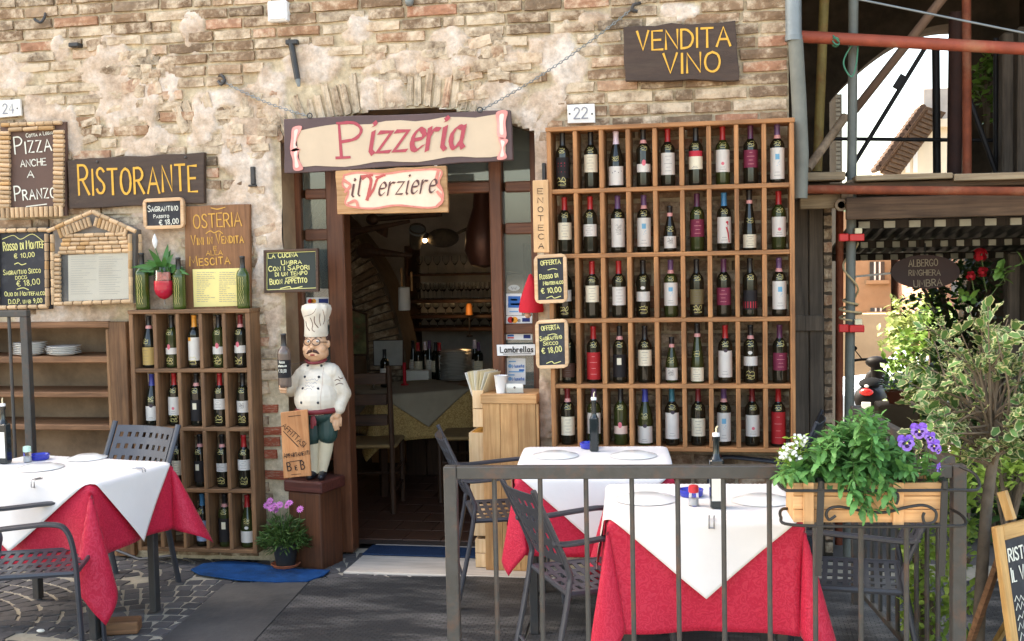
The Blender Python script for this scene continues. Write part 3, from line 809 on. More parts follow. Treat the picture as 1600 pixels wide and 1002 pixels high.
rail(475.5, 517.5, 295, 311); rail(475.5, 517.5, 358, 376); rail(543.5, 770.5, 287, 304); rail(788.5, 833.5, 283, 300); rail(788.5, 833.5, 348, 366); rail(788.5, 833.5, 506, 522); rail(475.5, 517.5, 700, 720); rail(475.5, 517.5, 860, 893); rail(788.5, 833.5, 700, 893)
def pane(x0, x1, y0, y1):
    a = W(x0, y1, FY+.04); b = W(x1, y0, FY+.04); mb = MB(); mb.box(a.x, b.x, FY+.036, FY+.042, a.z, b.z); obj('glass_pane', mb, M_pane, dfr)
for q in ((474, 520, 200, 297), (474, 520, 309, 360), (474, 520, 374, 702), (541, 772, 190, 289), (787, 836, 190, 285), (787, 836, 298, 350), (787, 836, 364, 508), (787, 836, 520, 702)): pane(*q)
# ------------------------------------------------------------------ signs
def slab(name, label, cat, cs, y, th, m, n=7, amp=.005, group=None):
    B = Board(name, label, cat, cs, y, group); mb = MB(); mb.prism(B.rough(n, amp), 0, th)
    o = obj('board', mb, m, B.root); bv = o.modifiers.new('b', 'BEVEL'); bv.width = .004; bv.segments = 2; bv.limit_method = 'ANGLE'; bv.angle_limit = R(50)
    return B
def nail(B, x, y, r=2.2):
    p = B.px(x, y); mb = MB(); mb.ball((p[0], -.003, p[1]), (r*B.mpp, .004, r*B.mpp), 8, 6); obj('nail', mb, M_iron, B.root)
G_SIGN = None
B = slab('restaurant_sign', 'dark rough-edged board lettered RISTORANTE in yellow paint', 'sign', [(105, 251), (319, 238), (319, 318), (108, 326)], -.05, .035, M_dkboard)
B.text('Ristorante', (124, 305), (308, 298), 46, 3.7, M_yellow, small=.86)
nail(B, 152, 253); nail(B, 290, 246)
B = slab('wine_sale_sign', 'dark rough-edged board lettered VENDITA VINO in yellow paint', 'sign', [(974, 42), (1149, 32), (1155, 126), (977, 127)], -.06, .035, M_dkboard, amp=.007)
B.texts([('VENDITA', (996, 79), (1141, 71), 29, 3.4), ('VINO', (1037, 115), (1125, 111), 30, 3.4)], M_yellow)
# Pizzeria
M_sgn = mat('sign_edge_wood', C(92, 74, 72), .6, 0, .15, 4, .2, 40, .3)
M_parch = mat('parchment_paint', C(203, 180, 152), .65, 0, .06, 5, .06, 60, .3)
M_scroll = mat('scroll_pink', C(228, 150, 140), .6, 0, .22, 12, .05, 60, .3)
M_scroll2 = mat('scroll_light', C(240, 205, 190), .6, 0, .1, 12, .05, 60, .3)
B = slab('pizzeria_sign', 'long painted parchment board reading Pizzeria in red above the doorway', 'sign', [(443, 186), (797, 172), (801, 250), (444, 271)], -.12, .04, M_sgn, 9, .005)
top = [(462+(790-462)*k/14, 200-(k/14)*21+(2.2*math.sin(k*1.7))+(6 if k == 0 else 0)) for k in range(15)]
bot = [(790-(790-470)*k/14, 242+(k/14)*21+2.5*math.sin(k*1.3)) for k in range(15)]
mb = MB(); mb.prism([B.px(*p) for p in top]+[B.px(*p) for p in bot], -.003, .001); obj('painted_parchment', mb, M_parch, B.root)
for pts in ([(458, 200), (472, 198), (466, 214), (462, 230), (470, 234), (455, 236), (456, 215)], [(455, 236), (468, 232), (466, 246), (474, 264), (460, 266), (458, 250)], [(776, 176), (793, 174), (790, 192), (791, 215), (778, 214), (777, 195)], [(779, 216), (794, 219), (788, 232), (792, 247), (777, 249), (783, 232)]):
    mb = MB(); mb.prism(B.poly(pts, True), -.008, .001); sc_p = obj('painted_scroll', mb, M_scroll, B.root); mb2 = MB()
    cx = sum(p[0] for p in pts)/len(pts); cy = sum(p[1] for p in pts)/len(pts)
    mb2.prism(B.poly([(cx+(p[0]-cx)*.4, cy+(p[1]-cy)*.75) for p in pts], True), -.0095, -.004); obj('scroll_highlight', mb2, M_scroll2, sc_p)
mb = MB()
B.text('P', (534, 247), (568, 244), 54, 4.8, None, mb=mb, yo=-.005, jit=0)
for q in ([(526, 247), (547, 246)], [(527, 193), (545, 192)]): B.line(mb, q, 4, -.0052)
B.text('izzeria', (577, 240), (722, 231), 52, 6.8, None, mb=mb, yo=-.005, shear=.22, nib=R(35), jit=0, gap=.16)
obj('lettering', mb, M_redpaint, B.root)
for (x, y) in ((484, 179), (750, 170)):
    p = B.px(x, y+6); mb = MB(); mb.tube([(p[0]+.014*math.cos(a), .0, p[1]+.014+.014*math.sin(a)) for a in [k*2*math.pi/12 for k in range(12)]], .0035, 6, closed=True); obj('eye_hook', mb, M_iron, B.root, 40)
# il Verziere
M_honey = wood('honey_wood', C(176, 126, 80), C(206, 160, 112), 'x', .5)
B = slab('hanging_name_sign', 'small hanging parchment board reading il Verziere under the long sign', 'sign', [(524, 267), (697, 259), (700, 332), (527, 335)], -.12, .03, M_honey, 7, .004)
pts = [(538, 274), (560, 270), (600, 272), (640, 267), (688, 266), (686, 285), (692, 300), (690, 318), (670, 325), (620, 321), (585, 326), (555, 324), (540, 318), (545, 300), (536, 290)]
mb = MB(); mb.prism(B.poly(pts, True), -.003, .001); obj('painted_parchment', mb, mat('parchment_light', C(233, 205, 178), .65, 0, .1, 9, .05, 60, .3), B.root)
mb = MB(); B.line(mb, pts+[pts[0]], 3, -.0045); 
for q in ([(538, 282), (548, 290), (540, 300)], [(685, 268), (682, 285), (690, 296)], [(684, 300), (692, 312), (684, 322)], [(545, 318), (556, 314), (560, 323)]): B.line(mb, q, 4.5, -.005)
obj('painted_edge', mb, mat('parchment_edge', C(214, 130, 112), .65, 0, .2, 20, 0), B.root)
mb = MB(); B.line(mb, [(567, 279), (574, 275), (580, 281), (578, 296), (574, 312)], 5, -.005); B.line(mb, [(574, 312), (584, 296), (590, 280), (600, 274)], 3.6, -.0052); B.line(mb, [(566, 276), (582, 274)], 4, -.0054); B.line(mb, [(588, 277), (602, 274)], 3, -.0054)
obj('initial', mb, mat('initial_red', C(186, 84, 76), .6), B.root)
mb = MB(); B.text('il', (549, 308), (562, 306), 30, 3.2, None, mb=mb, yo=-.006, shear=.3, jit=0)
B.text('erziere', (591, 306), (680, 301), 32, 2.8, None, mb=mb, yo=-.006, shear=.3, nib=R(40), jit=0, gap=.2)
obj('lettering', mb, mat('brown_lettering', C(92, 56, 50), .6), B.root)
for x, y in ((546, 266), (680, 260)):
    p = B.px(x, y); mb = MB(); mb.box(p[0]-.009, p[0]+.009, .008, .016, p[1]-.02, p[1]+.065, .002); obj('hanging_strap', mb, M_white, B.root)
for x, y in ((581, 265), (663, 261)):
    p = B.px(x, y); mb = MB(); mb.tube([(p[0]+.01*math.cos(a), .012, p[1]+.016+.02*math.sin(a)) for a in [k*2*math.pi/10 for k in range(10)]], .003, 5, closed=True); obj('hook', mb, M_iron, B.root, 40)
# Sagrantino
B = frame_board('chalkboard', 'small slate in pale frame chalked SAGRANTINO PASSITO with price', 'chalkboard', [(223, 311), (287, 308), (288, 357), (225, 359)], -.075, 5.5, .02, M_frame_pale, M_slate, rounded=7)
B.texts([('Sagrantino', (231, 331), (278, 329), 11, 1.5), ('Passito', (240, 341), (264, 340), 6, 1.1), ('€ 18,00', (249, 352), (279, 349), 9, 1.5)], M_chalk, yo=.002, small=.75)
# Osteria
M_ost = wood('osteria_wood', C(112, 74, 46), C(148, 102, 66), 'z', .55)
B = slab('tavern_sign', 'brown plank painted OSTERIA with VINI IN VENDITA E ALLA MESCITA', 'sign', [(288, 322), (390, 319), (391, 484), (290, 486)], -.045, .03, M_ost, 5, .002)
M_ochre = mat('ochre_paint', C(206, 152, 62), .6, 0, .12, 30, 0)
B.texts([('OSTERIA', (303, 357), (378, 353), 21, 2.0), ('Vini in Vendita', (300, 383), (381, 379), 15, 1.7), ('E', (334, 391), (339, 391), 7, 1.3), ('ALLA', (323, 399), (348, 398), 8, 1.4), ('Mescita', (297, 416), (360, 412), 15, 1.8)], M_ochre, small=.7)
mb = MB(); B.line(mb, [(322, 365), (329, 361), (335, 364), (342, 361), (348, 365)], 1.5); B.line(mb, [(330, 325), (340, 327), (352, 324)], 1.5); obj('flourish', mb, M_ochre, B.root)
def sheet(name, label, cs, y, m, cols, y0, y1, step, cat='menu', ink=None):
    B = Board(name, label, cat, cs, y); mb = MB(); mb.prism(B.cor, 0, .002); obj('paper', mb, m, B.root)
    mb = MB()
    for (xa, xb) in cols:
        yy = y0
        while yy < y1:
            xe = xa+(xb-xa)*rnd(.35, 1); xx = xa
            while xx < xe:
                l = rnd(2, 7); B.line(mb, [(xx, yy), (min(xx+l, xe), yy)], .8, -.0008); xx += l+1.6
            yy += step
    obj('printed_lines', mb, ink or mat('grey_print', C(168, 158, 140), .8), B.root); return B
M_ypaper = mat('yellow_paper', C(232, 214, 140), .8, 0, .05, 8, .04, 60)
sheet('menu_sheet', 'yellowed two-column menu sheet pinned low on the brown OSTERIA plank', [(301, 421), (377, 419), (379, 478), (303, 480)], -.049, M_ypaper, ((308, 338), (343, 374)), 426, 474, 3.0)
# number tiles
M_tilew = mat('enamel', C(222, 218, 208), .35, 0, .06, 10, .05, 30)
def number(txt, cs, p0, p1, cap, lb):
    B = Board('house_number', lb, 'number plate', cs, -.03); mb = MB(); mb.prism(B.cor, 0, .018)
    o = obj('plate', mb, M_tilew, B.root); bv = o.modifiers.new('b', 'BEVEL'); bv.width = .003; bv.segments = 2
    B.text(txt, p0, p1, cap, 1.9, mat('number_grey', C(130, 130, 136), .5), jit=0)
    for k in (0, 1):
        x = cs[0][0]+4 if k == 0 else cs[1][0]-4; p = B.px(x, (cs[0][1]+cs[2][1])/2); mb = MB(); mb.ball((p[0], -.001, p[1]), (.005, .003, .005), 8, 5); obj('screw', mb, M_iron, B.root)
number('22', [(886, 164), (929, 162), (930, 192), (887, 193)], (897, 186), (918, 185), 17, 'white enamel house number tile 22 above the large wine rack')
number('24', [(-12, 158), (31, 155), (33, 181), (-10, 185)], (5, 178), (22, 177), 15, 'white enamel house number tile 24 above the cork-framed PIZZA board')
# corks
M_cork = mat('cork', C(204, 172, 134), .85, 0, .2, 30, .4, 90, .2, objrand=.22, dirt=C(150, 92, 70), dirt_amt=.5)
mb = MB(); mb.lathe([(.46, -.5), (.5, -.44), (.5, .44), (.46, .5)], n=8); CKM = mesh_of('cork', mb, M_cork, 50)
M_corkr = mat('cork_stained', C(190, 150, 104), .85, 0, .2, 30, .3, 90, .2, objrand=.2)
CKM2 = CKM.copy(); CKM2.materials.clear(); CKM2.materials.append(M_corkr)
def cork(root, p, ang, L, D, y):
    o = bpy.data.objects.new('cork', CKM2 if random.random() < .08 else CKM); COL.objects.link(o); o.parent = root
    o.location = (p[0], y, p[1]); o.rotation_euler = (0, math.pi/2-ang+rnd(-.05, .05), 0); o.scale = (D*rnd(.92, 1.04), D*rnd(.92, 1.04), L*rnd(.92, 1.05))
def corks(B, p0, p1, n, Lpx, Dpx, along, y=-.006):
    a = Vector(B.px(*p0)); b = Vector(B.px(*p1)); an = math.atan2(b.y-a.y, b.x-a.x)
    for k in range(n):
        p = a.lerp(b, (k+.5)/n); cork(B.root, p, an if along else an+math.pi/2, Lpx*B.mpp, Dpx*B.mpp, y+rnd(-.002, .002))
M_brownp = mat('brown_panel', C(92, 66, 54), .65, 0, .15, 4, .1, 40)
B = Board('pizza_board', 'brown board framed in corks painted PIZZA ANCHE A PRANZO', 'sign', [(0, 194), (101, 190), (103, 337), (-1, 340)], -.05)
mb = MB(); mb.prism(B.cor, .008, .03); obj('panel', mb, M_brownp, B.root)
corks(B, (9, 205), (9, 326), 17, 17, 7, False); corks(B, (93, 203), (93, 324), 17, 17, 7, False)
corks(B, (2, 333), (100, 330), 13, 16, 7, False); corks(B, (4, 196), (98, 192), 7, 13.6, 7, True); corks(B, (14, 203), (86, 200), 3, 25, 7, True)
B.texts([('Cotta a Legna', (40, 215), (84, 209), 7, 1.3), ('Pizza', (23, 241), (80, 235), 26, 2.2), ('ANCHE', (32, 261), (71, 258), 12, 1.9), ('A', (42, 277), (52, 277), 12, 1.9), ('Pranzo', (23, 314), (87, 308), 22, 2.2)], M_chalk, yo=.006, small=.68)
mb = MB()
for q in ([(40, 323), (72, 319)], [(42, 327), (66, 325)]): B.line(mb, q, 1.5, .006)
obj('underline', mb, M_chalk, B.root)
B = Board('price_chalkboard', 'chalkboard in a thin cork frame listing wine and oil prices', 'chalkboard', [(-6, 357), (77, 355), (79, 483), (-6, 486)], -.05)
mb = MB(); mb.prism(B.cor, .006, .03); obj('panel', mb, M_slate, B.root)
corks(B, (-4, 361), (76, 359), 5, 15, 7, True); corks(B, (74, 365), (75, 478), 8, 13.5, 7, True); corks(B, (-4, 481), (77, 479), 5, 15.5, 7, True); corks(B, (-3, 365), (-3, 478), 8, 13.5, 7, True)
B.texts([('Rosso di Montef', (5, 392), (69, 387), 13, 1.5), ('€ 10,00', (22, 404), (54, 401), 8, 1.4), ('Sagrantino Secco', (5, 430), (63, 426), 9, 1.3), ('DOCG', (24, 437), (42, 436), 6, 1.1), ('€ 18,00', (26, 448), (62, 444), 10, 1.4), ('Olio di Montefalco', (7, 463), (70, 461), 8, 1.3), ('D.O.P. umb 9,00', (13, 475), (66, 473), 8, 1.3)], M_chalky, yo=.004, small=.75)
mb = MB(); B.line(mb, [(22, 413), (28, 411), (33, 414), (40, 412)], 1.2, .004); B.line(mb, [(26, 452), (36, 450), (44, 453)], 1.2, .004); B.line(mb, [(3, 374), (20, 368), (32, 374), (50, 366), (68, 378)], 1.0, .004); obj('flourish', mb, M_chalky, B.root)
# menu case with a gable of corks
M_cglass, nt, b_ = nmat('case_glass'); mx_ = nt.nodes.new('ShaderNodeMixShader'); t_ = nt.nodes.new('ShaderNodeBsdfTransparent'); g_ = nt.nodes.new('ShaderNodeBsdfGlossy'); g_.inputs['Roughness'].default_value = .06; f_ = nt.nodes.new('ShaderNodeFresnel'); f_.inputs[0].default_value = 1.35; t_.inputs[0].default_value = (.98, .975, .965, 1)
nt.links.new(f_.outputs[0], mx_.inputs[0]); nt.links.new(t_.outputs[0], mx_.inputs[1]); nt.links.new(g_.outputs[0], mx_.inputs[2]); nt.links.new(mx_.outputs[0], nt.nodes['Material Output'].inputs[0])
B = Board('menu_case', 'gabled wall menu case covered in corks with a menu behind glass', 'menu case', [(80, 362), (207, 359), (210, 474), (82, 477)], -.115)
mb = MB(); mb.prism(B.poly([(80, 362), (145, 333), (207, 359), (210, 474), (82, 477)]), .02, .11); obj('case', mb, mat('case_side', C(128, 120, 112), .7, 0, .2, 6, .2, 30), B.root)
mb = MB(); mb.prism(B.poly([(92, 396), (205, 391), (206, 468), (93, 472)]), .012, .019); obj('inner_back', mb, mat('case_inside', C(96, 100, 104), .7), B.root)
mb = MB(); mb.prism(B.poly([(105, 399), (199, 393), (200, 467), (106, 471)]), .008, .011); obj('menu_page', mb, M_paper, B.root)
mb = MB()
for xa, xb in ((110, 150), (154, 195)):
    y = 402
    while y < 462: B.line(mb, [(xa, y), (xa+(xb-xa)*rnd(.4, 1), y-.6)], .7, .007); y += 3.6
obj('printed_lines', mb, mat('pale_print', C(200, 198, 192), .8), B.root)
mb = MB(); mb.prism(B.poly([(92, 396), (205, 391), (206, 468), (93, 472)]), .001, .004); obj('glass_pane', mb, M_cglass, B.root)
for k, y in enumerate((393, 386.5, 380, 373.5, 367)):
    ww = 57-k*2.2; corks(B, (149-ww, y+2), (149+ww, y-1.5), 8-k//2, 2*ww/(8-k//2), 6.6, True, -.004)
corks(B, (92, 366), (143, 346), 9, 15, 6.2, False, -.006); corks(B, (148, 346), (200, 363), 9, 15, 6.2, False, -.006)
corks(B, (75, 362), (146, 331), 5, 15.5, 7, True, -.012); corks(B, (146, 331), (214, 362), 5, 15, 7, True, -.012)
corks(B, (83, 366), (85, 476), 8, 13.6, 7, True, -.008); corks(B, (91, 396), (92, 472), 11, 9, 6.6, False, -.007)
corks(B, (204, 366), (206, 473), 8, 13.4, 7, True, -.008); corks(B, (86, 475), (207, 471), 8, 15, 7, True, -.010); corks(B, (214, 366), (216, 470), 8, 13, 6.6, True, .035)
# the slate beside the door, boards on the large rack
B = frame_board('chalkboard', 'dark-framed slate chalked LA CUCINA UMBRA beside the doorway pier', 'chalkboard', [(412, 391), (497, 388), (498, 456), (413, 458)], -.07, 4, .02, wood('walnut_frame', C(62, 44, 34), C(86, 62, 46), 'x'), mat('green_slate', C(46, 52, 46), .7, 0, .2, 7, .05, 60))
B.texts([('La Cucina', (419, 404), (465, 401), 9, 1.6), ('Umbra', (440, 414), (471, 412), 8, 1.5), ('Con i Sapori', (420, 424), (483, 421), 9, 1.6), ('di un tempo', (430, 432), (480, 429), 8, 1.5), ('Buon Appetito', (422, 445), (480, 441), 10, 1.6)], M_chalky, yo=.002, small=.8)
mb = MB(); B.line(mb, [(438, 451), (452, 448), (456, 451), (472, 448)], 1.3, .002); B.line(mb, [(446, 435), (458, 433), (468, 434)], 1.2, .002); B.line(mb, [(417, 453), (417, 396), (493, 393), (494, 450), (418, 453)], 1.0, .002, False); obj('flourish', mb, M_chalky, B.root)
B = slab('wine_shop_sign', 'narrow upright pale board with ENOTECA written downwards beside wine rack', 'sign', [(832, 282), (856, 281), (858, 395), (834, 395)], -.225, .018, wood('pale_plank', C(206, 158, 108), C(226, 182, 134), 'z'), 3, .001)
B.texts([(c, (840+k*.3, 303+k*14.2), (848+k*.3, 303+k*14.2), 9.5, 1.3) for k, c in enumerate('ENOTECA')], M_ink)
for cs, rows, lb in (([(834, 399), (885, 396), (887, 473), (836, 475)], [('OFFERTA', (845, 415), (876, 412), 8, 1.5), ('Rosso di', (844, 437), (872, 433), 9, 1.4), ('Montefalco', (849, 446), (880, 443), 7, 1.3), ('€ 10,00', (846, 459), (877, 456), 9, 1.6)], 'pale-framed slate chalked OFFERTA ROSSO DI MONTEFALCO, the upper one on wine rack'),
                     ([(836, 501), (887, 498), (889, 575), (838, 577)], [('OFFERTA', (846, 517), (874, 514), 8, 1.5), ('Sagrantino', (844, 533), (878, 529), 8, 1.4), ('Secco', (849, 540), (872, 538), 7, 1.3), ('€ 18,00', (847, 553), (878, 549), 10, 1.6)], 'pale-framed slate chalked OFFERTA SAGRANTINO SECCO, the lower one on wine rack')):
    B = frame_board('chalkboard', lb, 'chalkboard', cs, -.235, 5.5, .02, M_frame_pale, M_slate, rounded=8, group='offer slates on the large wine rack')
    B.texts(rows, M_chalky, yo=.002, small=.75)
    mb = MB(); y = cs[3][1]-9; B.line(mb, [(854, y), (862, y-3), (866, y), (876, y-3)], 1.2, .002); B.line(mb, [(856, cs[0][1]+23), (864, cs[0][1]+21), (870, cs[0][1]+22)], 1.2, .002); obj('flourish', mb, M_chalky, B.root)
# stickers on the glass
def stick(name, label, cs, y, parts, m=None, cat='sticker'):
    B = Board(name, label, cat, cs, y); mb = MB(); mb.prism(B.cor, 0, .0015); obj('sheet', mb, m or M_white, B.root)
    for (kind, *a) in parts:
        if kind == 'r': mb = MB(); mb.prism(B.poly(a[0]), -.0012, 0); obj('print', mb, a[1], B.root)
        elif kind == 'c':
            x, yy, r, m2 = a; mb = MB(); mb.prism(B.poly([(x+r*math.cos(t), yy+r*math.sin(t)) for t in [k*math.pi/8 for k in range(16)]]), -.0016, 0); obj('print', mb, m2, B.root)
        else: B.text(a[0], a[1], a[2], a[3], a[4], a[5], yo=-.002, jit=0)
    return B
M_pblue = flat('print_blue', C(58, 110, 178)); M_pred = flat('print_red', C(206, 52, 46)); M_por = flat('print_orange', C(236, 160, 60)); M_pnavy = flat('print_navy', C(40, 52, 110)); M_plb = flat('print_sky', C(120, 168, 206))
def rc(x0, y0, x1, y1): return [(x0, y0), (x1, y0), (x1, y1), (x0, y1)]
stick('payment_sticker', 'white sticker with blue emblem on the right door pane, above card stickers', rc(791, 459, 815, 493), FY+.034, [('r', rc(794, 463, 813, 481), M_pblue), ('r', rc(798, 467, 808, 470), M_white), ('r', rc(798, 474, 813, 477), M_white), ('r', rc(796, 486, 810, 488), M_plb)])
stick('payment_sticker', 'card payment sticker with red and orange circles beside red pouch', rc(791, 494, 831, 507), FY+.034, [('c', 798, 500, 5, M_pred), ('c', 804, 500, 5, M_por), ('r', rc(816, 497, 828, 503), M_pnavy), ('t', 'e', (809, 503), (813, 503), 7, 1, M_ink)])
stick('payment_sticker', 'blue and red striped card sticker under the wooden rail', rc(791, 522, 831, 531), FY+.034, [('r', rc(793, 523, 803, 526), M_pblue), ('r', rc(793, 527, 803, 529), M_pred), ('r', rc(818, 523, 829, 529), M_pnavy)])
stick('scooter_sticker', 'long white sticker lettered Lambrellas across the door post', [(776, 539), (836, 538), (836, 555), (777, 556)], FY-.025, [('t', "Lambrellas", (782, 551), (833, 550), 10, 2.0, M_ink), ('r', [(786, 553), (830, 552.3), (830, 553.3), (786, 554)], M_ink)])
stick('notice_sheet', 'white sheet repeating the word Moneta on pane below long sticker', rc(792, 560, 821, 601), FY+.034, [('t', 'Moneta', (801, 575), (819, 574), 6, 1.1, M_pblue), ('t', 'Moneta', (801, 595), (819, 594), 6, 1.1, M_pblue), ('r', rc(795, 564, 806, 566), M_plb), ('r', rc(795, 580, 818, 582), M_plb), ('r', rc(811, 577, 819, 580), M_pblue), ('r', rc(794, 585, 804, 587), M_plb), ('c', 797, 572, 3, M_plb), ('c', 797, 592, 3, M_plb)])
stick('card_sticker', 'card sticker behind chef hat with red and blue logos', rc(479, 465, 517, 499), FY+.03, [('c', 485, 471, 4, M_pred), ('c', 490, 471, 4, M_por), ('r', rc(498, 467, 513, 474), M_pnavy), ('r', rc(482, 480, 495, 488), M_por), ('r', rc(482, 490, 498, 496), M_pblue), ('r', rc(502, 480, 514, 488), M_pblue)])
# oval decal
B = Board('oval_sticker', 'small pale oval decal at the top of the right door pane', 'sticker', rc(794, 445, 812, 455), FY+.034); mb = MB(); mb.prism(B.poly([(803+9*math.cos(t), 450+4.6*math.sin(t)) for t in [k*math.pi/10 for k in range(20)]]), 0, .0015); obj('sheet', mb, flat('decal', C(190, 190, 182)), B.root)
B.texts([('W', (799, 452.5), (807, 452.5), 4.5, .9)], M_ink)
# red pouch on the right door post
p = W(830, 488, -.02); k = MPP(p)
M_redfelt = mat('red_felt', C(190, 40, 52), .85, 0, .1, 10, .3, 70, .2)
t = thing('red_pouch', 'red felt cone pouch hanging behind the slates by the door', 'pouch', p)
mb = MB(); mb.lathe([(19*k, 0), (20*k, 4*k), (17*k, 20*k), (10*k, 40*k), (3*k, 58*k), (.001, 60*k)], n=16); obj('pouch', mb, M_redfelt, t, 50)
mb = MB(); mb.ball((-4*k, -8*k, -4*k), 5*k, 10, 8); obj('tassel', mb, mat('tassel', C(200, 150, 120), .8), t, 60)
# ------------------------------------------------------------------ wall hardware
M_galv = mat('galvanised', C(128, 134, 134), .5, .3, .15, 8, .1, 60)
def chain(label, p0, p1, y0, y1, sag, r=.0105, group=None):
    a = W(*p0, y0); b = W(*p1, y1); L = (b-a).length; n = int(L/(r*1.75)); mb = MB()
    for k in range(n):
        s = (k+.5)/n; c = a.lerp(b, s); c.z -= sag*4*s*(1-s)
        d = (b-a).normalized(); d = (d+Vector((0, 0, -sag*4*(1-2*s)/L))).normalized()
        sd = d.cross(Vector((0, 1, 0))).normalized() if k % 2 else d.cross(d.cross(Vector((0, 1, 0)))).normalized()
        mb.tube([c+d*(r*math.cos(q))+sd*(r*.6*math.sin(q)) for q in [i*2*math.pi/8 for i in range(8)]], .0026, 4, closed=True)
    o = obj('sign_chain', mb, M_galv, None, 40); tag(o, label, 'chain', group); return o
chain('steel chain from the wall hook to the left end of the long sign', (346, 126), (484, 182), -.02, -.10, .02)
chain('steel chain rising from the right end of long sign to upper wall hook', (750, 173), (990, 12), -.10, -.02, .03)
def hook(name, label, cat, pts, y, r=.008, m=M_iron):
    P = [W(x, yy, y+dy) for x, yy, dy in pts]; mb = MB(); mb.tube(catmull(P, 5), r, 7); return tag(obj(name, mb, m, None, 40), label, cat)
hook('wall_hook', 'rusty iron hook bent upward at top left of the wall', 'hook', [(71, 16, .03), (70, 26, -.03), (64, 35, -.05), (56, 32, -.05), (54, 29, -.05)], 0)
hook('wall_hook', 'knotted ring hook holding the left chain of the long sign', 'hook', [(342, 120, .02), (346, 118, -.02), (351, 125, -.03), (346, 132, -.03), (341, 127, -.02)], 0, .009)
hook('wall_hook', 'iron hook high on wall where the right chain ends', 'hook', [(1002, 4, .02), (997, 6, -.02), (990, 8, -.03), (988, 16, -.03), (996, 18, -.02)], 0, .009)
p = W(438, 20); k = MPP(p)
t = thing('junction_box', 'small white plastic junction box at the top of the wall', 'box', p)
mb = MB(); mb.box(-16*k, 16*k, -.05, .02, -16*k, 16*k, .008); obj('box', mb, M_white, t); mb = MB(); mb.box(-13*k, 13*k, -.056, -.0505, -13*k, 13*k, .003); obj('lid', mb, M_white, t)
t = thing('pipe_bracket', 'short dark iron pipe hinged on a wall bracket above the sign', 'bracket', W(458, 68))
a = W(455, 68, -.03); b = W(465, 124, -.03); o_ = t.location
mb = MB(); mb.tube([a-o_, b-o_], .017, 10); obj('pipe', mb, M_iron, t, 40); mb = MB(); mb.box(-.03, .04, -.045, .02, -.012, .014, .004); obj('bracket', mb, M_iron, t); mb = MB(); mb.tube([b-o_, b-o_+Vector((.006, 0, -.04))], [.016, .008], 8); obj('spout', mb, M_galv, t, 40)
t = thing('iron_stub', 'square iron anchor stub rusting in a dark stained hole of the wall', 'anchor', W(121, 72)); mb = MB(); mb.box(-.03, .03, -.05, .03, -.012, .012, .004); obj('stub', mb, M_iron, t)
t = thing('lamp_stub', 'grey iron bolt head sticking from the brick at the top edge', 'anchor', W(641, 3)); mb = MB(); mb.ball((0, -.02, 0), (.024, .03, .03), 10, 8); obj('bolt', mb, M_galv, t, 50)
t = thing('iron_latch', 'rusted iron shutter pin set into the pier beside RISTORANTE board', 'anchor', W(398, 275)); mb = MB(); mb.box(-.012, .012, -.035, .02, -.05, .05, .003); obj('pin', mb, M_iron, t); mb = MB(); mb.box(-.03, .018, -.03, .02, -.062, -.0505, .003); obj('foot', mb, M_iron, t)
t = thing('iron_pin', 'dark iron pin in the wall at the right edge of rubble arch', 'anchor', W(851, 270, 0)); mb = MB(); mb.box(-.01, .01, -.03, .02, -.05, .05, .003); obj('pin', mb, M_iron, t)
# ------------------------------------------------------------------ wine racks
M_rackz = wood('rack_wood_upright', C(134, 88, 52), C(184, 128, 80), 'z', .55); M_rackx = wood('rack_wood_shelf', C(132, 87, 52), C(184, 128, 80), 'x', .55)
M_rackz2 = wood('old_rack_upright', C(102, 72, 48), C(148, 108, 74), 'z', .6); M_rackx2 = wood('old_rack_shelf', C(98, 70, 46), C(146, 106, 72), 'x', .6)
def rack(label, x0, x1, zs, y0, y1, nc, t, mz, mx, side=None):
    zt, zb = zs[0], zs[-1]
    root = thing('wine_rack', label, 'wine rack', ((x0+x1)/2, y0, zb)); ox, oy, oz = root.location
    def B_(nm, a, b, c, d, e, f, m):
        mb = MB(); mb.box(a-ox, b-ox, c-oy, d-oy, e-oz, f-oz, .003); return obj(nm, mb, m, root)
    st = side or t
    B_('side_board', x0, x0+st, y0, y1, zb, zt, mz); B_('side_board', x1-st, x1, y0, y1, zb, zt, mz)
    B_('top_board', x0-.004, x1+.004, y0-.004, y1, zt, zt+t, mx); B_('bottom_board', x0+st, x1-st, y0+.003, y1, zb, zb+t, mx)
    for z in zs[1:-1]: B_('shelf', x0+st, x1-st, y0+.003, y1, z-t/2, z+t/2, mx)
    cw = (x1-x0-2*st+t)/nc
    for c in range(1, nc):
        xc = x0+st-t/2+cw*c
        for i in range(len(zs)-1):
            hi = zs[i]-(t/2 if i else 0); lo = zs[i+1]+(t/2 if i+1 < len(zs)-1 else t)
            B_('divider', xc-t/2+rnd(-.001, .001), xc+t/2, y0+rnd(0, .003), y1, lo, hi, mz)
    cells = [[(x0+st-t/2+cw*(c+.5), zs[i+1]+(t/2 if i+1 < len(zs)-1 else t)) for c in range(nc)] for i in range(len(zs)-1)]
    return root, cells
RY = -.20
x0 = (W(854, 205, RY).x+W(862, 697, RY).x)/2; x1 = (W(1238.5, 187, RY).x+W(1246, 704, RY).x)/2
zz = [W(1040, y, RY).z for y in (199, 294.5, 397.5, 500.5, 604, 706)]
rackR, cellR = rack('large orange-brown wooden wine rack of nine columns and five rows', x0, x1, zz, RY, -.012, 9, .023, M_rackz, M_rackx)
LY = -.16
x0 = (W(204, 487, LY).x+W(204, 670, LY).x)/2; x1 = (W(391, 487, LY).x+W(400, 850, LY).x)/2
zz = [W(300, y, LY).z for y in (490, 579.5, 671, 767, 863)]
rackL, cellL = rack('smaller brown wooden wine rack of five columns left of doorway', x0, x1, zz, LY, -.012, 5, .022, M_rackz2, M_rackx2, .026)
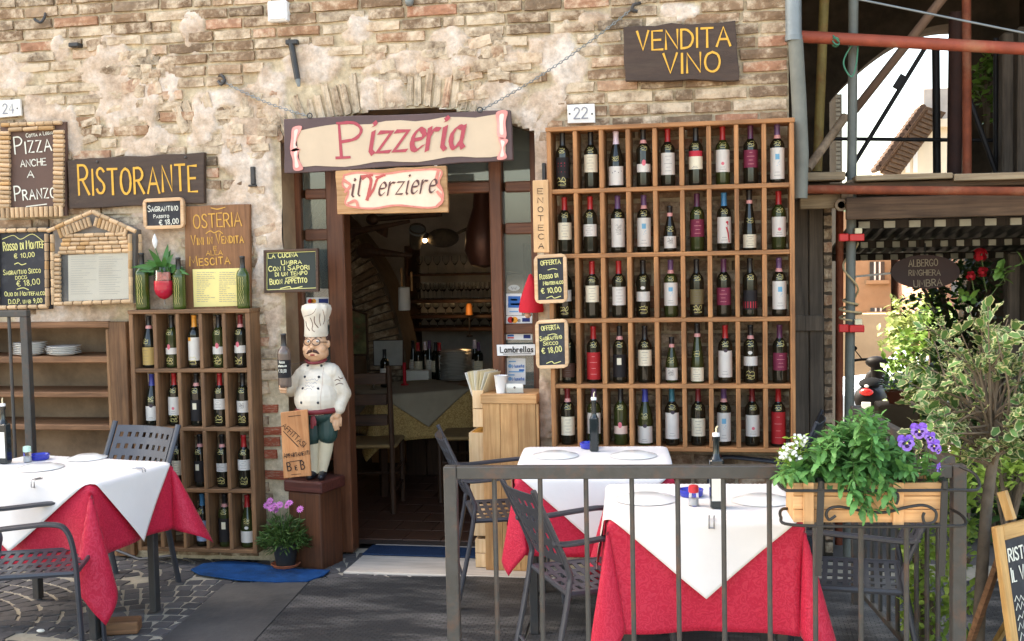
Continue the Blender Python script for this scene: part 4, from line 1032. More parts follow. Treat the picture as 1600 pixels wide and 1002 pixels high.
# ------------------------------------------------------------------ bottles
PROF = {
 'B': [(.001, .004), (.033, 0), (.0368, .004), (.0372, .02), (.0372, .185), (.0362, .198), (.031, .211), (.022, .222), (.0158, .232), (.0142, .245), (.0138, .288), (.0152, .290), (.0152, .297), (.0135, .300), (.001, .300)],
 'G': [(.001, .004), (.036, 0), (.040, .004), (.0405, .02), (.0405, .125), (.038, .15), (.031, .182), (.0225, .212), (.0165, .236), (.0145, .255), (.014, .286), (.0155, .288), (.0155, .294), (.0135, .297), (.001, .297)],
 'F': [(.001, .004), (.032, 0), (.0352, .004), (.0355, .02), (.0352, .085), (.031, .13), (.024, .18), (.018, .225), (.0148, .255), (.014, .30), (.0155, .302), (.0155, .309), (.0135, .312), (.001, .312)],
 'H': [(.001, .004), (.030, 0), (.0332, .004), (.0335, .015), (.0335, .098), (.029, .122), (.0215, .15), (.0155, .175), (.0138, .19), (.0135, .228), (.015, .230), (.015, .236), (.013, .239), (.001, .239)]}
def bglass(nm, c): return mat(nm, c, .07, 0, .1, 10, 0, 1, .6, 0)
M_bot = bglass('bottle_glass_dark', C(24, 26, 19)); M_botg = bglass('bottle_glass_green', C(58, 74, 24)); M_botg2 = bglass('bottle_glass_olive', C(46, 54, 24))
CAPC = {'black': C(30, 28, 28), 'red': C(172, 30, 34), 'darkred': C(120, 30, 34), 'purple': C(104, 72, 112), 'plum': C(92, 44, 74), 'white': C(236, 214, 224), 'blue': C(58, 66, 150), 'sky': C(58, 128, 172), 'teal': C(36, 104, 116), 'orange': C(226, 150, 52)}
LABC = {'white': C(216, 208, 196), 'cream': C(226, 214, 186), 'burgundy': C(124, 44, 66), 'black': C(36, 32, 32), 'red': C(176, 40, 42), 'olive': C(112, 98, 66), 'gold': C(180, 150, 90), 'brown': C(84, 56, 44), 'pinkish': C(226, 196, 178), 'bluish': C(140, 156, 186)}
M_cap = {k: mat('capsule_'+k, v, .35, .0, .05, 10, 0, 1, .6, 0) for k, v in CAPC.items()}
M_lab = {k: mat('label_'+k, v, .7, 0, .05, 20, 0, 1, .3, 0) for k, v in LABC.items()}
M_band = mat('neck_band', C(226, 158, 150), .6, 0, .05, 20, 0); M_gold = mat('gold_pen', C(206, 190, 120), .45, .2, .05, 20, 0)
M_pink = flat('emblem_pink', C(214, 110, 120)); M_blue = flat('emblem_blue', C(110, 165, 190)); M_grey = flat('emblem_grey', C(112, 104, 100)); M_crim = flat('emblem_crimson', C(190, 50, 62)); M_dkp = flat('emblem_dark', C(70, 60, 66))
def rad(prof, z):
    for i in range(1, len(prof)-1):
        (r0, z0), (r1, z1) = prof[i], prof[i+1]
        if z0 <= z <= z1 and z1 > z0: return r0+(r1-r0)*(z-z0)/(z1-z0)
    return prof[4][0]
_mc = {}
def cached(key, fn):
    if key not in _mc: _mc[key] = fn()
    return _mc[key]
def wrap_poly(mb, prof, pts, w, e=.0007):
    def fn(v):
        r = rad(prof, v.y)+e; a = v.x/max(r, .01)
        return (r*math.sin(a), -r*math.cos(a), v.y)
    ribbon(mb, pts, w, fn)
def scrib(x0, z0, x1, h, k):
    rs = random.Random(k); P = []; n = 7
    for i in range(n): P.append((x0+(x1-x0)*i/(n-1), z0+h*rs.uniform(-.5, .5) if i else z0))
    P += [(x1-.004, z0-h*.7), (x0+.006, z0-h*.62)]
    return [(v.x, v.y) for v in catmull([(a, b, 0) for a, b in P], 4)]
def disc(mb, prof, cx, cz, rx, rz, e=.0009, n=12):
    V = []
    for k in range(n+1):
        if k == n: x, z = cx, cz
        else: x, z = cx+rx*math.cos(2*math.pi*k/n), cz+rz*math.sin(2*math.pi*k/n)
        r = rad(prof, z)+e; a = x/r; V.append((r*math.sin(a), -r*math.cos(a), z))
    mb.add(V, [(k, (k+1) % n, n) for k in range(n)])
def patch(mb, prof, x0, x1, z0, z1, e=.0007):
    n = 6; V = []
    for k in range(n+1):
        for z in (z0, z1):
            x = x0+(x1-x0)*k/n; r = rad(prof, z)+e; a = x/r; V.append((r*math.sin(a), -r*math.cos(a), z))
    mb.add(V, [(2*k, 2*k+2, 2*k+3, 2*k+1) for k in range(n)])
def bottle(loc, typ, cap, band, lab, l0, l1, emb, sig, desc, group, scale=1.0, glass=None, rz=None):
    prof = PROF[typ]; H = prof[-1][1]; g = glass or M_bot
    me = cached(('g', typ, g.name), lambda: mesh_of('wine_bottle', (lambda m: (m.lathe(prof, n=20), m)[1])(MB()), g, 60))
    o = obj('wine_bottle', me, None, None, loc=loc, rot=(0, 0, rnd(-.18, .18) if rz is None else rz)); o.scale = (scale,)*3
    tag(o, desc, 'wine bottle', group)
    hz = H-.068 if typ != 'H' else H-.05
    def capm():
        m = MB(); P = [(rad(prof, hz)+.0006, hz)]+[(r+.0006, z) for r, z in prof if z > hz and r > .002]+[(.0005, H+.0008)]
        m.lathe(P, n=16); return mesh_of('capsule', m, M_cap[cap], 50)
    obj('capsule', cached(('c', typ, cap), capm), None, o)
    if band:
        def bm():
            m = MB(); z0 = hz-.004; m.lathe([(rad(prof, z0)+.001, z0), (rad(prof, z0+.008)+.0014, z0+.008), (rad(prof, z0+.018)+.001, z0+.018)], n=16); return mesh_of('neck_band', m, M_band, 50)
        obj('neck_band', cached(('b', typ), bm), None, o)
    if lab:
        def lm():
            m = MB(); za, zb = l0*H, l1*H; n = 3
            P = [(rad(prof, za+(zb-za)*k/n)+.0004, za+(zb-za)*k/n) for k in range(n+1)]
            m.lathe(P, n=16, a0=-math.pi/2-1.25, a1=-math.pi/2+1.25); return mesh_of('label', m, M_lab[lab], 50)
        L = obj('label', cached(('l', typ, lab, l0, l1), lm), None, o)
        za, zb = l0*H, l1*H; hh = zb-za
        def text_lines(m, a=.18, b=.84, n=5):
            for k in range(n): z = za+hh*(a+(b-a)*k/max(n-1, 1)); w = [.016, .011, .02, .008][k % 4]; wrap_poly(m, prof, [(-w+2*w*i/5, z) for i in range(6)], .0016)
        m = MB(); em = M_grey
        if emb == 'circle': disc(m, prof, 0, za+hh*.38, .0085, .0085); em = M_pink
        elif emb == 'blue': patch(m, prof, -.010, .012, za+hh*.62, za+hh*.8); wrap_poly(m, prof, [(-.012, za+hh*.55), (.004, za+hh*.5), (.012, za+hh*.58), (-.002, za+hh*.42), (.012, za+hh*.46)], .0022); em = M_blue
        elif emb == 'figure':
            wrap_poly(m, prof, [(.012, za+hh*.8), (.02, za+hh*.72), (.012, za+hh*.6), (.02, za+hh*.4), (.026, za+hh*.05)], .008); disc(m, prof, .016, za+hh*.8, .007, .006); em = M_crim
        elif emb == 'sketch': [wrap_poly(m, prof, scrib(-.014, za+hh*(.5+.12*k), .014, .012, k), .0014) for k in range(3)]; em = M_grey
        elif emb == 'band': wrap_poly(m, prof, [(-.034, za+hh*.72), (-.015, za+hh*.66), (0, za+hh*.74), (.018, za+hh*.66), (.034, za+hh*.74)], .006); em = M_dkp
        elif emb == 'redtop': patch(m, prof, -.043, .043, zb-.0005, zb+.028); em = M_crim
        elif emb == 'redtext': [wrap_poly(m, prof, [(-.018, za+hh*z), (0, za+hh*z), (.018, za+hh*z)], .004) for z in (.3, .58, .72)]; em = M_crim
        elif emb == 'square': patch(m, prof, -.012, .012, za+hh*.55, za+hh*.85); em = M_lab['cream']
        elif emb == 'oval': disc(m, prof, 0, zb+.02, .012, .009); em = M_lab['white']
        elif emb == 'pinkemb': disc(m, prof, 0, zb+.006, .0105, .016); em = M_pink
        elif emb == 'medal': disc(m, prof, .004, zb+.002, .011, .010); em = M_dkp
        elif emb == 'lighttext': text_lines(m, .2, .85, 4); em = M_band
        elif emb == 'strip': patch(m, prof, -.042, .042, za+hh*.08, za+hh*.42); em = M_crim
        elif emb == 'orange': patch(m, prof, -.03, -.005, zb-.02, zb+.0); em = M_cap['orange']
        else: text_lines(m); em = M_grey
        obj('emblem', mesh_of('emblem', m, em), None, L)
        if emb in ('circle', 'figure', 'blue', 'medal', 'redtop'):
            m = MB(); text_lines(m, .12, .22, 2); 
            obj('small_print', mesh_of('small_print', m, M_grey), None, L)
    if sig:
        m = MB(); k = hash((loc[0], loc[2])) % 997
        if 's' in sig: z = .205 if typ in 'B' else (.155 if typ in 'GF' else .12); [wrap_poly(m, prof, scrib(-.017, z+.008-.014*q, .017, .012, k+q), .0018, .0009) for q in (0, 1)]
        if 'l' in sig: [wrap_poly(m, prof, scrib(-.022, .055-.018*q, .022, .02, k+9+q), .0022, .0009) for q in (0, 1)]
        if 'v' in sig:
            for q in range(3): wrap_poly(m, prof, [(-.012+.012*q+rnd(-.002, .002), .03+.15*i/9+(.002)) if i % 2 else (-.008+.012*q, .03+.15*i/9) for i in range(10)], .0018, .0009)
        obj('gold_writing', mesh_of('gold_writing', m, M_gold), None, o)
    return o
T_R = [
 [('B','black',0,'black',.2,.56,'redtext','sl'),('B','black',0,'cream',.29,.6,'','s'),('G','white',0,'white',.05,.38,'band','s'),('B','black',1,'white',.26,.4,'pinkemb','s'),('B','red',0,'white',.2,.58,'','s'),('B','black',0,'cream',.28,.5,'redtop','s'),('B','red',0,'white',.22,.6,'circle','s'),('B','plum',0,'burgundy',.28,.58,'lighttext','s'),('B','purple',1,'white',.07,.6,'blue','s')],
 [('B','red',0,'cream',.25,.55,'','s'),('B','red',0,'white',.3,.51,'','s'),('B','purple',0,'white',.1,.6,'sketch','s'),('B','purple',1,'white',.1,.6,'blue','s'),('H','black',1,'white',.08,.34,'sketch','s'),('B','plum',0,'burgundy',.25,.55,'lighttext','s'),('B','sky',0,'white',.13,.58,'figure','s'),('F','black',1,'cream',.04,.26,'','s'),('B','red',0,'white',.22,.56,'circle','s')],
 [('B','black',0,'white',.3,.5,'','sl'),('B','red',0,'cream',.28,.57,'','s'),('B','red',0,'white',.22,.54,'','s'),('B','black',0,'white',.28,.45,'oval','sl'),('B','purple',1,'white',.2,.6,'blue','s'),('B','black',0,'olive',.22,.48,'','sl'),('B','plum',0,'burgundy',.2,.5,'lighttext','s'),('B','black',0,'black',.12,.45,'strip','s'),('B','purple',1,'white',.12,.6,'blue','s')],
 [('B','black',0,'brown',.1,.35,'','s'),('B','red',0,'red',.06,.54,'lighttext','s'),('B','black',1,'black',.1,.5,'square','s'),('B','black',0,'cream',.3,.58,'','s'),('H','black',1,'white',.06,.33,'sketch','s'),('F','black',1,'cream',.03,.26,'','s'),('B','red',0,'white',.1,.56,'medal','s'),('B','black',1,'white',.3,.46,'oval','sl'),('B','plum',0,'burgundy',.22,.52,'lighttext','s')],
 [('B','darkred',1,'cream',.17,.5,'','s'),('B','purple',1,'white',.2,.57,'','s'),('B','black',0,'pinkish',.2,.34,'pinkemb','s'),('G','blue',0,'white',.04,.34,'medal','s'),('B','teal',0,'white',.12,.58,'medal','s'),('B','darkred',0,'cream',.17,.48,'','s'),('B','purple',1,'white',.08,.58,'blue','s'),('B','darkred',0,'white',.17,.54,'circle','s'),('B','red',0,'red',.05,.6,'lighttext','s')]]
T_L = [
 [('G','black',1,'gold',.06,.4,'','s'),('B','black',0,'white',.26,.38,'pinkemb','sl'),('B','orange',0,'white',.14,.58,'orange','l'),('B','black',0,'white',.26,.4,'pinkemb','sl'),('B','darkred',1,'white',.28,.42,'pinkemb','sl')],
 [('G','blue',0,'white',.1,.38,'medal','s'),('B','red',0,'white',.2,.55,'circle','sl'),('B','black',1,'black',.1,.5,'square','s'),('B','red',0,'white',.32,.52,'','sl'),('B','black',0,'white',.26,.48,'sketch','sl')],
 [None,('B','black',0,'cream',.22,.5,'','s'),('B','black',1,'black',.1,.5,'square','s'),('B','black',1,'white',.3,.46,'','sl'),('B','red',0,'white',.34,.54,'','sl')],
 [None,None,('B','sky',0,'bluish',.1,.5,'','s'),('B','black',1,'black',.1,.55,'square','s'),('G','red',0,'white',.1,.32,'oval','s')]]
ORD = ['first', 'second', 'third', 'fourth', 'fifth', 'sixth', 'seventh', 'eighth', 'ninth']
TN = {'B': 'bottle', 'G': 'sloping-shouldered bottle', 'F': 'slim bottle', 'H': 'half bottle'}
def fill_rack(T, cells, y, rown, rackn, group, glass=None):
    for i, row in enumerate(T):
        for j, q in enumerate(row):
            if not q: continue
            x, z = cells[i][j]; typ, cap, band, lab, l0, l1, emb, sig = q
            d = f"{cap}-capped{' pink-banded' if band else ''} {TN[typ]} with {lab} label, {ORD[j]} cell from left, {rown[i]} row of {rackn} rack"
            g = glass
            if random.random() < .2: g = M_botg2
            bottle((x+rnd(-.006, .006), y+rnd(-.012, .012), z+.0005), typ, cap, band, lab, l0, l1, emb, sig, d, group, 1.0, g)
fill_rack(T_R, cellR, -.115, ['top', 'second', 'middle', 'fourth', 'bottom'], 'large', 'wine bottles in the large rack')
fill_rack(T_L, cellL, -.085, ['top', 'second', 'third', 'bottom'], 'smaller', 'wine bottles in the smaller rack')
# green bottles standing on top of the smaller rack
zt = W(300, 482.5, LY+.05).z+.0
for (px, s, lb) in ((224, 1.08, 'green bottle with gold writing standing left of the red goblet plant'), (281, .98, 'green bottle with gold writing standing right of the red goblet plant'), (381, .98, 'green bottle with gold writing standing before the brown OSTERIA plank')):
    p = W(px, 482, LY+.06)
    tz = rackL.location.z+(W(300, 490, LY).z-rackL.location.z)+.0225
    bottle((p.x, LY+.06, tz), 'B', 'black', 0, None, 0, 0, '', 'v', lb, 'green bottles on top of the smaller rack', s, M_botg, 0)
# goblet with red gel and spiky plant
tz = W(300, 490, LY).z+.0225
p = W(256, 440, LY+.06); k = MPP(p)
t = thing('goblet_planter', 'stemmed glass goblet of red gel holding a spiky green plant', 'goblet', (p.x, LY+.06, tz))
M_gob = mat('red_gel', C(182, 34, 56), .08, 0, .1, 6, 0, 1, .6, 0); M_gl = glass_mat('goblet_glass', (.9, .92, .92, 1), .02)
mb = MB(); mb.lathe([(.028, 0), (.028, .003), (.005, .006), (.004, 14*k), (.006, 16*k)], n=16); obj('stem', mb, M_gl, t, 50)
mb = MB(); mb.lathe([(.003, 15.5*k), (.026, 18*k), (.048, 24*k), (.056, 32*k), (.057, 40*k), (.056, 45*k), (.001, 45.5*k)], n=20); obj('red_gel', mb, M_gob, t, 50)
mb = MB(); mb.lathe([(.056, 45.2*k), (.054, 54*k), (.050, 66*k)], n=20); solid(obj('glass_rim', mb, M_cglass, t, 50), .002); mb = MB(); mb.lathe([(.054, 45.6*k), (.052, 52*k), (.045, 58*k), (.001, 59*k)], n=20); obj('gravel', mb, mat('pink_gravel', C(196, 110, 92), .7, 0, .4, 60, .5, 90), t, 60)
M_leafd = mat('leaf_deep', C(66, 112, 52), .5, 0, .25, 20, .1, 60, .4); M_leafd.node_tree.nodes['Principled BSDF'].inputs['Subsurface Weight'].default_value = 0
for q in range(24):
    a = rnd(0, 6.28); L = rnd(.13, .22); el = rnd(.05, 1.2)
    d = Vector((math.cos(a)*math.cos(el), math.sin(a)*math.cos(el)*.6, math.sin(el))); sd = d.cross(Vector((0, -1, .2))).normalized(); mb = MB(); V = []; n = 5
    for i in range(n+1):
        s = i/n; c = d*(L*s)+Vector((0, 0, -.06*s*s*math.cos(el))); w = .017*math.sin(math.pi*min(s*.8+.2, 1))*(1.0)+.0008
        V += [c-sd*w, c+Vector((0, .003, -.003)), c+sd*w]
    mb.add(V, [(3*i+u, 3*i+u+1, 3*i+u+4, 3*i+u+3) for i in range(n) for u in (0, 1)])
    obj('leaf', mb, M_leafd, t, 60, loc=(0, 0, 60*k))
mb = MB(); mb.lathe([(.002, 0), (.012, .02), (.016, .045), (.008, .07), (.0005, .085)], n=8); obj('bud', mb, M_white, t, 60, loc=(-.035, -.02, 95*k))
mb = MB(); mb.tube([(0, 0, 60*k), (-.02, -.01, 80*k), (-.035, -.02, 97*k)], .003, 5); obj('flower_stalk', mb, M_leafd, t, 60)
# ------------------------------------------------------------------ recessed shelf unit with plates
M_hx = wood('hutch_shelf', C(104, 72, 48), C(156, 112, 78), 'x', .6); M_hz = wood('hutch_upright', C(94, 66, 44), C(144, 104, 70), 'z', .6)
t = thing('shelf_unit', 'brown plank shelves built into the wall recess at left', 'shelves', (W(190, 700, -.03).x, -.03, 0)); ox = t.location.x
xa = XL-.3; xb = W(173, 600, -.03).x
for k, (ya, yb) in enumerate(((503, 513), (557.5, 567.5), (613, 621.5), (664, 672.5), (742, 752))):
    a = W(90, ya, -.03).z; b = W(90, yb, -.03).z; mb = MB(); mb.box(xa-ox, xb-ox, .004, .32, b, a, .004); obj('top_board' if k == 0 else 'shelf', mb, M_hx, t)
mb = MB(); mb.box(xb-ox+.001, W(200.5, 600, -.03).x-ox, -.004, .05, .02, W(186, 503, -.03).z, .004); obj('upright', mb, M_hz, t)
mb = MB(); mb.box(xb-ox-.02, xb-ox, -.001, .05, .02, W(186, 515, -.03).z, .003); obj('upright_edge', mb, wood('hutch_edge', C(130, 94, 62), C(168, 126, 88), 'z'), t)
M_china = mat('white_china', C(232, 230, 224), .15, 0, .03, 5, 0, 1, .6, 0)
def plate_mesh(r):
    m = MB(); m.lathe([(.001, 0), (r*.55, 0), (r*.62, .004), (r*.98, .014), (r, .016), (r*.97, .017), (r*.6, .007), (r*.5, .004), (.001, .004)], n=28); return mesh_of('plate', m, M_china, 50)
def stack(px, r, n, y, zpx, label, group):
    p = W(px, zpx, -.03); z = p.z; xx = W(px, zpx, y).x; me = plate_mesh(r)
    for k in range(n):
        lb = f"{['lowest','second','third','fourth','fifth','sixth','seventh','topmost'][k] if k < n-1 else 'topmost'} white plate of {label}"
        o = obj('plate', me, None, None, loc=(xx+rnd(-.003, .003), y+rnd(-.003, .003), z+.0005+k*.0105)); tag(o, lb, 'plate', group)
stack(48, .098, 7, .07, 557.8, 'the taller stack on recessed shelf', 'plates stacked on the recessed shelf')
stack(100, .099, 5, .06, 557.8, 'the shorter stack on recessed shelf', 'plates stacked on the recessed shelf')
import numpy as np
from mathutils.bvhtree import BVHTree
def capsule(mb, a, b, ra, rb, n=14):
    a = Vector(a); b = Vector(b); P = []; rr = []
    d = (b-a); L = d.length; d.normalize()
    for i in range(5): t = math.pi/2*(1-i/4); P.append(a-d*ra*math.sin(t)*.999); rr.append(max(ra*math.cos(t), ra*.05))
    for i in range(1, 5): t = math.pi/2*(i/4); P.append(b+d*rb*math.sin(t)*.999); rr.append(max(rb*math.cos(t), rb*.05))
    # insert end of b side start
    P.insert(5, b.copy()); rr.insert(5, rb)
    mb.tube(P, rr, n)
def fuse(name, prims, mats, voxel, sm=6):
    """one continuous skin over capsules ('c', a, b, ra, rb, mat) and ellipsoids ('e', c, r, mat)"""
    mb = MB()
    for p in prims:
        if p[0] == 'c': capsule(mb, p[1], p[2], p[3], p[4])
        else: mb.ball(p[1], p[2], 20, 14)
    o = obj('tmp', mb, mats[0]); m = o.modifiers.new('r', 'REMESH'); m.mode = 'VOXEL'; m.voxel_size = voxel
    s_ = o.modifiers.new('s', 'SMOOTH'); s_.factor = .5; s_.iterations = sm
    dg = bpy.context.evaluated_depsgraph_get(); me = bpy.data.meshes.new_from_object(o.evaluated_get(dg)); me.name = name
    bpy.data.objects.remove(o)
    n = len(me.polygons); c = np.empty(n*3); me.polygons.foreach_get('center', c); c = c.reshape(n, 3)
    best = np.full(n, 1e9); idx = np.zeros(n, int)
    for p in prims:
        if p[0] == 'c':
            a = np.array(p[1]); b = np.array(p[2]); ab = b-a; t = np.clip(((c-a)@ab)/max(ab@ab, 1e-12), 0, 1)
            d = np.linalg.norm(c-a-t[:, None]*ab, axis=1)-(p[3]+(p[4]-p[3])*t); mi = p[5]
        else:
            r = np.array(p[2] if isinstance(p[2], (tuple, list)) else (p[2],)*3); q = np.linalg.norm((c-np.array(p[1]))/r, axis=1); d = (q-1)*r.min(); mi = p[3]
        u = d < best; best[u] = d[u]; idx[u] = mi
    me.materials.clear()
    for m in mats: me.materials.append(m)
    me.polygons.foreach_set('material_index', idx.astype(np.int32)); me.polygons.foreach_set('use_smooth', [True]*n); me.update()
    return me
# ------------------------------------------------------------------ pedestal and chef statue
CY = -.02
pp = W(494, 746, CY); k = MPP(pp); pz = pp.z
M_ped = wood('pedestal_wood', C(70, 42, 28), C(104, 64, 42), 'z', .45); M_pedt = wood('pedestal_cap', C(70, 34, 28), C(98, 52, 42), 'x', .5)
ped = thing('pedestal', 'dark varnished wooden post the chef statue stands on', 'pedestal', (W(493, 800, CY).x, CY, 0), R(-14))
mb = MB(); mb.prism([(x, z) for x, z in ((-.108, 0), (.108, 0), (.108, pz-.066), (-.108, pz-.066))], -.108, .108); o_ = obj('body', mb, M_ped, ped)
bv = o_.modifiers.new('b', 'BEVEL'); bv.width = .008; bv.segments = 2
mb = MB(); mb.box(-.128, .128, -.125, .125, pz-.066, pz, .009); obj('cap', mb, M_pedt, ped)
cx0 = W(503, 742, CY).x
chef = thing('chef_statue', 'painted statue of a stout chef in white with bottle and tall hat', 'statue', (cx0, CY-.02, pz+.001))
def L_(px, py, y=0.0): return ((px-503)*k, y*k, (743-py)*k)
K = k
JK, SK, SH, ST, SHOE = 0, 1, 2, 3, 4
M_jk = mat('chef_white', C(220, 207, 187), .45, 0, .06, 6, .06, 20, .4, dirt=C(176, 150, 116), dirt_amt=.6)
M_sk = mat('painted_skin', C(212, 164, 126), .45, 0, .08, 10, .05, 30); M_sh = mat('painted_shorts', C(36, 62, 56), .5, 0, .2, 8, .1, 20); M_st = mat('painted_stockings', C(218, 204, 172), .5, 0, .08, 6, .06, 20); M_shoe = mat('painted_shoes', C(34, 34, 40), .35)
P = [('e', L_(502, 618, -2), (36*K, 33*K, 33*K), JK), ('e', L_(503, 594, 2), (32*K, 25*K, 28*K), JK), ('c', L_(486, 580, 4), L_(522, 580, 4), 17*K, 17*K, JK), ('c', L_(503, 572, 2), L_(503, 560, 0), 12*K, 12*K, JK),
     # viewer's right arm hanging, viewer's left arm bent up to the bottle
     ('c', L_(528, 582, 4), L_(543, 612, 6), 13*K, 11.5*K, JK), ('c', L_(543, 612, 6), L_(539, 631, -4), 11*K, 8.5*K, JK), ('c', L_(539, 628, -4), L_(538.5, 633, -6), 9.5*K, 9.5*K, JK),
     ('c', L_(478, 582, 2), L_(458, 606, 2), 13*K, 11*K, JK), ('c', L_(458, 606, 2), L_(456, 602, -14), 10.5*K, 8.5*K, JK),
     # head with cheeks, double chin, ears, nose
     ('e', L_(503, 533, -2), (18*K, 18*K, 21*K), SK), ('e', L_(503, 547, -4), (20*K, 18*K, 14*K), SK), ('e', L_(503, 552, -7), (15*K, 13*K, 9*K), SK), ('e', L_(492, 541, -10), (8*K, 9*K, 8*K), SK), ('e', L_(514, 541, -10), (8*K, 9*K, 8*K), SK),
     ('e', L_(503.5, 537, -21), (4.2*K, 5*K, 4.4*K), SK), ('c', L_(503.3, 530, -17), L_(503.5, 536, -21), 2.2*K, 3.2*K, SK), ('e', L_(484.5, 534, 0), (3*K, 4*K, 6*K), SK), ('e', L_(522, 534, 0), (3*K, 4*K, 6*K), SK), ('c', L_(498, 549.5, -20), L_(509, 549.5, -20), 2.4*K, 2.4*K, SK),
     # hips and legs
     ('e', L_(502, 644, 0), (31*K, 25*K, 16*K), SH), ('c', L_(490, 648, 0), L_(491, 676, -2), 17*K, 16*K, SH), ('c', L_(517, 648, 0), L_(517, 674, -2), 17*K, 15.5*K, SH),
     ('c', L_(491, 684, 0), L_(491, 700, 2), 12*K, 11.5*K, ST), ('c', L_(491, 700, 2), L_(492, 734, 0), 11.5*K, 7*K, ST), ('c', L_(514, 682, 0), L_(511, 700, 2), 12*K, 11.5*K, ST), ('c', L_(511, 700, 2), L_(506, 733, 0), 11.5*K, 7*K, ST),
     ('c', L_(492, 736, 0), L_(490, 738.5, -16), 6.5*K, 5*K, SHOE), ('c', L_(507, 736, 0), L_(509, 738.5, -16), 6.5*K, 5.2*K, SHOE)]
# hands: palm, four unequal bent fingers and a thumb
def hand(P, palm0, palm1, fingers, thumb):
    P.append(('c', palm0, palm1, 5.2*K, 5.6*K, SK))
    for f in fingers+[thumb]:
        for i in range(len(f)-1): P.append(('c', f[i], f[i+1], (2.5-.25*i)*K, (2.3-.25*i)*K, SK))
hand(P, L_(538, 637, -6), L_(535, 645, -8), [[L_(531.5, 648, -9), L_(529, 656, -10), L_(530, 662, -9)], [L_(534, 650, -9), L_(532, 659, -11), L_(533, 666, -9)], [L_(537, 650, -8), L_(536, 659, -9), L_(536.5, 665, -7)], [L_(540, 648, -6), L_(540, 656, -6), L_(539.5, 660, -4)]], [L_(533, 641, -11), L_(528, 647, -13), L_(528, 652, -13)])
hand(P, L_(455, 601, -18), L_(452, 596, -20), [[L_(451, 592, -20), L_(455, 591, -33), L_(463, 592, -33)], [L_(451, 596, -20), L_(455, 595.5, -34), L_(464, 596.5, -34)], [L_(451.5, 600, -20), L_(455, 600, -34), L_(463.5, 601, -33)], [L_(452, 604, -19), L_(456, 604.5, -32), L_(462, 605, -31)]], [L_(456, 594, -17), L_(464, 590, -20), L_(468, 588, -26)])
me = fuse('body', P, [M_jk, M_sk, M_sh, M_st, M_shoe], .0033, 5)
body = obj('body', me, None, chef)
bm = bmesh.new(); bm.from_mesh(me); bvh = BVHTree.FromBMesh(bm); bm.free()
def surf(px, py, e=.0):
    p = L_(px, py); h = bvh.ray_cast(Vector((p[0], -.5, p[2])), Vector((0, 1, 0)))
    return Vector((p[0], (h[0].y if h[0] else -.05)-e, p[2]))
for px, py in ((490, 567), (512, 567), (489, 583), (512, 583), (488, 600), (513, 600), (487, 621), (514, 621)):
    p = surf(px, py); mb = MB(); mb.ball(p, (2.2*K, 1.5*K, 2.2*K), 8, 6); obj('button', mb, M_shoe, chef, 60)
def stroke3(name, pts, r, m, e=.0005):
    mb = MB(); mb.tube([surf(x, y, e) for x, y in [(v.x, v.y) for v in catmull([(a, b, 0) for a, b in pts], 4)]], r, 5); return obj(name, mb, m, chef, 40)
M_fold = mat('fold_paint', C(96, 62, 48), .6)
stroke3('jacket_seam', [(516, 560), (517, 580), (518, 605), (517, 632)], .0012, mat('seam_paint', C(190, 160, 140), .6))
for q in ([(533, 590), (537, 588), (541, 591)], [(534, 597), (540, 594), (545, 596)], [(538, 584), (541, 587), (546, 586)]): stroke3('sleeve_fold', q, .0022, M_fold)
for i in range(4):
    y = 587+i*4.5; pts = [(491+j*2.6, y+rnd(-1.2, 1.2)+(.8 if j % 2 else -.8)) for j in range(9-i)]; stroke3('chest_writing', pts, .0009, mat('writing_grey', C(110, 112, 130), .7) if i == 0 else bpy.data.materials['writing_grey'])
M_sash = mat('sash_red', C(120, 34, 40), .55, 0, .15, 10, .1, 30)
mb = MB(); mb.tube([Vector((33.5*K*math.cos(a)-.002, 29*K*math.sin(a), (743-636)*K+.004*math.cos(a))) for a in [i*2*math.pi/32 for i in range(32)]], 4.6*K, 8, closed=True, flat=.75); obj('sash', mb, M_sash, chef, 60)
mb = MB(); p = surf(503, 642, .004); mb.tube([p, p+Vector((-.002, -.006, -.03)), p+Vector((-.006, -.004, -.07))], [.010, .012, .009], 8, flat=.5); mb.tube([p, p+Vector((.012, -.006, -.03)), p+Vector((.012, -.004, -.055))], [.010, .010, .007], 8, flat=.5); obj('sash_end', mb, M_sash, chef, 60)
for i, (s_) in enumerate((-1, 1)):
    mb = MB(); c = Vector(L_(503, 558, -3)); mb.tube([c+Vector((s_*math.cos(a)*15*K, -math.sin(a)*15*K, -4*K*math.sin(a))) for a in [j*math.pi/16 for j in range(9)]], 2.4*K, 7); obj('collar', mb, M_sash, chef, 60)
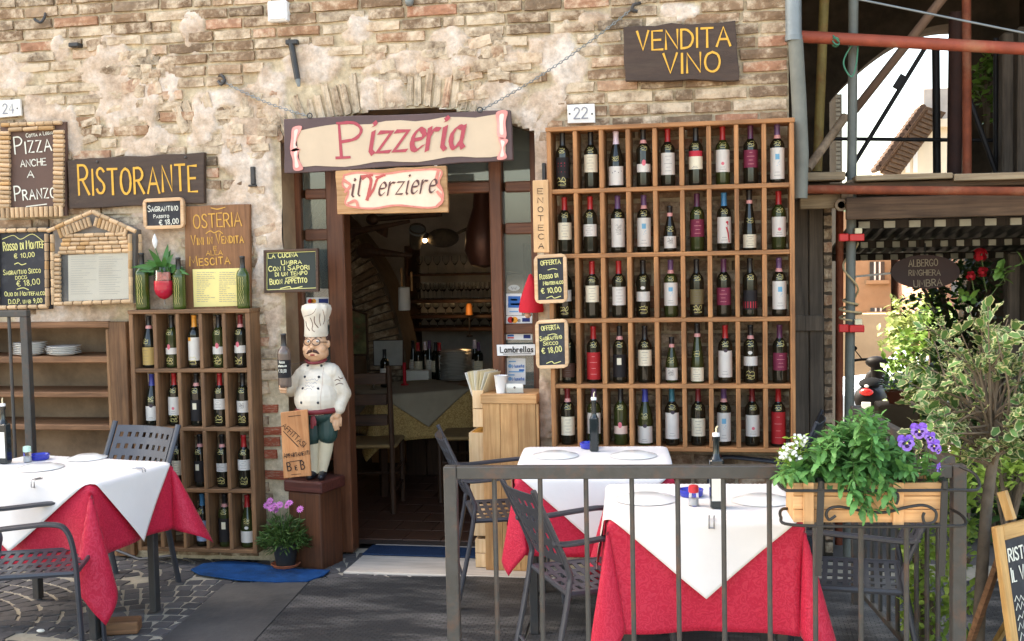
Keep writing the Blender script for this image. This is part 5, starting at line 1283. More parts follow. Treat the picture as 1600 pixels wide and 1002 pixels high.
# face
M_moust = mat('moustache_brown', C(74, 44, 32), .6, 0, .2, 60, .2, 120); M_eye = flat('eye_white', C(220, 214, 205), .3); M_pupil = flat('eye_dark', C(36, 26, 22), .3); M_rim = mat('spectacle_rim', C(80, 62, 52), .35, .6); M_mouth = flat('mouth_red', C(150, 62, 58), .4)
for s_ in (-1, 1):
    p = surf(503.5+s_*7, 528.5, -.003); mb = MB(); mb.ball(p, (3*K, 2.4*K, 2.2*K), 10, 8); e_ = obj('eye', mb, M_eye, chef, 60); mb = MB(); mb.ball(p+Vector((0, -1.9*K, 0)), (1.2*K, .9*K, 1.3*K), 8, 6); obj('pupil', mb, M_pupil, e_, 60)
    c = surf(503.5+s_*7, 529, .006); c.y = surf(503.5, 531, .008).y-.004+abs(s_)*.0; mb = MB(); mb.tube([c+Vector((6*K*math.cos(a), 1.5*K*math.cos(a)*s_, 5*K*math.sin(a))) for a in [j*2*math.pi/18 for j in range(18)]], .7*K, 5, closed=True); obj('spectacle_lens', mb, M_rim, chef, 60)
    stroke3('eyebrow', [(503.5+s_*3, 523.5), (503.5+s_*8, 521.5), (503.5+s_*12, 524)], .0028, M_moust)
    mb = MB(); c2 = Vector((c.x+s_*6*K, c.y, c.z)); mb.tube([c2, Vector(L_(503+s_*19, 531, -2))], .6*K, 5); obj('spectacle_arm', mb, M_rim, chef, 40)
    p0 = surf(503.5+s_*1, 542.5, .003); p1 = surf(503.5+s_*6, 544, .002); p2 = surf(503.5+s_*10, 547.5, .001); mb = MB(); mb.tube([p0, p1, p2], [2.6*K, 2.3*K, .8*K], 8); obj('moustache', mb, M_moust, chef, 60)
mb = MB(); p = surf(503.5, 549, .0); mb.ball(p, (4.2*K, 1.5*K, 1.4*K), 10, 6); obj('mouth', mb, M_mouth, chef, 60)
# hair at the sides
for s_ in (-1, 1):
    mb = MB(); mb.ball(L_(503+s_*17.2, 525, 5), (3*K, 9*K, 7*K), 12, 8); obj('hair', mb, M_moust, chef, 60)
# hat
def hat_prof():
    return [(18*K, 221*K), (18.6*K, 223*K), (17.6*K, 236*K), (18*K, 246*K), (21*K, 256*K), (22.5*K, 263*K), (21*K, 269*K), (15*K, 272*K), (.001, 272.5*K)]
mb = MB(); n = 40; pr = hat_prof(); V = []; F = []
for i, (r, z) in enumerate(pr):
    for j in range(n):
        a = 2*math.pi*j/n; s_ = smooth01(238*K, 258*K, z); rr = r*(1+.055*s_*math.sin(a*9)*(1 if z < 270*K else .4)); V.append((rr*math.cos(a)+1.5*K*s_, rr*math.sin(a)-.002, z))
for i in range(len(pr)-1):
    for j in range(n): F.append((i*n+j, i*n+(j+1) % n, (i+1)*n+(j+1) % n, (i+1)*n+j))
mb.add(V, F); hat = obj('hat', mb, M_jk, chef, 60)
bm = bmesh.new(); bm.from_mesh(hat.data); bvh2 = BVHTree.FromBMesh(bm); bm.free()
bsv = bvh; bvh = bvh2
for q, r in (([(492, 498), (494, 506), (499, 512)], .0028), ([(501, 492), (504, 502), (503, 510), (507, 514)], .0026), ([(508, 490), (507, 499), (512, 508)], .0032), ([(516, 486), (514, 496), (515, 505)], .0022), ([(490, 490), (500, 488), (508, 484), (512, 478)], .0018), ([(520, 480), (521, 492), (518, 503)], .002)):
    stroke3('hat_fold', q, r, M_fold, -.0008)
bvh = bsv
# bottle in the chef's hand
p = Vector((cx0, CY-.02, pz))+Vector(L_(460, 597.5, -27))
b_ = bottle(p, 'B', 'black', 0, None, 0, 0, '', '', 'greyish display bottle with black price label held up by the chef statue', None, 1.0, mat('smoky_bottle', C(104, 88, 78), .12, 0, .15, 8, 0, 1, .6, 0), 0)
prof = PROF['B']; m_ = MB(); m_.lathe([(rad(prof, z)+.0005, z) for z in (.055, .1, .155)], n=16, a0=-math.pi/2-1.5, a1=-math.pi/2+1.5); L0 = obj('label', mesh_of('label', m_, M_lab['black'], 50), None, b_)
m_ = MB()
for (tx, w, z, h) in (('Rosso', .034, .137, .013), ('di Montefalco', .052, .117, .011), ('€ 10,00', .05, .086, .018)):
    st, ww = strokes(tx, .75)
    for q in st: wrap_poly(m_, prof, [(-w/2+x/ww*w, z+y_*h) for x, y_ in q], .0022)
obj('lettering', mesh_of('lettering', m_, M_chalk), None, L0)
mb = MB(); a = Vector(L_(466, 562, -32)); c = surf(497, 558, .002); mb.tube(catmull([a, (a+c)/2+Vector((0, -.02, -.004)), c], 5), .0013, 5); obj('wire', mb, M_rim, chef, 40)
# the let-rooms board leaning on the statue
B = slab('rental_notice', 'orange-tan plank notice lettered AFFITTASI APPARTAMENTI B e B leaning on chef', 'sign', [(438, 645), (480, 640), (486, 744), (443, 748)], CY-.17, .014, wood('notice_plank', C(196, 128, 78), C(216, 152, 100), 'z', .55), 3, .001)
B.text('AFFITTASI', (440, 667), (474, 699), 10, 1.3, M_ink)
B.text('Appartamenti', (444, 716), (484, 710), 9, 1.3, M_ink, small=.75); B.text('B e B', (450, 736), (477, 733), 13, 1.5, M_ink, small=.5)
mb = MB(); B.line(mb, [(443, 674), (466, 698)], 1.2); B.line(mb, [(452, 722), (472, 719)], 1); B.line(mb, [(451, 651), (470, 649)], .8); B.line(mb, [(455, 742), (470, 740.5)], .8); obj('underline', mb, M_ink, B.root)
# ------------------------------------------------------------------ flower pot
def leaf_mesh(name, L, w, m, fold=.25, bend=.25, n=4, edge=None):
    mb = MB(); V = []
    for i in range(n+1):
        s = i/n; ww = w*math.sin(math.pi*(s*.86+.1))**.8*(1 if i < n else .05)
        z = -bend*L*s*s; V += [(-ww/2, L*s, z+fold*ww/2), (0, L*s, z), (ww/2, L*s, z+fold*ww/2)]
    mb.add(V, [(3*i+u, 3*i+u+1, 3*i+u+4, 3*i+u+3) for i in range(n) for u in (0, 1)])
    return mesh_of(name, mb, m, 80)
def orient(d, roll=0.0, up=Vector((0, 0, 1))):
    y = Vector(d).normalized(); x = y.cross(up)
    if x.length < 1e-4: x = Vector((1, 0, 0))
    x.normalize(); z = x.cross(y); M = Matrix((x, y, z)).transposed()
    return M @ Matrix.Rotation(roll, 3, 'Y')
def scatter_leaf(mb, me_vf, p, Rm, s):
    V, F = me_vf; mb.add([Vector(p)+Rm @ (Vector(v)*s) for v in V], F)
def vf(me): return [tuple(v.co) for v in me.vertices], [tuple(p.vertices) for p in me.polygons]
def leafmat(name, col, var=.35, objr=.3):
    m = mat(name, col, .5, 0, var, 15, .08, 60, .4, objrand=objr)
    nt = m.node_tree; b = nt.nodes['Principled BSDF']; tr = nt.nodes.new('ShaderNodeBsdfTranslucent'); mx = nt.nodes.new('ShaderNodeMixShader'); mx.inputs[0].default_value = .25
    src = b.inputs['Base Color'].links[0].from_socket; nt.links.new(src, tr.inputs[0]); nt.links.new(b.outputs[0], mx.inputs[1]); nt.links.new(tr.outputs[0], mx.inputs[2]); nt.links.new(mx.outputs[0], nt.nodes['Material Output'].inputs[0])
    return m
g = G(447, 889, .01); k2 = MPP(g)
t = thing('flower_pot', 'black plastic pot of pink daisies on terracotta saucer below statue', 'plant pot', (g.x, g.y, .027))
M_terra = mat('terracotta', C(168, 96, 66), .8, 0, .15, 8, .2, 40); M_blackp = mat('black_plastic', C(36, 38, 40), .45, 0, .1, 8, .05, 40); M_soil = mat('soil', C(58, 44, 34), .95, 0, .3, 30, .8, 60)
mb = MB(); mb.lathe([(.001, 0), (19*k2, 0), (23*k2, 4.5*k2), (22*k2, 5*k2), (18*k2, 1.5*k2), (.001, 1.5*k2)], n=28); obj('saucer', mb, M_terra, t, 40)
mb = MB(); mb.lathe([(.001, 2*k2), (15*k2, 2*k2), (19.5*k2, 33*k2), (21*k2, 33*k2), (21*k2, 36*k2), (18.5*k2, 36*k2), (18*k2, 31*k2), (.001, 31*k2)], n=28); obj('pot', mb, M_blackp, t, 40)
M_lf = leafmat('daisy_leaf', C(86, 116, 58)); lm = vf(leaf_mesh('x', .045, .008, M_lf, .3, .3, 3))
fm = MB()
for q in range(1100):
    a = rnd(0, 6.28); r = (rnd(0, 1)**.6)*36*k2; h = (36+rnd(0, 1)*42*(1-(r/(40*k2))**2)+rnd(-8, 4))*k2
    d = Vector((math.cos(a)*rnd(.2, 1), math.sin(a)*rnd(.2, 1), rnd(-.1, 1)))
    scatter_leaf(fm, lm, (r*math.cos(a), r*math.sin(a), h), orient(d, rnd(-1, 1)), rnd(.7, 1.4))
o = obj('foliage', mesh_of('foliage', fm, M_lf, 80), None, t); o['kind'] = 'stuff'
M_pet = mat('daisy_petal', C(196, 112, 176), .6, 0, .12, 20, 0); M_cen = flat('daisy_center', C(170, 120, 150))
mb = MB()
for q in range(11):
    a = 2*math.pi*q/11; c, s = math.cos(a), math.sin(a)
    mb.add([(0, 0, 0), (c*.012-s*.004, s*.012+c*.004, .003), (c*.021, s*.021, .001), (c*.012+s*.004, s*.012-c*.004, .003)], [(0, 1, 2, 3)])
PM = mesh_of('flower', mb, M_pet); mb = MB(); mb.ball((0, 0, .003), (.005, .005, .003), 8, 5); PC = mesh_of('flower_center', mb, M_cen, 60)
for (px, py) in ((422, 783), (424, 794), (432, 797), (428, 790), (437, 789), (452, 786), (449, 790), (469, 796), (417, 790)):
    p = W(px, py, g.y+rnd(-.08, .02))-t.location
    f = obj('flower', PM, None, t, loc=p, rot=(rnd(.6, 1.3), 0, rnd(-.5, .5))); f.scale = (1.15,)*3; obj('flower_center', PC, None, f)
    mb = MB(); mb.tube([(p.x*.4, p.y*.4, 50*k2), (p.x*.9, p.y*.9, p.z*.8), p], .0014, 4); obj('flower_stem', mb, M_lf, t)
# ------------------------------------------------------------------ mats on the ground
def mat_thing(name, label, pts, z, th, m, cat='mat', wave=0):
    P = [G(x, y, z) for x, y in pts]; c = sum(P, Vector())/len(P); c.z = 0.008
    n = len(P); V = [(p.x-c.x, p.y-c.y, z-c.z) for p in P]+[(p.x-c.x, p.y-c.y, z-th-c.z) for p in P]
    ar = sum(V[i][0]*V[(i+1) % n][1]-V[(i+1) % n][0]*V[i][1] for i in range(n))
    F = [tuple(range(n)), tuple(range(2*n-1, n-1, -1))]+[((i+1) % n, i, n+i, n+(i+1) % n) for i in range(n)]
    if ar < 0: F = [f[::-1] for f in F]
    mb = MB(); mb.add(V, F); o = obj(name, mb, m, None, loc=c); bv = o.modifiers.new('b', 'BEVEL'); bv.width = .003; bv.segments = 2; bv.limit_method = 'ANGLE'; bv.angle_limit = R(50)
    tag(o, label, cat); return o
def rubber():
    m, nt, b = nmat('ribbed_rubber'); N = nt.nodes; L = nt.links
    tc = N.new('ShaderNodeTexCoord')
    n1 = N.new('ShaderNodeTexNoise'); n1.inputs['Scale'].default_value = 1.6; n1.inputs['Detail'].default_value = 7; n1.inputs['Roughness'].default_value = .62
    mp = N.new('ShaderNodeMapping'); mp.inputs['Scale'].default_value = (1, 3.2, 1); L.new(tc.outputs['Object'], mp.inputs[0]); L.new(mp.outputs[0], n1.inputs[0])
    r = N.new('ShaderNodeValToRGB'); e = r.color_ramp.elements; e[0].position = .46; e[0].color = C(54, 55, 56); e[1].position = .70; e[1].color = C(124, 121, 116); L.new(n1.outputs[0], r.inputs[0])
    br = N.new('ShaderNodeTexBrick'); br.inputs['Scale'].default_value = 12.5; br.inputs['Mortar Size'].default_value = .035; br.inputs['Mortar Smooth'].default_value = .6; br.inputs['Color1'].default_value = (1, 1, 1, 1); br.inputs['Color2'].default_value = (.9, .9, .9, 1); br.inputs['Mortar'].default_value = (0, 0, 0, 1)
    L.new(tc.outputs['Object'], br.inputs[0])
    mx = N.new('ShaderNodeMixRGB'); mx.blend_type = 'MULTIPLY'; mx.inputs[0].default_value = .75; L.new(r.outputs[0], mx.inputs[1]); L.new(br.outputs[0], mx.inputs[2]); L.new(mx.outputs[0], b.inputs['Base Color'])
    b.inputs['Roughness'].default_value = .55
    bp = N.new('ShaderNodeBump'); bp.inputs['Strength'].default_value = .9; bp.inputs['Distance'].default_value = .012; L.new(br.outputs[0], bp.inputs['Height']); L.new(bp.outputs[0], b.inputs['Normal'])
    return m
M_rub = rubber(); M_rubs = mat('smooth_rubber', C(76, 75, 73), .5, 0, .35, 1.8, .25, 30, .4, dirt=C(112, 107, 100), dirt_amt=.8)
M_bmat = mat('blue_carpet', C(30, 74, 124), .95, 0, .25, 9, .6, 160, .1, dirt=C(40, 52, 66), dirt_amt=.8); M_bmatd = mat('navy_carpet', C(40, 56, 80), .95, 0, .12, 12, .6, 160, .1)
mat_thing('rubber_mat', 'large ribbed black rubber mat spread before the doorway step', [(489, 903), (852, 899), (846, 912), (800, 1060), (345, 1060)], .018, .014, M_rub)
mat_thing('ramp_mat', 'smooth grey rubber ramp piece left of the large ribbed mat', [(352, 912), (486, 905), (341, 1062), (180, 1062)], .016, .012, M_rubs)
mat_thing('rubber_mat', 'ribbed black rubber mat under the tables on the right', [(855, 899), (1600, 908), (1700, 1060), (803, 1060), (849, 912)], .018, .014, M_rub)
mat_thing('blue_mat', 'bright blue carpet mat curling below the smaller wine rack', [(298, 889), (318, 880), (352, 876), (400, 879), (424, 884), (470, 889), (516, 890), (506, 898), (480, 907), (430, 908), (370, 905), (310, 896)], .026, .010, M_bmat)
mb = MB(); a = G(566, 867, FZ); b = G(752, 866, FZ); mb.box(a.x, b.x, a.y, a.y+.2, FZ-.002, FZ+.008, .002); o = obj('door_mat', mb, M_bmatd, None); tag(o, 'dark blue doormat just inside the doorway', 'mat')
# ------------------------------------------------------------------ podium, crates, things on it
PY = -.10
p0 = W(755, 700, PY); p1 = W(838, 700, PY); ptop = W(797, 616, PY).z
M_pinez = wood('pine_upright', C(172, 120, 72), C(208, 160, 106), 'z', .5); M_pinex = wood('pine_flat', C(176, 124, 76), C(210, 164, 112), 'x', .5); M_crate = wood('pale_crate', C(204, 164, 116), C(228, 196, 152), 'z', .6)
t = thing('wooden_lectern', 'tall pine-boarded lectern standing at the right of the doorway', 'lectern', ((p0.x+p1.x)/2, PY, .024)); ox = t.location.x; hw = (p1.x-p0.x)/2
for i in range(3):
    w = 2*hw/3; mb = MB(); mb.box(-hw+i*w+.0006, -hw+(i+1)*w-.0006, 0, .02, 0, ptop-.024-.02, .0015); obj('plank', mb, M_pinez, t)
mb = MB(); mb.box(-hw, -hw+.02, .0205, .24, 0, ptop-.076, .002); obj('side_panel', mb, M_pinez, t); mb = MB(); mb.box(hw-.02, hw, .0205, .24, 0, ptop-.076, .002); obj('side_panel', mb, M_pinez, t)
mb = MB(); mb.box(-hw-.008, hw+.008, -.008, .26, ptop-.076, ptop-.024, .003); obj('top', mb, M_pinex, t)
mb = MB(); mb.box(hw+.0005, hw+.016, .004, .03, .0, ptop-.078, .002); obj('corner_strip', mb, M_pinez, t)
cr = [(893, 842), (838, 788), (784, 676), (668, 610)]
for i, (yb, yt) in enumerate(cr):
    zb = max(W(745, yb, PY+.04).z, .024); zt_ = W(745, yt, PY+.04).z; xa = W(733+[6, 4, 0, 7][i], 700, PY+.04).x; xb = p0.x-.002
    c = thing('wine_crate', f"pale wooden wine crate beside lectern, {['lowest', 'second lowest', 'third from ground', 'topmost'][i]} of its stack", 'crate', ((xa+xb)/2, PY+.04, zb), 0, 'crates stacked beside the lectern'); h2 = (xb-xa)/2; H = zt_-zb
    for j in range(2):
        mb = MB(); mb.box(-h2, h2, 0, .012, H*j/2+.002, H*(j+1)/2-.002, .0015); obj('slat', mb, M_crate, c)
    mb = MB(); mb.box(-h2, -h2+.01, .0125, .24, .002, H-.002, .0015); obj('side_panel', mb, M_crate, c); mb = MB(); mb.box(-h2+.0105, h2, .0125, .24, H-.014, H-.003, .001); obj('lid', mb, mat('lid_orange', C(214, 150, 60), .7) if i == 2 else M_crate, c)
tz = ptop+.0005
p = W(783, 612, PY+.05); k = MPP(p)
o = thing('paper_cup', 'white paper cup standing on the lectern', 'cup', (p.x, PY+.05, tz)); mb = MB(); mb.lathe([(.001, 0), (7.5*k, 0), (10.5*k, 27*k), (11*k, 27.5*k), (9.8*k, 27*k), (7*k, 2*k), (.001, 2*k)], n=20); obj('cup', mb, mat('cup_white', C(228, 226, 222), .6, 0, .04, 5, 0), o, 40)
p = W(804, 613, PY+.03)
o = thing('card_holder', 'clear holder of white visiting cards on the lectern', 'card holder', (p.x, PY+.03, tz)); mb = MB()
for i in range(5): mb.box(-13*k+i*.001, 13*k, .003+i*.004, .005+i*.004, .003, (15-i*.5)*k, 0)
obj('cards', mb, M_paper, o); mb = MB(); mb.box(-14.5*k, 14.5*k, -.004, .028, 0, .003, .001); mb.box(-14.5*k, 14.5*k, -.004, -.002, .0031, 9*k, 0); obj('holder', mb, M_gl, o)
mb = MB(); mb.lathe([(.0001, 0), (.006, 0), (.006, .001), (.0001, .001)], (0, 0, 0), 10, M=Matrix.Translation((0, .0015, 9*k)) @ Matrix.Rotation(R(90), 4, 'X')); obj('logo', mb, M_grey, o)
p = W(748, 620, PY+.06)
o = thing('menu_stack', 'fan of cream menu folders leaning beside the lectern top', 'menus', (p.x-.01, PY+.06, tz-.02))
M_folder = mat('menu_cream', C(222, 206, 166), .7, 0, .08, 8, .05, 40)
for i in range(8):
    mb = MB(); mb.box(-.001, .001, -.01, .13, 0, .14, 0); f = obj('menu', mb, M_folder if i % 3 else M_paper, o, loc=(.006*i-.02, rnd(0, .01), .0)); f.rotation_euler = (0, R(-26+7.2*i), R(-38+3*i))
# ------------------------------------------------------------------ tables and cloths
def damask(name, c1, c2):
    m, nt, b = nmat(name); N = nt.nodes; L = nt.links; tc = N.new('ShaderNodeTexCoord')
    n0 = N.new('ShaderNodeTexNoise'); n0.inputs['Scale'].default_value = 24; n0.inputs['Detail'].default_value = 2; L.new(tc.outputs['UV'], n0.inputs[0])
    v = N.new('ShaderNodeTexVoronoi'); v.inputs['Scale'].default_value = 21; mx0 = N.new('ShaderNodeMixRGB'); mx0.inputs[0].default_value = .10; L.new(tc.outputs['UV'], mx0.inputs[1]); L.new(n0.outputs['Color'], mx0.inputs[2]); L.new(mx0.outputs[0], v.inputs[0])
    w = N.new('ShaderNodeMath'); w.operation = 'SINE'; ml = N.new('ShaderNodeMath'); ml.operation = 'MULTIPLY'; ml.inputs[1].default_value = 22; L.new(v.outputs['Distance'], ml.inputs[0]); L.new(ml.outputs[0], w.inputs[0])
    r = N.new('ShaderNodeValToRGB'); e = r.color_ramp.elements; e[0].position = .42; e[0].color = c1; e[1].position = .58; e[1].color = c2
    mr = N.new('ShaderNodeMapRange'); mr.inputs[1].default_value = -1; L.new(w.outputs[0], mr.inputs[0]); L.new(mr.outputs[0], r.inputs[0]); L.new(r.outputs[0], b.inputs['Base Color'])
    mr2 = N.new('ShaderNodeMapRange'); mr2.inputs[1].default_value = -1; mr2.inputs[3].default_value = .75; mr2.inputs[4].default_value = .42; L.new(w.outputs[0], mr2.inputs[0]); L.new(mr2.outputs[0], b.inputs['Roughness'])
    b.inputs['Sheen Weight'].default_value = .06; b.inputs['Specular IOR Level'].default_value = .35
    n2 = N.new('ShaderNodeTexNoise'); n2.inputs['Scale'].default_value = 5; L.new(tc.outputs['UV'], n2.inputs[0])
    bp = N.new('ShaderNodeBump'); bp.inputs['Strength'].default_value = .13; bp.inputs['Distance'].default_value = .01; ad = N.new('ShaderNodeMath'); ad.operation = 'MULTIPLY_ADD'; ad.inputs[1].default_value = 6; L.new(n2.outputs[0], ad.inputs[0]); L.new(w.outputs[0], ad.inputs[2])
    L.new(ad.outputs[0], bp.inputs['Height']); L.new(bp.outputs[0], b.inputs['Normal']); return m
M_redc = damask('red_damask', C(182, 22, 52), C(192, 28, 59)); M_whc = mat('white_linen', C(228, 222, 216), .8, 0, .03, 6, .4, 9, .2); M_yelc = damask('yellow_damask', C(176, 140, 82), C(206, 172, 110))
def cloth(name, label, cat, M, a, b, z, fn, NU, NV, m, group, over, hem=None, **kw):
    """cloth laid on an a x b half-size table; over = (left, right, front, back) overhang; kw: corner tilt dict, wave"""
    ol, orr, of, ob = over; til = kw.get('tilt', {}); st = kw.get('stretch', {}); wv = kw.get('wave', .02); dia = kw.get('diamond'); sw = kw.get('swirl', {})
    us = [-(a+ol)+(2*a+ol+orr)*i/NU for i in range(NU+1)]; vs_ = [-(b+of)+(2*b+of+ob)*j/NV for j in range(NV+1)]
    rr = .014; V = []; UV = []; keep = {}
    def drop(d):
        # rounded edge: outward, down
        if d < rr*math.pi/2: q = d/rr; return rr*math.sin(q), rr*(1-math.cos(q))
        return rr, rr+(d-rr*math.pi/2)
    seed = kw.get('seed', 1)
    for i, u in enumerate(us):
        for j, v in enumerate(vs_):
            du = max(abs(u)-a, 0); dv = max(abs(v)-b, 0); su = 1 if u > 0 else -1; sv = 1 if v > 0 else -1
            x, y, zz = u, v, z+fn*.5
            zz += .0016*noise.noise(Vector((u*6, v*6, seed)))
            if du and dv:
                r = math.hypot(du, dv); ph = math.atan2(dv, du); t = 1-abs(ph-math.pi/4)/(math.pi/4); key = (su, sv)
                al = til.get(key, .32); s_ = st.get(key, .14); swl = sw.get(key, 0.0)
                o_, d_ = drop(r); tt = t**.8
                # the corner of the cloth hangs as a closed fold: a loop out along the diagonal and back
                th = 4*ph; e_ = r*math.sin(al)*.5*(1-math.cos(th)); gg = r*kw.get('belly', .24)*math.sin(th)
                c_, s2 = math.cos(swl), math.sin(swl); q_ = .70711
                dx, dy = su*q_, sv*q_; gx, gy = -su*q_, sv*q_
                ex_, ey_ = dx*c_+gx*s2, dy*c_+gy*s2; fx, fy = gx*c_-dx*s2, gy*c_-dy*s2
                x = su*(a+o_*math.cos(ph))+ex_*e_+fx*gg; y = sv*(b+o_*math.sin(ph))+ey_*e_+fy*gg
                zz -= d_*(1+s_*tt)*(1-.12*tt)
            elif du:
                o_, d_ = drop(du); w = wv*du/.4*math.sin(v*kw.get('freq', 9)+seed*2+su); w += du/.4*.055*noise.noise(Vector((v*4.5, du*1.5, seed*3+su))); x = su*(a+o_+du*.03+w+fn); zz -= d_; y = v
            elif dv:
                o_, d_ = drop(dv); w = wv*dv/.4*math.sin(u*kw.get('freq', 9)+seed*3+sv); w += dv/.4*.055*noise.noise(Vector((u*4.5, dv*1.5, seed*3+sv*.7))); y = sv*(b+o_+dv*.06+w+fn); zz -= d_
            zz = max(zz, .03)
            V.append((x, y, zz)); UV.append((u, v))
    F = []
    n = NV+1
    for i in range(NU):
        for j in range(NV):
            if dia is not None:
                cu, cv = (us[i]+us[i+1])/2, (vs_[j]+vs_[j+1])/2
                if abs(cu-dia[1])*dia[3]+abs(cv-dia[2])*dia[4] > dia[0]: continue
            F.append((i*n+j, (i+1)*n+j, (i+1)*n+j+1, i*n+j+1))
    me = bpy.data.meshes.new(name); me.from_pydata(V, [], F); me.materials.append(m)
    uv = me.uv_layers.new(name='uv')
    for l in me.loops: uv.data[l.index].uv = UV[l.vertex_index]
    me.polygons.foreach_set('use_smooth', [True]*len(me.polygons)); me.update()
    bm = bmesh.new(); bm.from_mesh(me); bmesh.ops.delete(bm, geom=[v for v in bm.verts if not v.link_faces], context='VERTS'); bm.to_mesh(me); bm.free()
    o = bpy.data.objects.new(name, me); COL.objects.link(o); o.matrix_world = M
    solid(o, .0016, 0); tag(o, label, cat, group); return o
def diamond_cloth(name, label, M, a, b, z, hang, m, group, seed, cut=None, wv=.012):
    """square cloth laid cornerwise: its four points hang over the four sides. grid in rotated coordinates so hems are straight"""
    hx = 2*a; hy = 2*b; N_ = 72; V = []; UV = []; rr = .015
    for i in range(N_+1):
        for j in range(N_+1):
            p, q = i/N_*2-1, j/N_*2-1
            u = (p-q)/2*hx; v = (p+q)/2*hy
            du = max(abs(u)-a, 0)*hang/a; dv = max(abs(v)-b, 0)*hang/b; su = 1 if u > 0 else -1; sv = 1 if v > 0 else -1
            x, y, zz = u, v, z+.005+.0014*noise.noise(Vector((u*7, v*7, seed)))
            def drop(d):
                if d < rr*math.pi/2: q_ = d/rr; return rr*math.sin(q_), rr*(1-math.cos(q_))
                return rr, rr+(d-rr*math.pi/2)
            if du and dv:
                r = math.hypot(du, dv); ph = math.atan2(dv, du); o_, d_ = drop(r); x = su*(a+o_*math.cos(ph)+.006); y = sv*(b+o_*math.sin(ph)+.006); zz -= d_
            elif du: o_, d_ = drop(du); x = su*(a+o_+.010+du*.11+wv*du*4*math.sin(v*10+seed)); zz -= d_
            elif dv: o_, d_ = drop(dv); y = sv*(b+o_+.010+dv*.11+wv*dv*4*math.sin(u*10+seed)); zz -= d_
            V.append((x, y, zz))
    n = N_+1; F = [(i*n+j, (i+1)*n+j, (i+1)*n+j+1, i*n+j+1) for i in range(N_) for j in range(N_)]
    mb = MB(); mb.add(V, F); me = mesh_of(name, mb, m, 180); o = bpy.data.objects.new(name, me); COL.objects.link(o); o.matrix_world = M; solid(o, .0016, 0); tag(o, label, 'tablecloth', group); return o
def table(FL, FR, BR, BL, label, inset=.05):
    """corners (photo pixels or points) of the cloth-covered top at z=.755"""
    P = [Vector(q) if len(q) == 3 else G(q[0], q[1], .76) for q in (FL, FR, BR, BL)]
    c = sum(P, Vector())/4; ex = (P[1]-P[0]+P[2]-P[3]); ex.z = 0; a = ex.length/4-.012; ex.normalize(); ey = Vector((-ex.y, ex.x, 0)); b = abs((P[3]-P[0]+P[2]-P[1]).dot(ey))/4-.012
    M = Matrix((ex, ey, Vector((0, 0, 1)))).transposed().to_4x4(); M.translation = (c.x, c.y, 0)
    t = thing('dining_table', label, 'table', mat=M)
    mb = MB(); mb.box(-a, a, -b, b, .725, .752, .004); obj('tabletop', mb, M_iron, t)
    for sx in (-1, 1):
        for sy in (-1, 1):
            mb = MB(); x = sx*(a-inset); y = sy*(b-inset); mb.box(x-.02, x+.02, y-.02, y+.02, .02, .725, .003); obj('leg', mb, M_iron, t)
    return M, a, b
G_RED = 'red damask cloths under the white ones'; G_WH = 'white cloths laid cornerwise over the red ones'
# left table
FR = G(150, 757, .76); BR = G(259, 721, .76); BLv = G(42, 709, .76); FLv = FR+(BLv-BR)
ML, aL, bL = table(FLv, FR, BR, BLv, 'square metal table under cloths at the left edge', .06)
cloth('red_tablecloth', 'red damask cloth with long corner fold hanging on the left table', 'tablecloth', ML, aL, bL, .7525, .0, 60, 60, M_redc, G_RED, (.34, .33, .40, .34), tilt={(1, -1): .36, (1, 1): .42}, stretch={(1, -1): .34, (1, 1): .0}, swirl={(1, -1): .1, (1, 1): -.25}, wave=.012, seed=2)
diamond_cloth('white_tablecloth', 'white cloth clipped over the red one on the left table', ML, aL, bL, .7525, .335, M_whc, G_WH, 3, wv=.008)
# right rear table
M1, a1, b1 = table((798, 745), (1048, 742), (1042, 697), (828, 697), 'square metal table under cloths in front of the large rack', .06)
cloth('red_tablecloth', 'red damask cloth hanging on the table before the large rack', 'tablecloth', M1, a1, b1, .7525, 0, 60, 60, M_redc, G_RED, (.31, .34, .36, .34), tilt={(-1, -1): .06, (1, -1): .2}, stretch={(-1, -1): .08}, swirl={(-1, -1): .25}, belly=.2, wave=.02, seed=5)
diamond_cloth('white_tablecloth', 'white cloth on the table before the large rack', M1, a1, b1, .7525, .30, M_whc, G_WH, 6)
# right front table
M2, a2, b2 = table((945, 812), (1240, 812), (1230, 755), (955, 755), 'square metal table under cloths just behind the planter railing', .06)
cloth('red_tablecloth', 'red damask cloth reaching low behind the railing on nearest table', 'tablecloth', M2, a2, b2, .7525, 0, 64, 64, M_redc, G_RED, (.37, .40, .42, .36), tilt={(-1, -1): .2, (1, -1): .3}, stretch={(-1, -1): .08, (1, -1): .10}, swirl={(-1, -1): .75, (1, -1): .1}, belly=.16, wave=.02, seed=8, freq=7)
diamond_cloth('white_tablecloth', 'white cloth with point hanging to the front on nearest table', M2, a2, b2, .7525, .29, M_whc, G_WH, 9)
TZ = .7605
def on(px, py): return G(px, py, TZ)
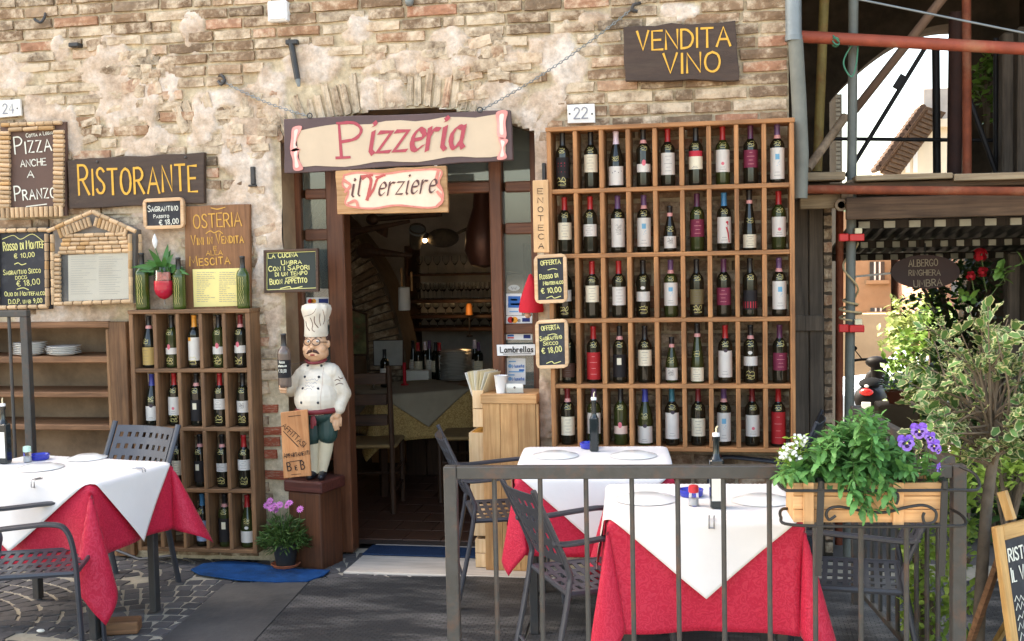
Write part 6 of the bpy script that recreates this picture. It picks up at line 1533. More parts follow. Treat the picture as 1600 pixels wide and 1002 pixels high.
# ------------------------------------------------------------------ things on the tables
M_oilg = mat('oil_bottle_glass', C(34, 40, 40), .06, 0, .15, 8, 0, 1, .6, 0); M_cream = flat('cream_plastic', C(226, 214, 176), .4); M_bluecap = mat('blue_glass', C(44, 56, 168), .08, 0, .15, 8, 0, 1, .6, 0); M_clear = glass_mat('shaker_glass', (.86, .9, .95, 1), .05)
def oil(px, py, label, w=.052, h=.2, lab=True, rz=0):
    p = on(px, py); t = thing('oil_bottle', label, 'oil bottle', p, rz, 'oil bottles on the tables'); hh = w/2
    mb = MB(); mb.box(-hh, hh, -hh, hh, 0, h, .006); obj('body', mb, M_oilg, t)
    mb = MB(); mb.lathe([(hh*.9, h-.0005), (hh*.6, h+.012), (.0125, h+.022), (.012, h+.07), (.015, h+.071), (.015, h+.085), (.010, h+.087)], n=14); obj('neck', mb, M_oilg, t, 40)
    mb = MB(); mb.lathe([(.0145, h+.0872), (.0145, h+.1), (.006, h+.102)], n=12); s_ = obj('stopper', mb, M_white, t, 40); mb = MB(); mb.tube([(0, 0, h+.1), (.001, -.002, h+.12), (.006, -.006, h+.128)], [.004, .0035, .003], 7); obj('spout', mb, M_cream, s_, 40)
    if lab: mb = MB(); mb.box(-hh*.8, hh*.8, -hh-.0012, -hh-.0003, .03, h*.8); obj('label', mb, M_paper, t)
def shaker(px, py, label, capm, ash=True):
    p = on(px, py); t = thing('salt_shaker', label, 'salt shaker', p, 0, 'salt shakers on the tables'); mb = MB(); mb.lathe([(.001, 0), (.019, 0), (.021, .004), (.018, .052), (.001, .052)], n=16); obj('jar', mb, M_clear, t, 40)
    mb = MB(); mb.lathe([(.001, .002), (.0165, .003), (.0165, .03), (.001, .031)], n=14); obj('salt', mb, M_white, t, 40); mb = MB(); mb.lathe([(.0195, .0522), (.0205, .06), (.019, .078), (.012, .081), (.001, .0815)], n=16); obj('cap', mb, capm, t, 40)
def ashtray(px, py, label):
    p = on(px, py); t = thing('ashtray', label, 'ashtray', p, 0, 'blue glass ashtrays'); mb = MB(); mb.lathe([(.001, 0), (.042, 0), (.048, .006), (.05, .028), (.043, .028), (.036, .010), (.001, .008)], n=22); obj('dish', mb, M_bluecap, t, 40)
def splate(px, py, r, label, dome=False):
    p = on(px, py); o = obj('plate', plate_mesh(r), None, None, loc=p+Vector((0, 0, .0006))); 
    if dome: o.rotation_euler = (math.pi, 0, 0); o.location.z = TZ+.0175
    tag(o, label, 'plate', 'white plates on the tables')
oil(8, 724, 'dark square oil bottle with white spout on left table edge'); ashtray(62, 718, 'blue glass ashtray on the left table'); shaker(43, 722, 'salt shaker with pale green cap on left table', flat('mint_cap', C(190, 222, 204), .4))
splate(136, 716, .10, 'upturned white plate toward the back of the left table', True); splate(62, 731, .115, 'white plate toward the front of the left table', True)
oil(929, 705, 'slim dark oil bottle on table before the large rack', .044, .17, False); ashtray(921, 700, 'blue glass ashtray beside the slim oil bottle')
splate(868, 712, .115, 'white plate left of the slim oil bottle', True); splate(990, 712, .115, 'white plate right of the slim oil bottle', True)
oil(1120, 793, 'square oil bottle with white label on the nearest table', .052, .19, True, .1); ashtray(1080, 775, 'blue glass ashtray on the nearest table'); shaker(1084, 790, 'salt shaker with red cap on the nearest table', mat('red_cap', C(200, 44, 52), .4))
splate(1010, 780, .125, 'white plate on the left half of the nearest table', True); splate(1190, 782, .12, 'white plate on the right half of the nearest table', True)
M_steel = mat('clip_steel', C(150, 150, 150), .3, .8, .05, 8, 0)
def clip(px, py, label, rz):
    p = G(px, py, .765); t = thing('cloth_clip', label, 'clip', p, rz, 'steel clips holding the cloths'); mb = MB(); mb.tube([(0, .045, .002), (0, -.008, .002), (0, -.014, -.004), (0, -.014, -.03), (0, -.011, -.033)], .0028, 6); mb.tube([(.018, .04, .002), (.018, -.008, .002), (.018, -.014, -.004), (.018, -.014, -.03), (.018, -.011, -.033)], .0028, 6); mb.tube([(0, -.014, -.03), (.018, -.014, -.03)], .0028, 6); obj('clip', mb, M_steel, t, 40)
aT = math.atan2(ML[1][0], ML[0][0])
clip(52, 750, 'steel cloth clip on the front edge of left table', aT); clip(219, 733, 'steel cloth clip on the right edge of left table', aT+math.pi/2); clip(1108, 811, 'steel cloth clip on the front edge of nearest table', 0)
# ------------------------------------------------------------------ chairs
def perf(nm, fn, nu, nv, m, parent, fu=.5, fv=.5, th=.005, margin=(1, 1)):
    """plate with a grid of square holes; fn(s, t) in 0..1"""
    def brk(n, f, mg):
        L = [0]; tot = n+(n-1)*(1-f)/f+2*mg*(1-f)/f; x = mg*(1-f)/f; out = [0]
        for i in range(n): out += [x/tot, (x+1)/tot]; x += 1+(1-f)/f
        return out+[1]
    S = brk(nu, fu, margin[0]); T = brk(nv, fv, margin[1]); mb = MB()
    V = [fn(s, t) for s in S for t in T]; nT = len(T); F = []
    for i in range(len(S)-1):
        for j in range(nT-1):
            if i % 2 and j % 2: continue
            F.append((i*nT+j, (i+1)*nT+j, (i+1)*nT+j+1, i*nT+j+1))
    mb.add(V, F); o = obj(nm, mb, m, parent); solid(o, th, 0); return o
def make_chair():
    t = thing('metal_chair', '', 'chair')
    w = .23
    perf('seat', lambda s, u: (-.215+.43*s, -.2+.42*u, .452-.012*math.sin(math.pi*s)), 4, 10, M_chair, t, .62, .5, .004)
    mb = MB(); mb.tube([(-.215, -.2, .445), (-.215, .215, .445), (.215, .215, .445), (.215, -.2, .445)], .012, 6, closed=True); obj('seat_frame', mb, M_chair, t)
    perf('backrest', lambda s, u: (-.205+.41*s, -.205-.13*u-.035*math.sin(math.pi*s), .56+.28*u), 8, 4, M_chair, t, .45, .42, .005)
    for s in (-1, 1):
        mb = MB(); P = [(s*w, -.30, 0), (s*w, -.235, .3), (s*w, -.205, .47), (s*w, -.21, .56), (s*w, -.34, .86)]
        mb.tube(catmull(P, 5), .0185, 8, flat=.6, up=(1, 0, 0)); obj('rear_leg', mb, M_chair, t, 50)
        mb = MB(); P = [(s*w, .235, 0), (s*w, .225, .3), (s*w, .215, .52), (s*w, .185, .635), (s*w, .12, .662), (s*w, 0, .658), (s*w, -.2, .645), (s*w, -.262, .655)]
        mb.tube(catmull(P, 6), .020, 8, flat=.55, up=(1, 0, 0)); obj('arm', mb, M_chair, t, 50)
    mb = MB(); mb.tube([(-w, -.262, .16), (0, -.25, .12), (w, -.262, .16)], .008, 6); obj('stretcher', mb, M_chair, t, 50)
    return t
ch0 = make_chair()
def chair_at(px, py, facing, label, first=[True]):
    p = G(px, py, .45); o = ch0 if first[0] else copy_tree(ch0); first[0] = False
    o.location = (p.x, p.y, .004); o.rotation_euler = (0, 0, R(facing)); tag(o, label, 'chair', 'dark metal chairs with perforated backs'); return o
chair_at(796, 796, -72, 'dark metal chair at left end of table before the large rack')
chair_at(932, 898, -62, 'dark metal chair with arms at the left of the nearest table')
chair_at(1180, 766, 82, 'dark metal chair at right end of table before large rack')
chair_at(1325, 897, 84, 'dark metal chair right of the nearest table under the planter')
chair_at(54, 880, -70, 'dark metal armchair cut by the left edge in front of left table')
chair_at(160, 797, 164, 'dark metal chair showing its perforated back behind the left table')
# wooden wedge under the left table
p = G(185, 985, .02); t = thing('wood_wedge', 'short brown wood block on the cobbles under left table', 'wood block', (p.x, p.y, .012), .3); mb = MB(); mb.box(-.1, .1, -.05, .05, 0, .06, .006); obj('block', mb, M_hx, t)
p = G(64, 994, .0); t = thing('paper_scrap', 'small crumpled white paper scrap on the cobbles', 'paper scrap', (p.x, p.y, .02)); mb = MB(); mb.ball((0, 0, .006), (.022, .014, .008), 7, 4); obj('scrap', mb, M_paper, t)
# ------------------------------------------------------------------ railings
ra = G(704, 738, .965); rb = G(1497, 736, .965)
dR = (rb-ra); LR = dR.length; angR = math.atan2(dR.y, dR.x)
rl = thing('railing', 'dark grey steel railing carrying the flower box in front of tables', 'railing', (ra.x, ra.y, 0), angR)
def rx(px):   # position along the railing for a photo column
    lo, hi = -.5, LR+.5
    d = dR.normalized()
    for _ in range(40):
        m_ = (lo+hi)/2
        if PRJ(ra+d*m_)[0] < px: lo = m_
        else: hi = m_
    return lo
M_rail = mat('railing_paint', C(64, 62, 58), .5, 0, .18, 26, .08, 80, .5, dirt=C(104, 70, 50), dirt_amt=.55)
mb = MB(); mb.box(.024, LR-.024, -.02, .02, .942, .988, .003); obj('top_rail', mb, M_rail, rl)
mb = MB(); mb.box(.024, LR-.024, -.012, .012, .09, .115, .003); obj('bottom_rail', mb, M_rail, rl)
for x in (0, LR): mb = MB(); mb.box(x-.0235, x+.0235, -.0235, .0235, .01, .9885, .003); obj('post', mb, M_rail, rl)
for i in range(10):
    x = rx(772+71.6*i); mb = MB(); mb.tube([(x, 0, .115), (x, 0, .942)], .0095, 8); obj('bar', mb, M_rail, rl, 40)
for pxs in (1434, 1452, 1470):
    x = rx(pxs); mb = MB(); mb.tube([(x, .05, .115), (x, .05, .9)], .008, 8)
# railing running back beside the alley
qa = G(1484, 726, .965); qb = G(1338, 645, .965); qb.z = qa.z
dQ = qb-qa; LQ = Vector((dQ.x, dQ.y, 0)).length
r2 = thing('railing', 'dark railing running back from flower box towards the alley', 'railing', (qa.x+.01, qa.y+.05, 0), math.atan2(dQ.y, dQ.x))
mb = MB(); mb.box(.0, LQ, -.02, .02, .942, .985, .003); obj('top_rail', mb, M_rail, r2)
mb = MB(); mb.box(.0, LQ, -.012, .012, .09, .115, .003); obj('bottom_rail', mb, M_rail, r2)
n = int(LQ/.13)
for i in range(1, n): mb = MB(); x = LQ*i/n; mb.tube([(x, 0, .115), (x, 0, .942)], .0095, 8); obj('bar', mb, M_rail, r2, 40)
mb = MB(); mb.box(LQ+.001, LQ+.045, -.023, .023, .01, .988, .003); obj('post', mb, M_rail, r2)
# steel frame in front of the recess at the far left
lx = W(44, 600, -.42); lt = W(44, 485, -.42).z
t = thing('railing', 'tall dark steel bar frame before plate shelves at the left edge', 'railing', (lx.x, -.42, 0)); k = MPP(lx)
mb = MB(); mb.box(-.022, .022, -.022, .022, .01, lt-.036, .003); obj('post', mb, M_rail, t); mb = MB(); mb.box(-1.2, .022, -.022, .022, lt-.0355, lt, .003); obj('top_rail', mb, M_rail, t)
for i in range(1, 6): mb = MB(); x = -28*k*i; mb.tube([(x, 0, .1), (x, 0, lt-.036)], .0095, 8); obj('bar', mb, M_rail, t, 40)
mb = MB(); mb.box(-1.2, -.0225, -.012, .012, .075, .1, .003); obj('bottom_rail', mb, M_rail, t)
# steel frame at the foot of the left rack (shared stand)
# ------------------------------------------------------------------ flower box
dr = dR.normalized(); nrm = Vector((dr.y, -dr.x, 0))      # towards the street
def RP(px, py, off):    # point on the vertical plane parallel to the railing, off metres towards the street
    d = ray(px, py); o_ = ra+nrm*off; t_ = (o_-CAMP).dot(nrm)/d.dot(nrm); return CAMP+d*t_
BO = .235
A = RP(1240, 757, BO); Bq = RP(1474, 752, BO); bot = RP(1356, 817, BO).z; topz = A.z*.5+Bq.z*.5
bx = thing('flower_box', 'pale pine plank flower box hooked on the railing', 'flower box', (A.x, A.y, bot), angR); Lb = (Bq-A).dot(dr); Hb = topz-bot; Db = .185
M_box = wood('box_pine', C(206, 150, 96), C(232, 184, 132), 'x', .6); M_boxz = wood('box_pine_end', C(204, 150, 98), C(230, 182, 130), 'z', .6)
for i in range(3):
    mb = MB(); mb.box(0, Lb, 0, .016, Hb*i/3+.001, Hb*(i+1)/3-.001, .0015); obj('front_plank', mb, M_box, bx)
for i in range(3):
    mb = MB(); mb.box(0, Lb, Db-.016, Db, Hb*i/3+.001, Hb*(i+1)/3-.001, .0015); obj('back_plank', mb, M_box, bx)
for x in (0, Lb-.016): mb = MB(); mb.box(x, x+.016, .0165, Db-.0165, 0, Hb, .002); obj('end_board', mb, M_boxz, bx)
for x in (.03, Lb-.165): mb = MB(); mb.box(x, x+.036, -.011, -.0005, -.012, Hb+.002, .002); obj('batten', mb, M_boxz, bx)
mb = MB(); mb.box(.017, Lb-.017, .017, Db-.017, .01, Hb-.02); obj('soil', mb, M_soil, bx)
hd = thing('box_holder', 'wrought iron scroll holder gripping flower box to the railing', 'holder', (A.x, A.y, bot), angR)
def hl(px, py, off): v = RP(px, py, off)-hd.location; return Vector((v.dot(dr), v.dot(-nrm), v.z))
M_wi = mat('wrought_iron', C(36, 35, 34), .5, 0, .15, 10, .1, 80)
def rod(nm, pts, r, off=BO+.02, sm=True):
    P = [hl(x, y, off+o_) for x, y, o_ in pts]; mb = MB(); mb.tube(catmull(P, 6) if sm else P, r, 7); obj(nm, mb, M_wi, hd, 40)
for px in (1283, 1476):
    P0 = hl(px, 760, BO+.022); P1 = hl(px-5, 900, BO+.022); mb = MB(); mb.bar(P0, P1, .022, .008, (0, 1, 0)); obj('strap', mb, M_wi, hd)
    mb = MB(); mb.tube([P0+Vector((0, .0, -.005)), P0+Vector((0, -.004, .012)), P0+Vector((0, .02, .018)), P0+Vector((0, .05, .01))], .011, 7); obj('hook', mb, M_wi, hd, 40)
rod('upper_ring', [(1217, 740, -.2), (1216, 755, -.12), (1226, 765, -.02), (1245, 767, 0), (1360, 767, 0), (1490, 766, 0), (1528, 764, -.06), (1524, 742, -.14), (1500, 729, -.2)], .0055)
rod('lower_ring', [(1240, 795, -.2), (1222, 796, -.12), (1220, 808, -.03), (1236, 820, 0), (1360, 823, 0), (1480, 822, 0), (1508, 820, -.04), (1503, 806, -.1), (1485, 795, -.2)], .0055)
rod('scroll', [(1306, 806, 0), (1296, 812, 0), (1291, 804, 0), (1296, 795, 0), (1312, 792, 0), (1340, 797, 0), (1380, 801, 0), (1420, 792, 0), (1445, 790, 0), (1462, 800, 0), (1460, 815, 0), (1446, 818, 0), (1442, 808, 0), (1444, 801, 0)], .005)
rod('scroll', [(1394, 771, 0), (1402, 772, 0), (1403, 780, 0), (1400, 788, 0)], .005)
# plants in the box: each a thing growing there
def leafy(name, label, cat, base, stems, leafme, M_stem, nparts, group=None, lsize=(.7, 1.25), leaves=9, spread=1.0, stemr=.0022, loc=None, pairs=True, up=.5):
    t = thing(name, label, cat, loc if loc is not None else base)
    sm = MB(); fill = MB(); cnt = 0; L0 = vf(leafme); pend = []
    for (b0, tip, sag) in stems:
        b0 = Vector(b0); tip = Vector(tip); mid = (b0+tip)/2+Vector((0, 0, sag)); P = catmull([b0, mid, tip], 6); sm.tube(P, [stemr*(1-.6*i/(len(P)-1)) for i in range(len(P))], 5)
        az = rnd(0, 6.28)
        for i in range(leaves):
            s = .25+.75*(i+.5)/leaves; j = min(int(s*(len(P)-1)), len(P)-2); p = P[j].lerp(P[j+1], s*(len(P)-1)-j); td = (P[j+1]-P[j]).normalized(); az += 2.4 if not pairs else 1.57
            for q in ((0, 1) if pairs else (0,)):
                a = az+math.pi*q; sd = td.orthogonal().normalized(); sd = Matrix.Rotation(a, 3, td) @ sd
                d = (sd+td*up+Vector((0, 0, rnd(-.1, .25)))).normalized(); pend.append((p, d, rnd(*lsize)*(1.05-.35*s)))
        pend.append((P[-1], (P[-1]-P[-2]).normalized(), rnd(*lsize)*.6))
    pend.sort(key=lambda q: (t.matrix_basis @ q[0]-CAMP).length)
    for (p, d, s) in pend:
        Rm = orient(d, rnd(-.5, .5))
        if cnt < nparts:
            o = bpy.data.objects.new('leaf', leafme); COL.objects.link(o); o.parent = t; M = Rm.to_4x4(); M.translation = p; o.matrix_basis = M @ Matrix.Scale(s, 4); cnt += 1
        else: scatter_leaf(fill, L0, p, Rm, s)
    obj('stems', sm, M_stem, t, 40)['kind'] = 'stuff'
    if fill.v: obj('foliage', mesh_of('foliage', fill, leafme.materials[0], 80), None, t)['kind'] = 'stuff'
    return t
M_lg = leafmat('box_leaf', C(92, 142, 76)); M_lg2 = leafmat('light_leaf', C(142, 168, 74)); M_stemg = mat('green_stem', C(92, 112, 60), .6); M_twig = mat('twig_bark', C(112, 96, 78), .85, 0, .25, 20, .4, 60)
def toothed(name, L, w, m, n=6, fold=.2, bend=.3):
    mb = MB(); V = []
    for i in range(n+1):
        s = i/n; ww = w*math.sin(math.pi*(s*.88+.08))**.7*(1.12 if i % 2 else .82)*(1 if i < n else .05); z = -bend*L*s*s
        V += [(-ww/2, L*(s-(.02 if i % 2 else 0)), z+fold*ww/2), (0, L*s, z), (ww/2, L*(s-(.02 if i % 2 else 0)), z+fold*ww/2)]
    mb.add(V, [(3*i+u, 3*i+u+1, 3*i+u+4, 3*i+u+3) for i in range(n) for u in (0, 1)]); return mesh_of(name, mb, m, 80)
LF1 = toothed('leaf', .058, .026, M_lg, bend=.45)
pc = RP(1330, 752, BO-.09); stems = []
for i in range(80):
    bxp = rnd(1238, 1398); b0 = RP(bxp, 757, BO-rnd(.04, .16)); u = rnd(0, 1)
    if u < .76:
        x = bxp+rnd(-52, 42); hmax = 122*max(.15, 1-((x-1345)/85)**2*.85) if x < 1430 else 20; tip = RP(x, 757-rnd(.45, 1)*hmax, BO+rnd(-.22, .1)); sg = rnd(.0, .05)
    else:
        x = rnd(1318, 1395); tip = RP(x, rnd(768, 806) if 1335 < x < 1390 else rnd(752, 775), BO+rnd(.03, .11)); sg = rnd(.05, .09)
    stems.append((b0-pc, tip-pc, sg))
leafy('bushy_plant', 'bushy green plant with toothed leaves spilling over the flower box', 'plant', pc, stems, LF1, M_stemg, 285, leaves=8, loc=pc)
# pansies
pc = RP(1440, 748, BO-.07); t = thing('pansy_plant', 'purple pansies with dark faces growing at right end of flower box', 'flower', pc)
LF2 = toothed('leaf', .042, .022, leafmat('pansy_leaf', C(92, 140, 70)), 5); cnt = 0
for i in range(46):
    p = RP(rnd(1412, 1472), rnd(700, 760), BO-rnd(.0, .13))-pc; d = Vector((rnd(-1, 1), rnd(-1, .3), rnd(-.1, 1.3))); o = bpy.data.objects.new('leaf', LF2); COL.objects.link(o); o.parent = t; M = orient(d, rnd(-.6, .6)).to_4x4(); M.translation = p; o.matrix_basis = M @ Matrix.Scale(rnd(.7, 1.3), 4)
M_pan = mat('pansy_violet', C(122, 78, 190), .6, 0, .15, 60, 0); M_pand = flat('pansy_dark', C(44, 22, 74)); M_pany = flat('pansy_eye', C(226, 206, 120)); M_pan2 = mat('pansy_light', C(150, 112, 206), .6, 0, .15, 60, 0)
def petal(cx, cz, rx_, rz_, y, dx=0, dz=0, n=12):
    V = [(cx+rx_*math.cos(2*math.pi*i/n), y+.0025*math.sin(i*2.1), cz+rz_*math.sin(2*math.pi*i/n)) for i in range(n)]+[(cx, y-.002, cz)]
    return V, [(i, (i+1) % n, n) for i in range(n)]
def pansy(px, py, s, yaw, label=None):
    c = RP(px, py, BO+.01)-pc; f = bpy.data.objects.new('flower', None); COL.objects.link(f); f.parent = t; f.location = c; f.rotation_euler = (rnd(-.2, .15), rnd(-.15, .15), angR+yaw); f.scale = (s,)*3
    for i, (q, m) in enumerate(((petal(-.012, .012, .014, .013, .004), M_pan), (petal(.012, .012, .014, .013, .003), M_pan), (petal(-.014, -.003, .012, .011, 0), M_pan2), (petal(.014, -.003, .012, .011, -.001), M_pan2), (petal(0, -.014, .015, .013, -.003), M_pan2))):
        mb = MB(); mb.add(*q); obj('petal', mb, m, f)
    mb = MB()
    for q in (petal(-.009, -.002, .0055, .005, -.004, n=8), petal(.009, -.002, .0055, .005, -.004, n=8), petal(0, -.011, .0075, .006, -.0062, n=8)): mb.add(*q)
    obj('face_marking', mb, M_pand, f); mb = MB(); mb.ball((0, -.007, -.002), (.0035, .002, .0035), 8, 5); obj('eye', mb, M_pany, f)
    mb = MB(); mb.tube(catmull([c+Vector((0, .006, 0)), c*.7+Vector((0, .02, 0)), Vector((c.x*.6, .03, -.04))], 5), .0015, 5); obj('flower_stem', mb, M_stemg, t)
for q in ((1416, 692, 1.08, .1), (1436, 673, 1.05, -.15), (1453, 683, .72, .2), (1459, 696, .8, 0), (1467, 732, .7, 1.0), (1466, 703, .55, .5)): pansy(*q)
# white alyssum
pc = RP(1245, 700, BO-.05); t = thing('white_flowers', 'cluster of tiny white flowers at the left end of flower box', 'flower', pc)
mb = MB(); mb2 = MB(); ll = vf(leaf_mesh('x', .03, .009, M_lg, .2, .2, 3))
for cx, cy, r in ((1249, 690, 13), (1234, 703, 12), (1243, 712, 10), (1226, 712, 8)):
    for i in range(22):
        p = RP(cx+rnd(-1, 1)*r, cy+rnd(-1, 1)*r*.8, BO-.05+rnd(-.03, .05))-pc; d = Vector((rnd(-.6, .6), -1, rnd(-.2, .8))).normalized(); Rm = orient(d)
        mb.add([p+Rm @ Vector((math.cos(a)*.0055, .001*math.cos(a*2), math.sin(a)*.0055)) for a in [j*math.pi/3 for j in range(6)]], [(0, 1, 2, 3, 4, 5)])
    for i in range(40): scatter_leaf(mb2, ll, RP(cx+rnd(-1, 1)*r*1.3, cy+rnd(-.4, 1.6)*r, BO-.05+rnd(-.05, .03))-pc, orient((rnd(-1, 1), rnd(-1, 1), rnd(-.3, 1)), rnd(-1, 1)), rnd(.7, 1.2))
obj('blossoms', mb, mat('alyssum_white', C(232, 232, 226), .7), t)['kind'] = 'stuff'; obj('foliage', mesh_of('foliage', mb2, M_lg2, 80), None, t)['kind'] = 'stuff'
# ------------------------------------------------------------------ variegated holly standard
HY = G(1525, 1080, 0).y
def HP(px, py, dy=0): return W(px, py, HY+dy)
base = HP(1524, 1068); base.z = 0
t = thing('holly_tree', 'small variegated holly tree on a thin leaning trunk', 'tree', base)
M_bark = mat('grey_bark', C(112, 100, 86), .9, 0, .25, 12, .6, 40, .2)
tp = [base-base, HP(1528, 1000)-base, HP(1534, 900)-base, HP(1541, 800)-base, HP(1549, 735)-base, HP(1556, 690)-base, HP(1552, 640)-base]
mb = MB(); P = catmull(tp, 5); mb.tube(P, [.026-.008*i/(len(P)-1)+.002*noise.noise(Vector((0, 0, i))) for i in range(len(P))], 10); obj('trunk', mb, M_bark, t, 60)
M_hol = leafmat('holly_center', C(98, 134, 72), .3, .35); M_hole = leafmat('holly_margin', C(204, 202, 148), .12, .1)
def holly_leaf(k):
    mb = MB(); n = 5; L, w = .058, .034; V = []; rs = random.Random(k)
    for i in range(n+1):
        s = i/n; ww = w*math.sin(math.pi*(s*.86+.09))**.8*(1.15 if i % 2 else .92)*(1 if i < n else .1); z = -.22*L*s*s; wz = (.004 if i % 2 else -.003)
        V += [(-ww/2, L*s, z+.18*ww/2+wz), (-ww*.36, L*s, z+.06*ww), (0, L*s, z), (ww*.36, L*s, z+.06*ww), (ww/2, L*s, z+.18*ww/2+wz)]
    for i in range(n):
        for u in range(4):
            mb.mi = 1 if u in (0, 3) or rs.random() < .06 else 0
            mb.add([], [(5*i+u, 5*i+u+1, 5*i+u+6, 5*i+u+5)])
    mb.v = [tuple(v) for v in V]; return mesh_of('leaf', mb, [M_hol, M_hole], 80)
HL = [holly_leaf(k) for k in range(5)]
pend = []; tw = MB(); top = tp[-2]
clumps = []
for i in range(98):
    for _ in range(50):
        px = rnd(1375, 1680); py = rnd(455, 755); dy = rnd(-.38, .38)
        e = ((px-1530)/150)**2+((py-600)/150)**2+(dy/.42)**2
        if e < 1 and not (py > 705 and 1405 < px < 1475 and random.random() < .75) and not (px < 1440 and py < 560) and random.random() < (.35+.65*e): break
    clumps.append(HP(px, py, dy)-base)
for c in clumps:
    s = tp[-1].lerp(tp[-3], rnd(0, 1)); m_ = (s+c)/2+Vector((rnd(-.05, .05), rnd(-.05, .05), rnd(-.02, .05))); P = catmull([s, m_, c], 4); tw.tube(P, [.006-.004*i/(len(P)-1) for i in range(len(P))], 5)
    ax = (c-m_).normalized()
    for j in range(int(rnd(8, 13))):
        p = c.lerp(m_, rnd(0, .75))+Vector((rnd(-.02, .02), rnd(-.02, .02), rnd(-.02, .02))); d = (ax*.6+Vector((rnd(-1, 1), rnd(-1, 1), rnd(-.7, .9)))).normalized(); pend.append((p, d, rnd(.55, 1.15)))
obj('branches', tw, M_twig, t, 50)['kind'] = 'stuff'
pend.sort(key=lambda q: (q[0]+base-CAMP).length); cnt = 0; fl = MB(); HVF = []
for me in HL: HVF.append((vf(me), [p.material_index for p in me.polygons]))
for (p, d, s) in pend:
    Rm = orient(d, rnd(-.9, .9)); k = random.randrange(5)
    if cnt < 290: o = bpy.data.objects.new('leaf', HL[k]); COL.objects.link(o); o.parent = t; M = Rm.to_4x4(); M.translation = p; o.matrix_basis = M @ Matrix.Scale(s, 4); cnt += 1
    else:
        (V, F), mi = HVF[k]; b0 = len(fl.v); fl.v += [tuple(p+Rm @ (Vector(v)*s)) for v in V]; fl.f += [tuple(b0+q for q in f) for f in F]; fl.m += mi
obj('foliage', mesh_of('foliage', fl, [M_hol, M_hole], 80), None, t)['kind'] = 'stuff'
# ------------------------------------------------------------------ pavement board at the lower right
AY = G(1560, 1120, 0).y-.02
def AP(px, py, dy=0): return W(px, py, AY+dy)
M_easel = wood('easel_wood', C(178, 132, 76), C(214, 168, 106), 'z', .5)
a0 = AP(1552, 824); b0 = AP(1650, 772, .28); bl = AP(1592, 1118, -.06); wB = .62
zx = (a0-bl); H_ = zx.length; zx.normalize(); ux = b0-a0; ux = (ux-zx*ux.dot(zx)).normalized(); yx = zx.cross(ux)
Mb = Matrix((ux, yx, zx)).transposed().to_4x4(); Mb.translation = bl
t = thing('pavement_board', 'wooden-framed blackboard easel with white lettering cut by right edge', 'chalkboard', mat=Mb)
mb = MB(); mb.box(0, .042, -.012, .012, .0, H_, .003); obj('upright', mb, M_easel, t); mb = MB(); mb.box(wB-.042, wB, -.012, .012, .0, H_, .003); obj('upright', mb, M_easel, t)
mb = MB(); mb.box(.043, wB-.043, -.012, .012, H_-.055, H_-.002, .003); obj('top_rail', mb, wood('easel_rail', C(178, 132, 76), C(214, 168, 106), 'x', .5), t); mb = MB(); mb.box(.043, wB-.043, -.012, .012, .1, .15, .003); obj('bottom_rail', mb, M_easel, t)
mb = MB(); mb.box(.0435, wB-.0435, -.002, .006, .151, H_-.056); obj('panel', mb, M_slate, t)
mb = MB()
for i, (tx, sz, z) in enumerate((('RISTORANTE', .045, .80), ('Il Verziere', .05, .69))):
    st, w = strokes(tx, .8)
    for q in st: ribbon(mb, [(.06+x*sz*.8, H_*z+y*sz) for x, y in q], .007, lambda v: (v.x, -.004, v.y))
for i in range(8):
    z = H_*(.60-.05*i)
    for k_ in range(4): ribbon(mb, [(.06+k_*.11+.09*m_/7, z+(.012 if m_ % 2 else -.010)+rnd(-.006, .006)) for m_ in range(8)], .0045, lambda v: (v.x, -.004, v.y))
obj('lettering', mb, M_chalk, t)
mb = MB(); mb.bar((.12, .02, H_-.03), (.12, .36, .02), .03, .02); obj('rear_leg', mb, M_hx, t); mb = MB(); mb.bar((wB-.1, .02, H_-.03), (wB-.1, .5, .02), .035, .02); obj('rear_leg', mb, M_easel, t)
mb = MB(); p0 = AP(1566, 768, .12); p1 = AP(1580, 812, .1); Mi = Mb.inverted(); mb.bar(Mi @ p1, Mi @ p0, .03, .03); obj('prop_post', mb, M_easel, t)
# ------------------------------------------------------------------ covered passage at the right
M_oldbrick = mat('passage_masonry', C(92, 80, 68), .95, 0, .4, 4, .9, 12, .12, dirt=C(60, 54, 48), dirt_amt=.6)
M_oldwood = wood('weathered_door', C(74, 64, 54), C(112, 98, 84), 'z', .8, .7); M_beam = wood('dark_beam', C(40, 32, 26), C(66, 54, 44), 'z', .7)
PB = 4.0; PX1 = 3.55
pas = thing('passage_building', 'dark stone vaulted passage spanning the alley right of the restaurant', 'building', (XR+.3, 0, 0)); po = pas.location
def pobj(nm, V, F, m): mb = MB(); mb.add([Vector(v)-po for v in V], F); return obj(nm, mb, m, pas)
# far wall with one tall arched opening
ax0 = W(1296, 200, PB).x; ax1 = W(1516, 200, PB).x; asz = W(1296, 160, PB).z; apz = W(1470, 38, PB).z
ZC = apz+.75
def aw(t): return ax0+(ax1-ax0)*t, asz+(apz-asz)*math.sin(math.pi/2*min(max(t, 0)/.86, 1))**.9
NA = 20; V = []; F = []
pts = [aw(i/NA) for i in range(NA+1)]
for i in range(NA):
    (xa, za), (xb, zb) = pts[i], pts[i+1]; b0 = len(V); V += [(xa, PB, za), (xb, PB, zb), (xb, PB, ZC), (xa, PB, ZC), (xa, PB+.5, za), (xb, PB+.5, zb)]; F += [(b0, b0+1, b0+2, b0+3), (b0, b0+4, b0+5, b0+1)]
for (xa, xb) in ((XR-.01, ax0), (ax1, PX1+.8)):
    b0 = len(V); V += [(xa, PB, -.6), (xb, PB, -.6), (xb, PB, ZC), (xa, PB, ZC)]; F += [(b0, b0+1, b0+2, b0+3)]
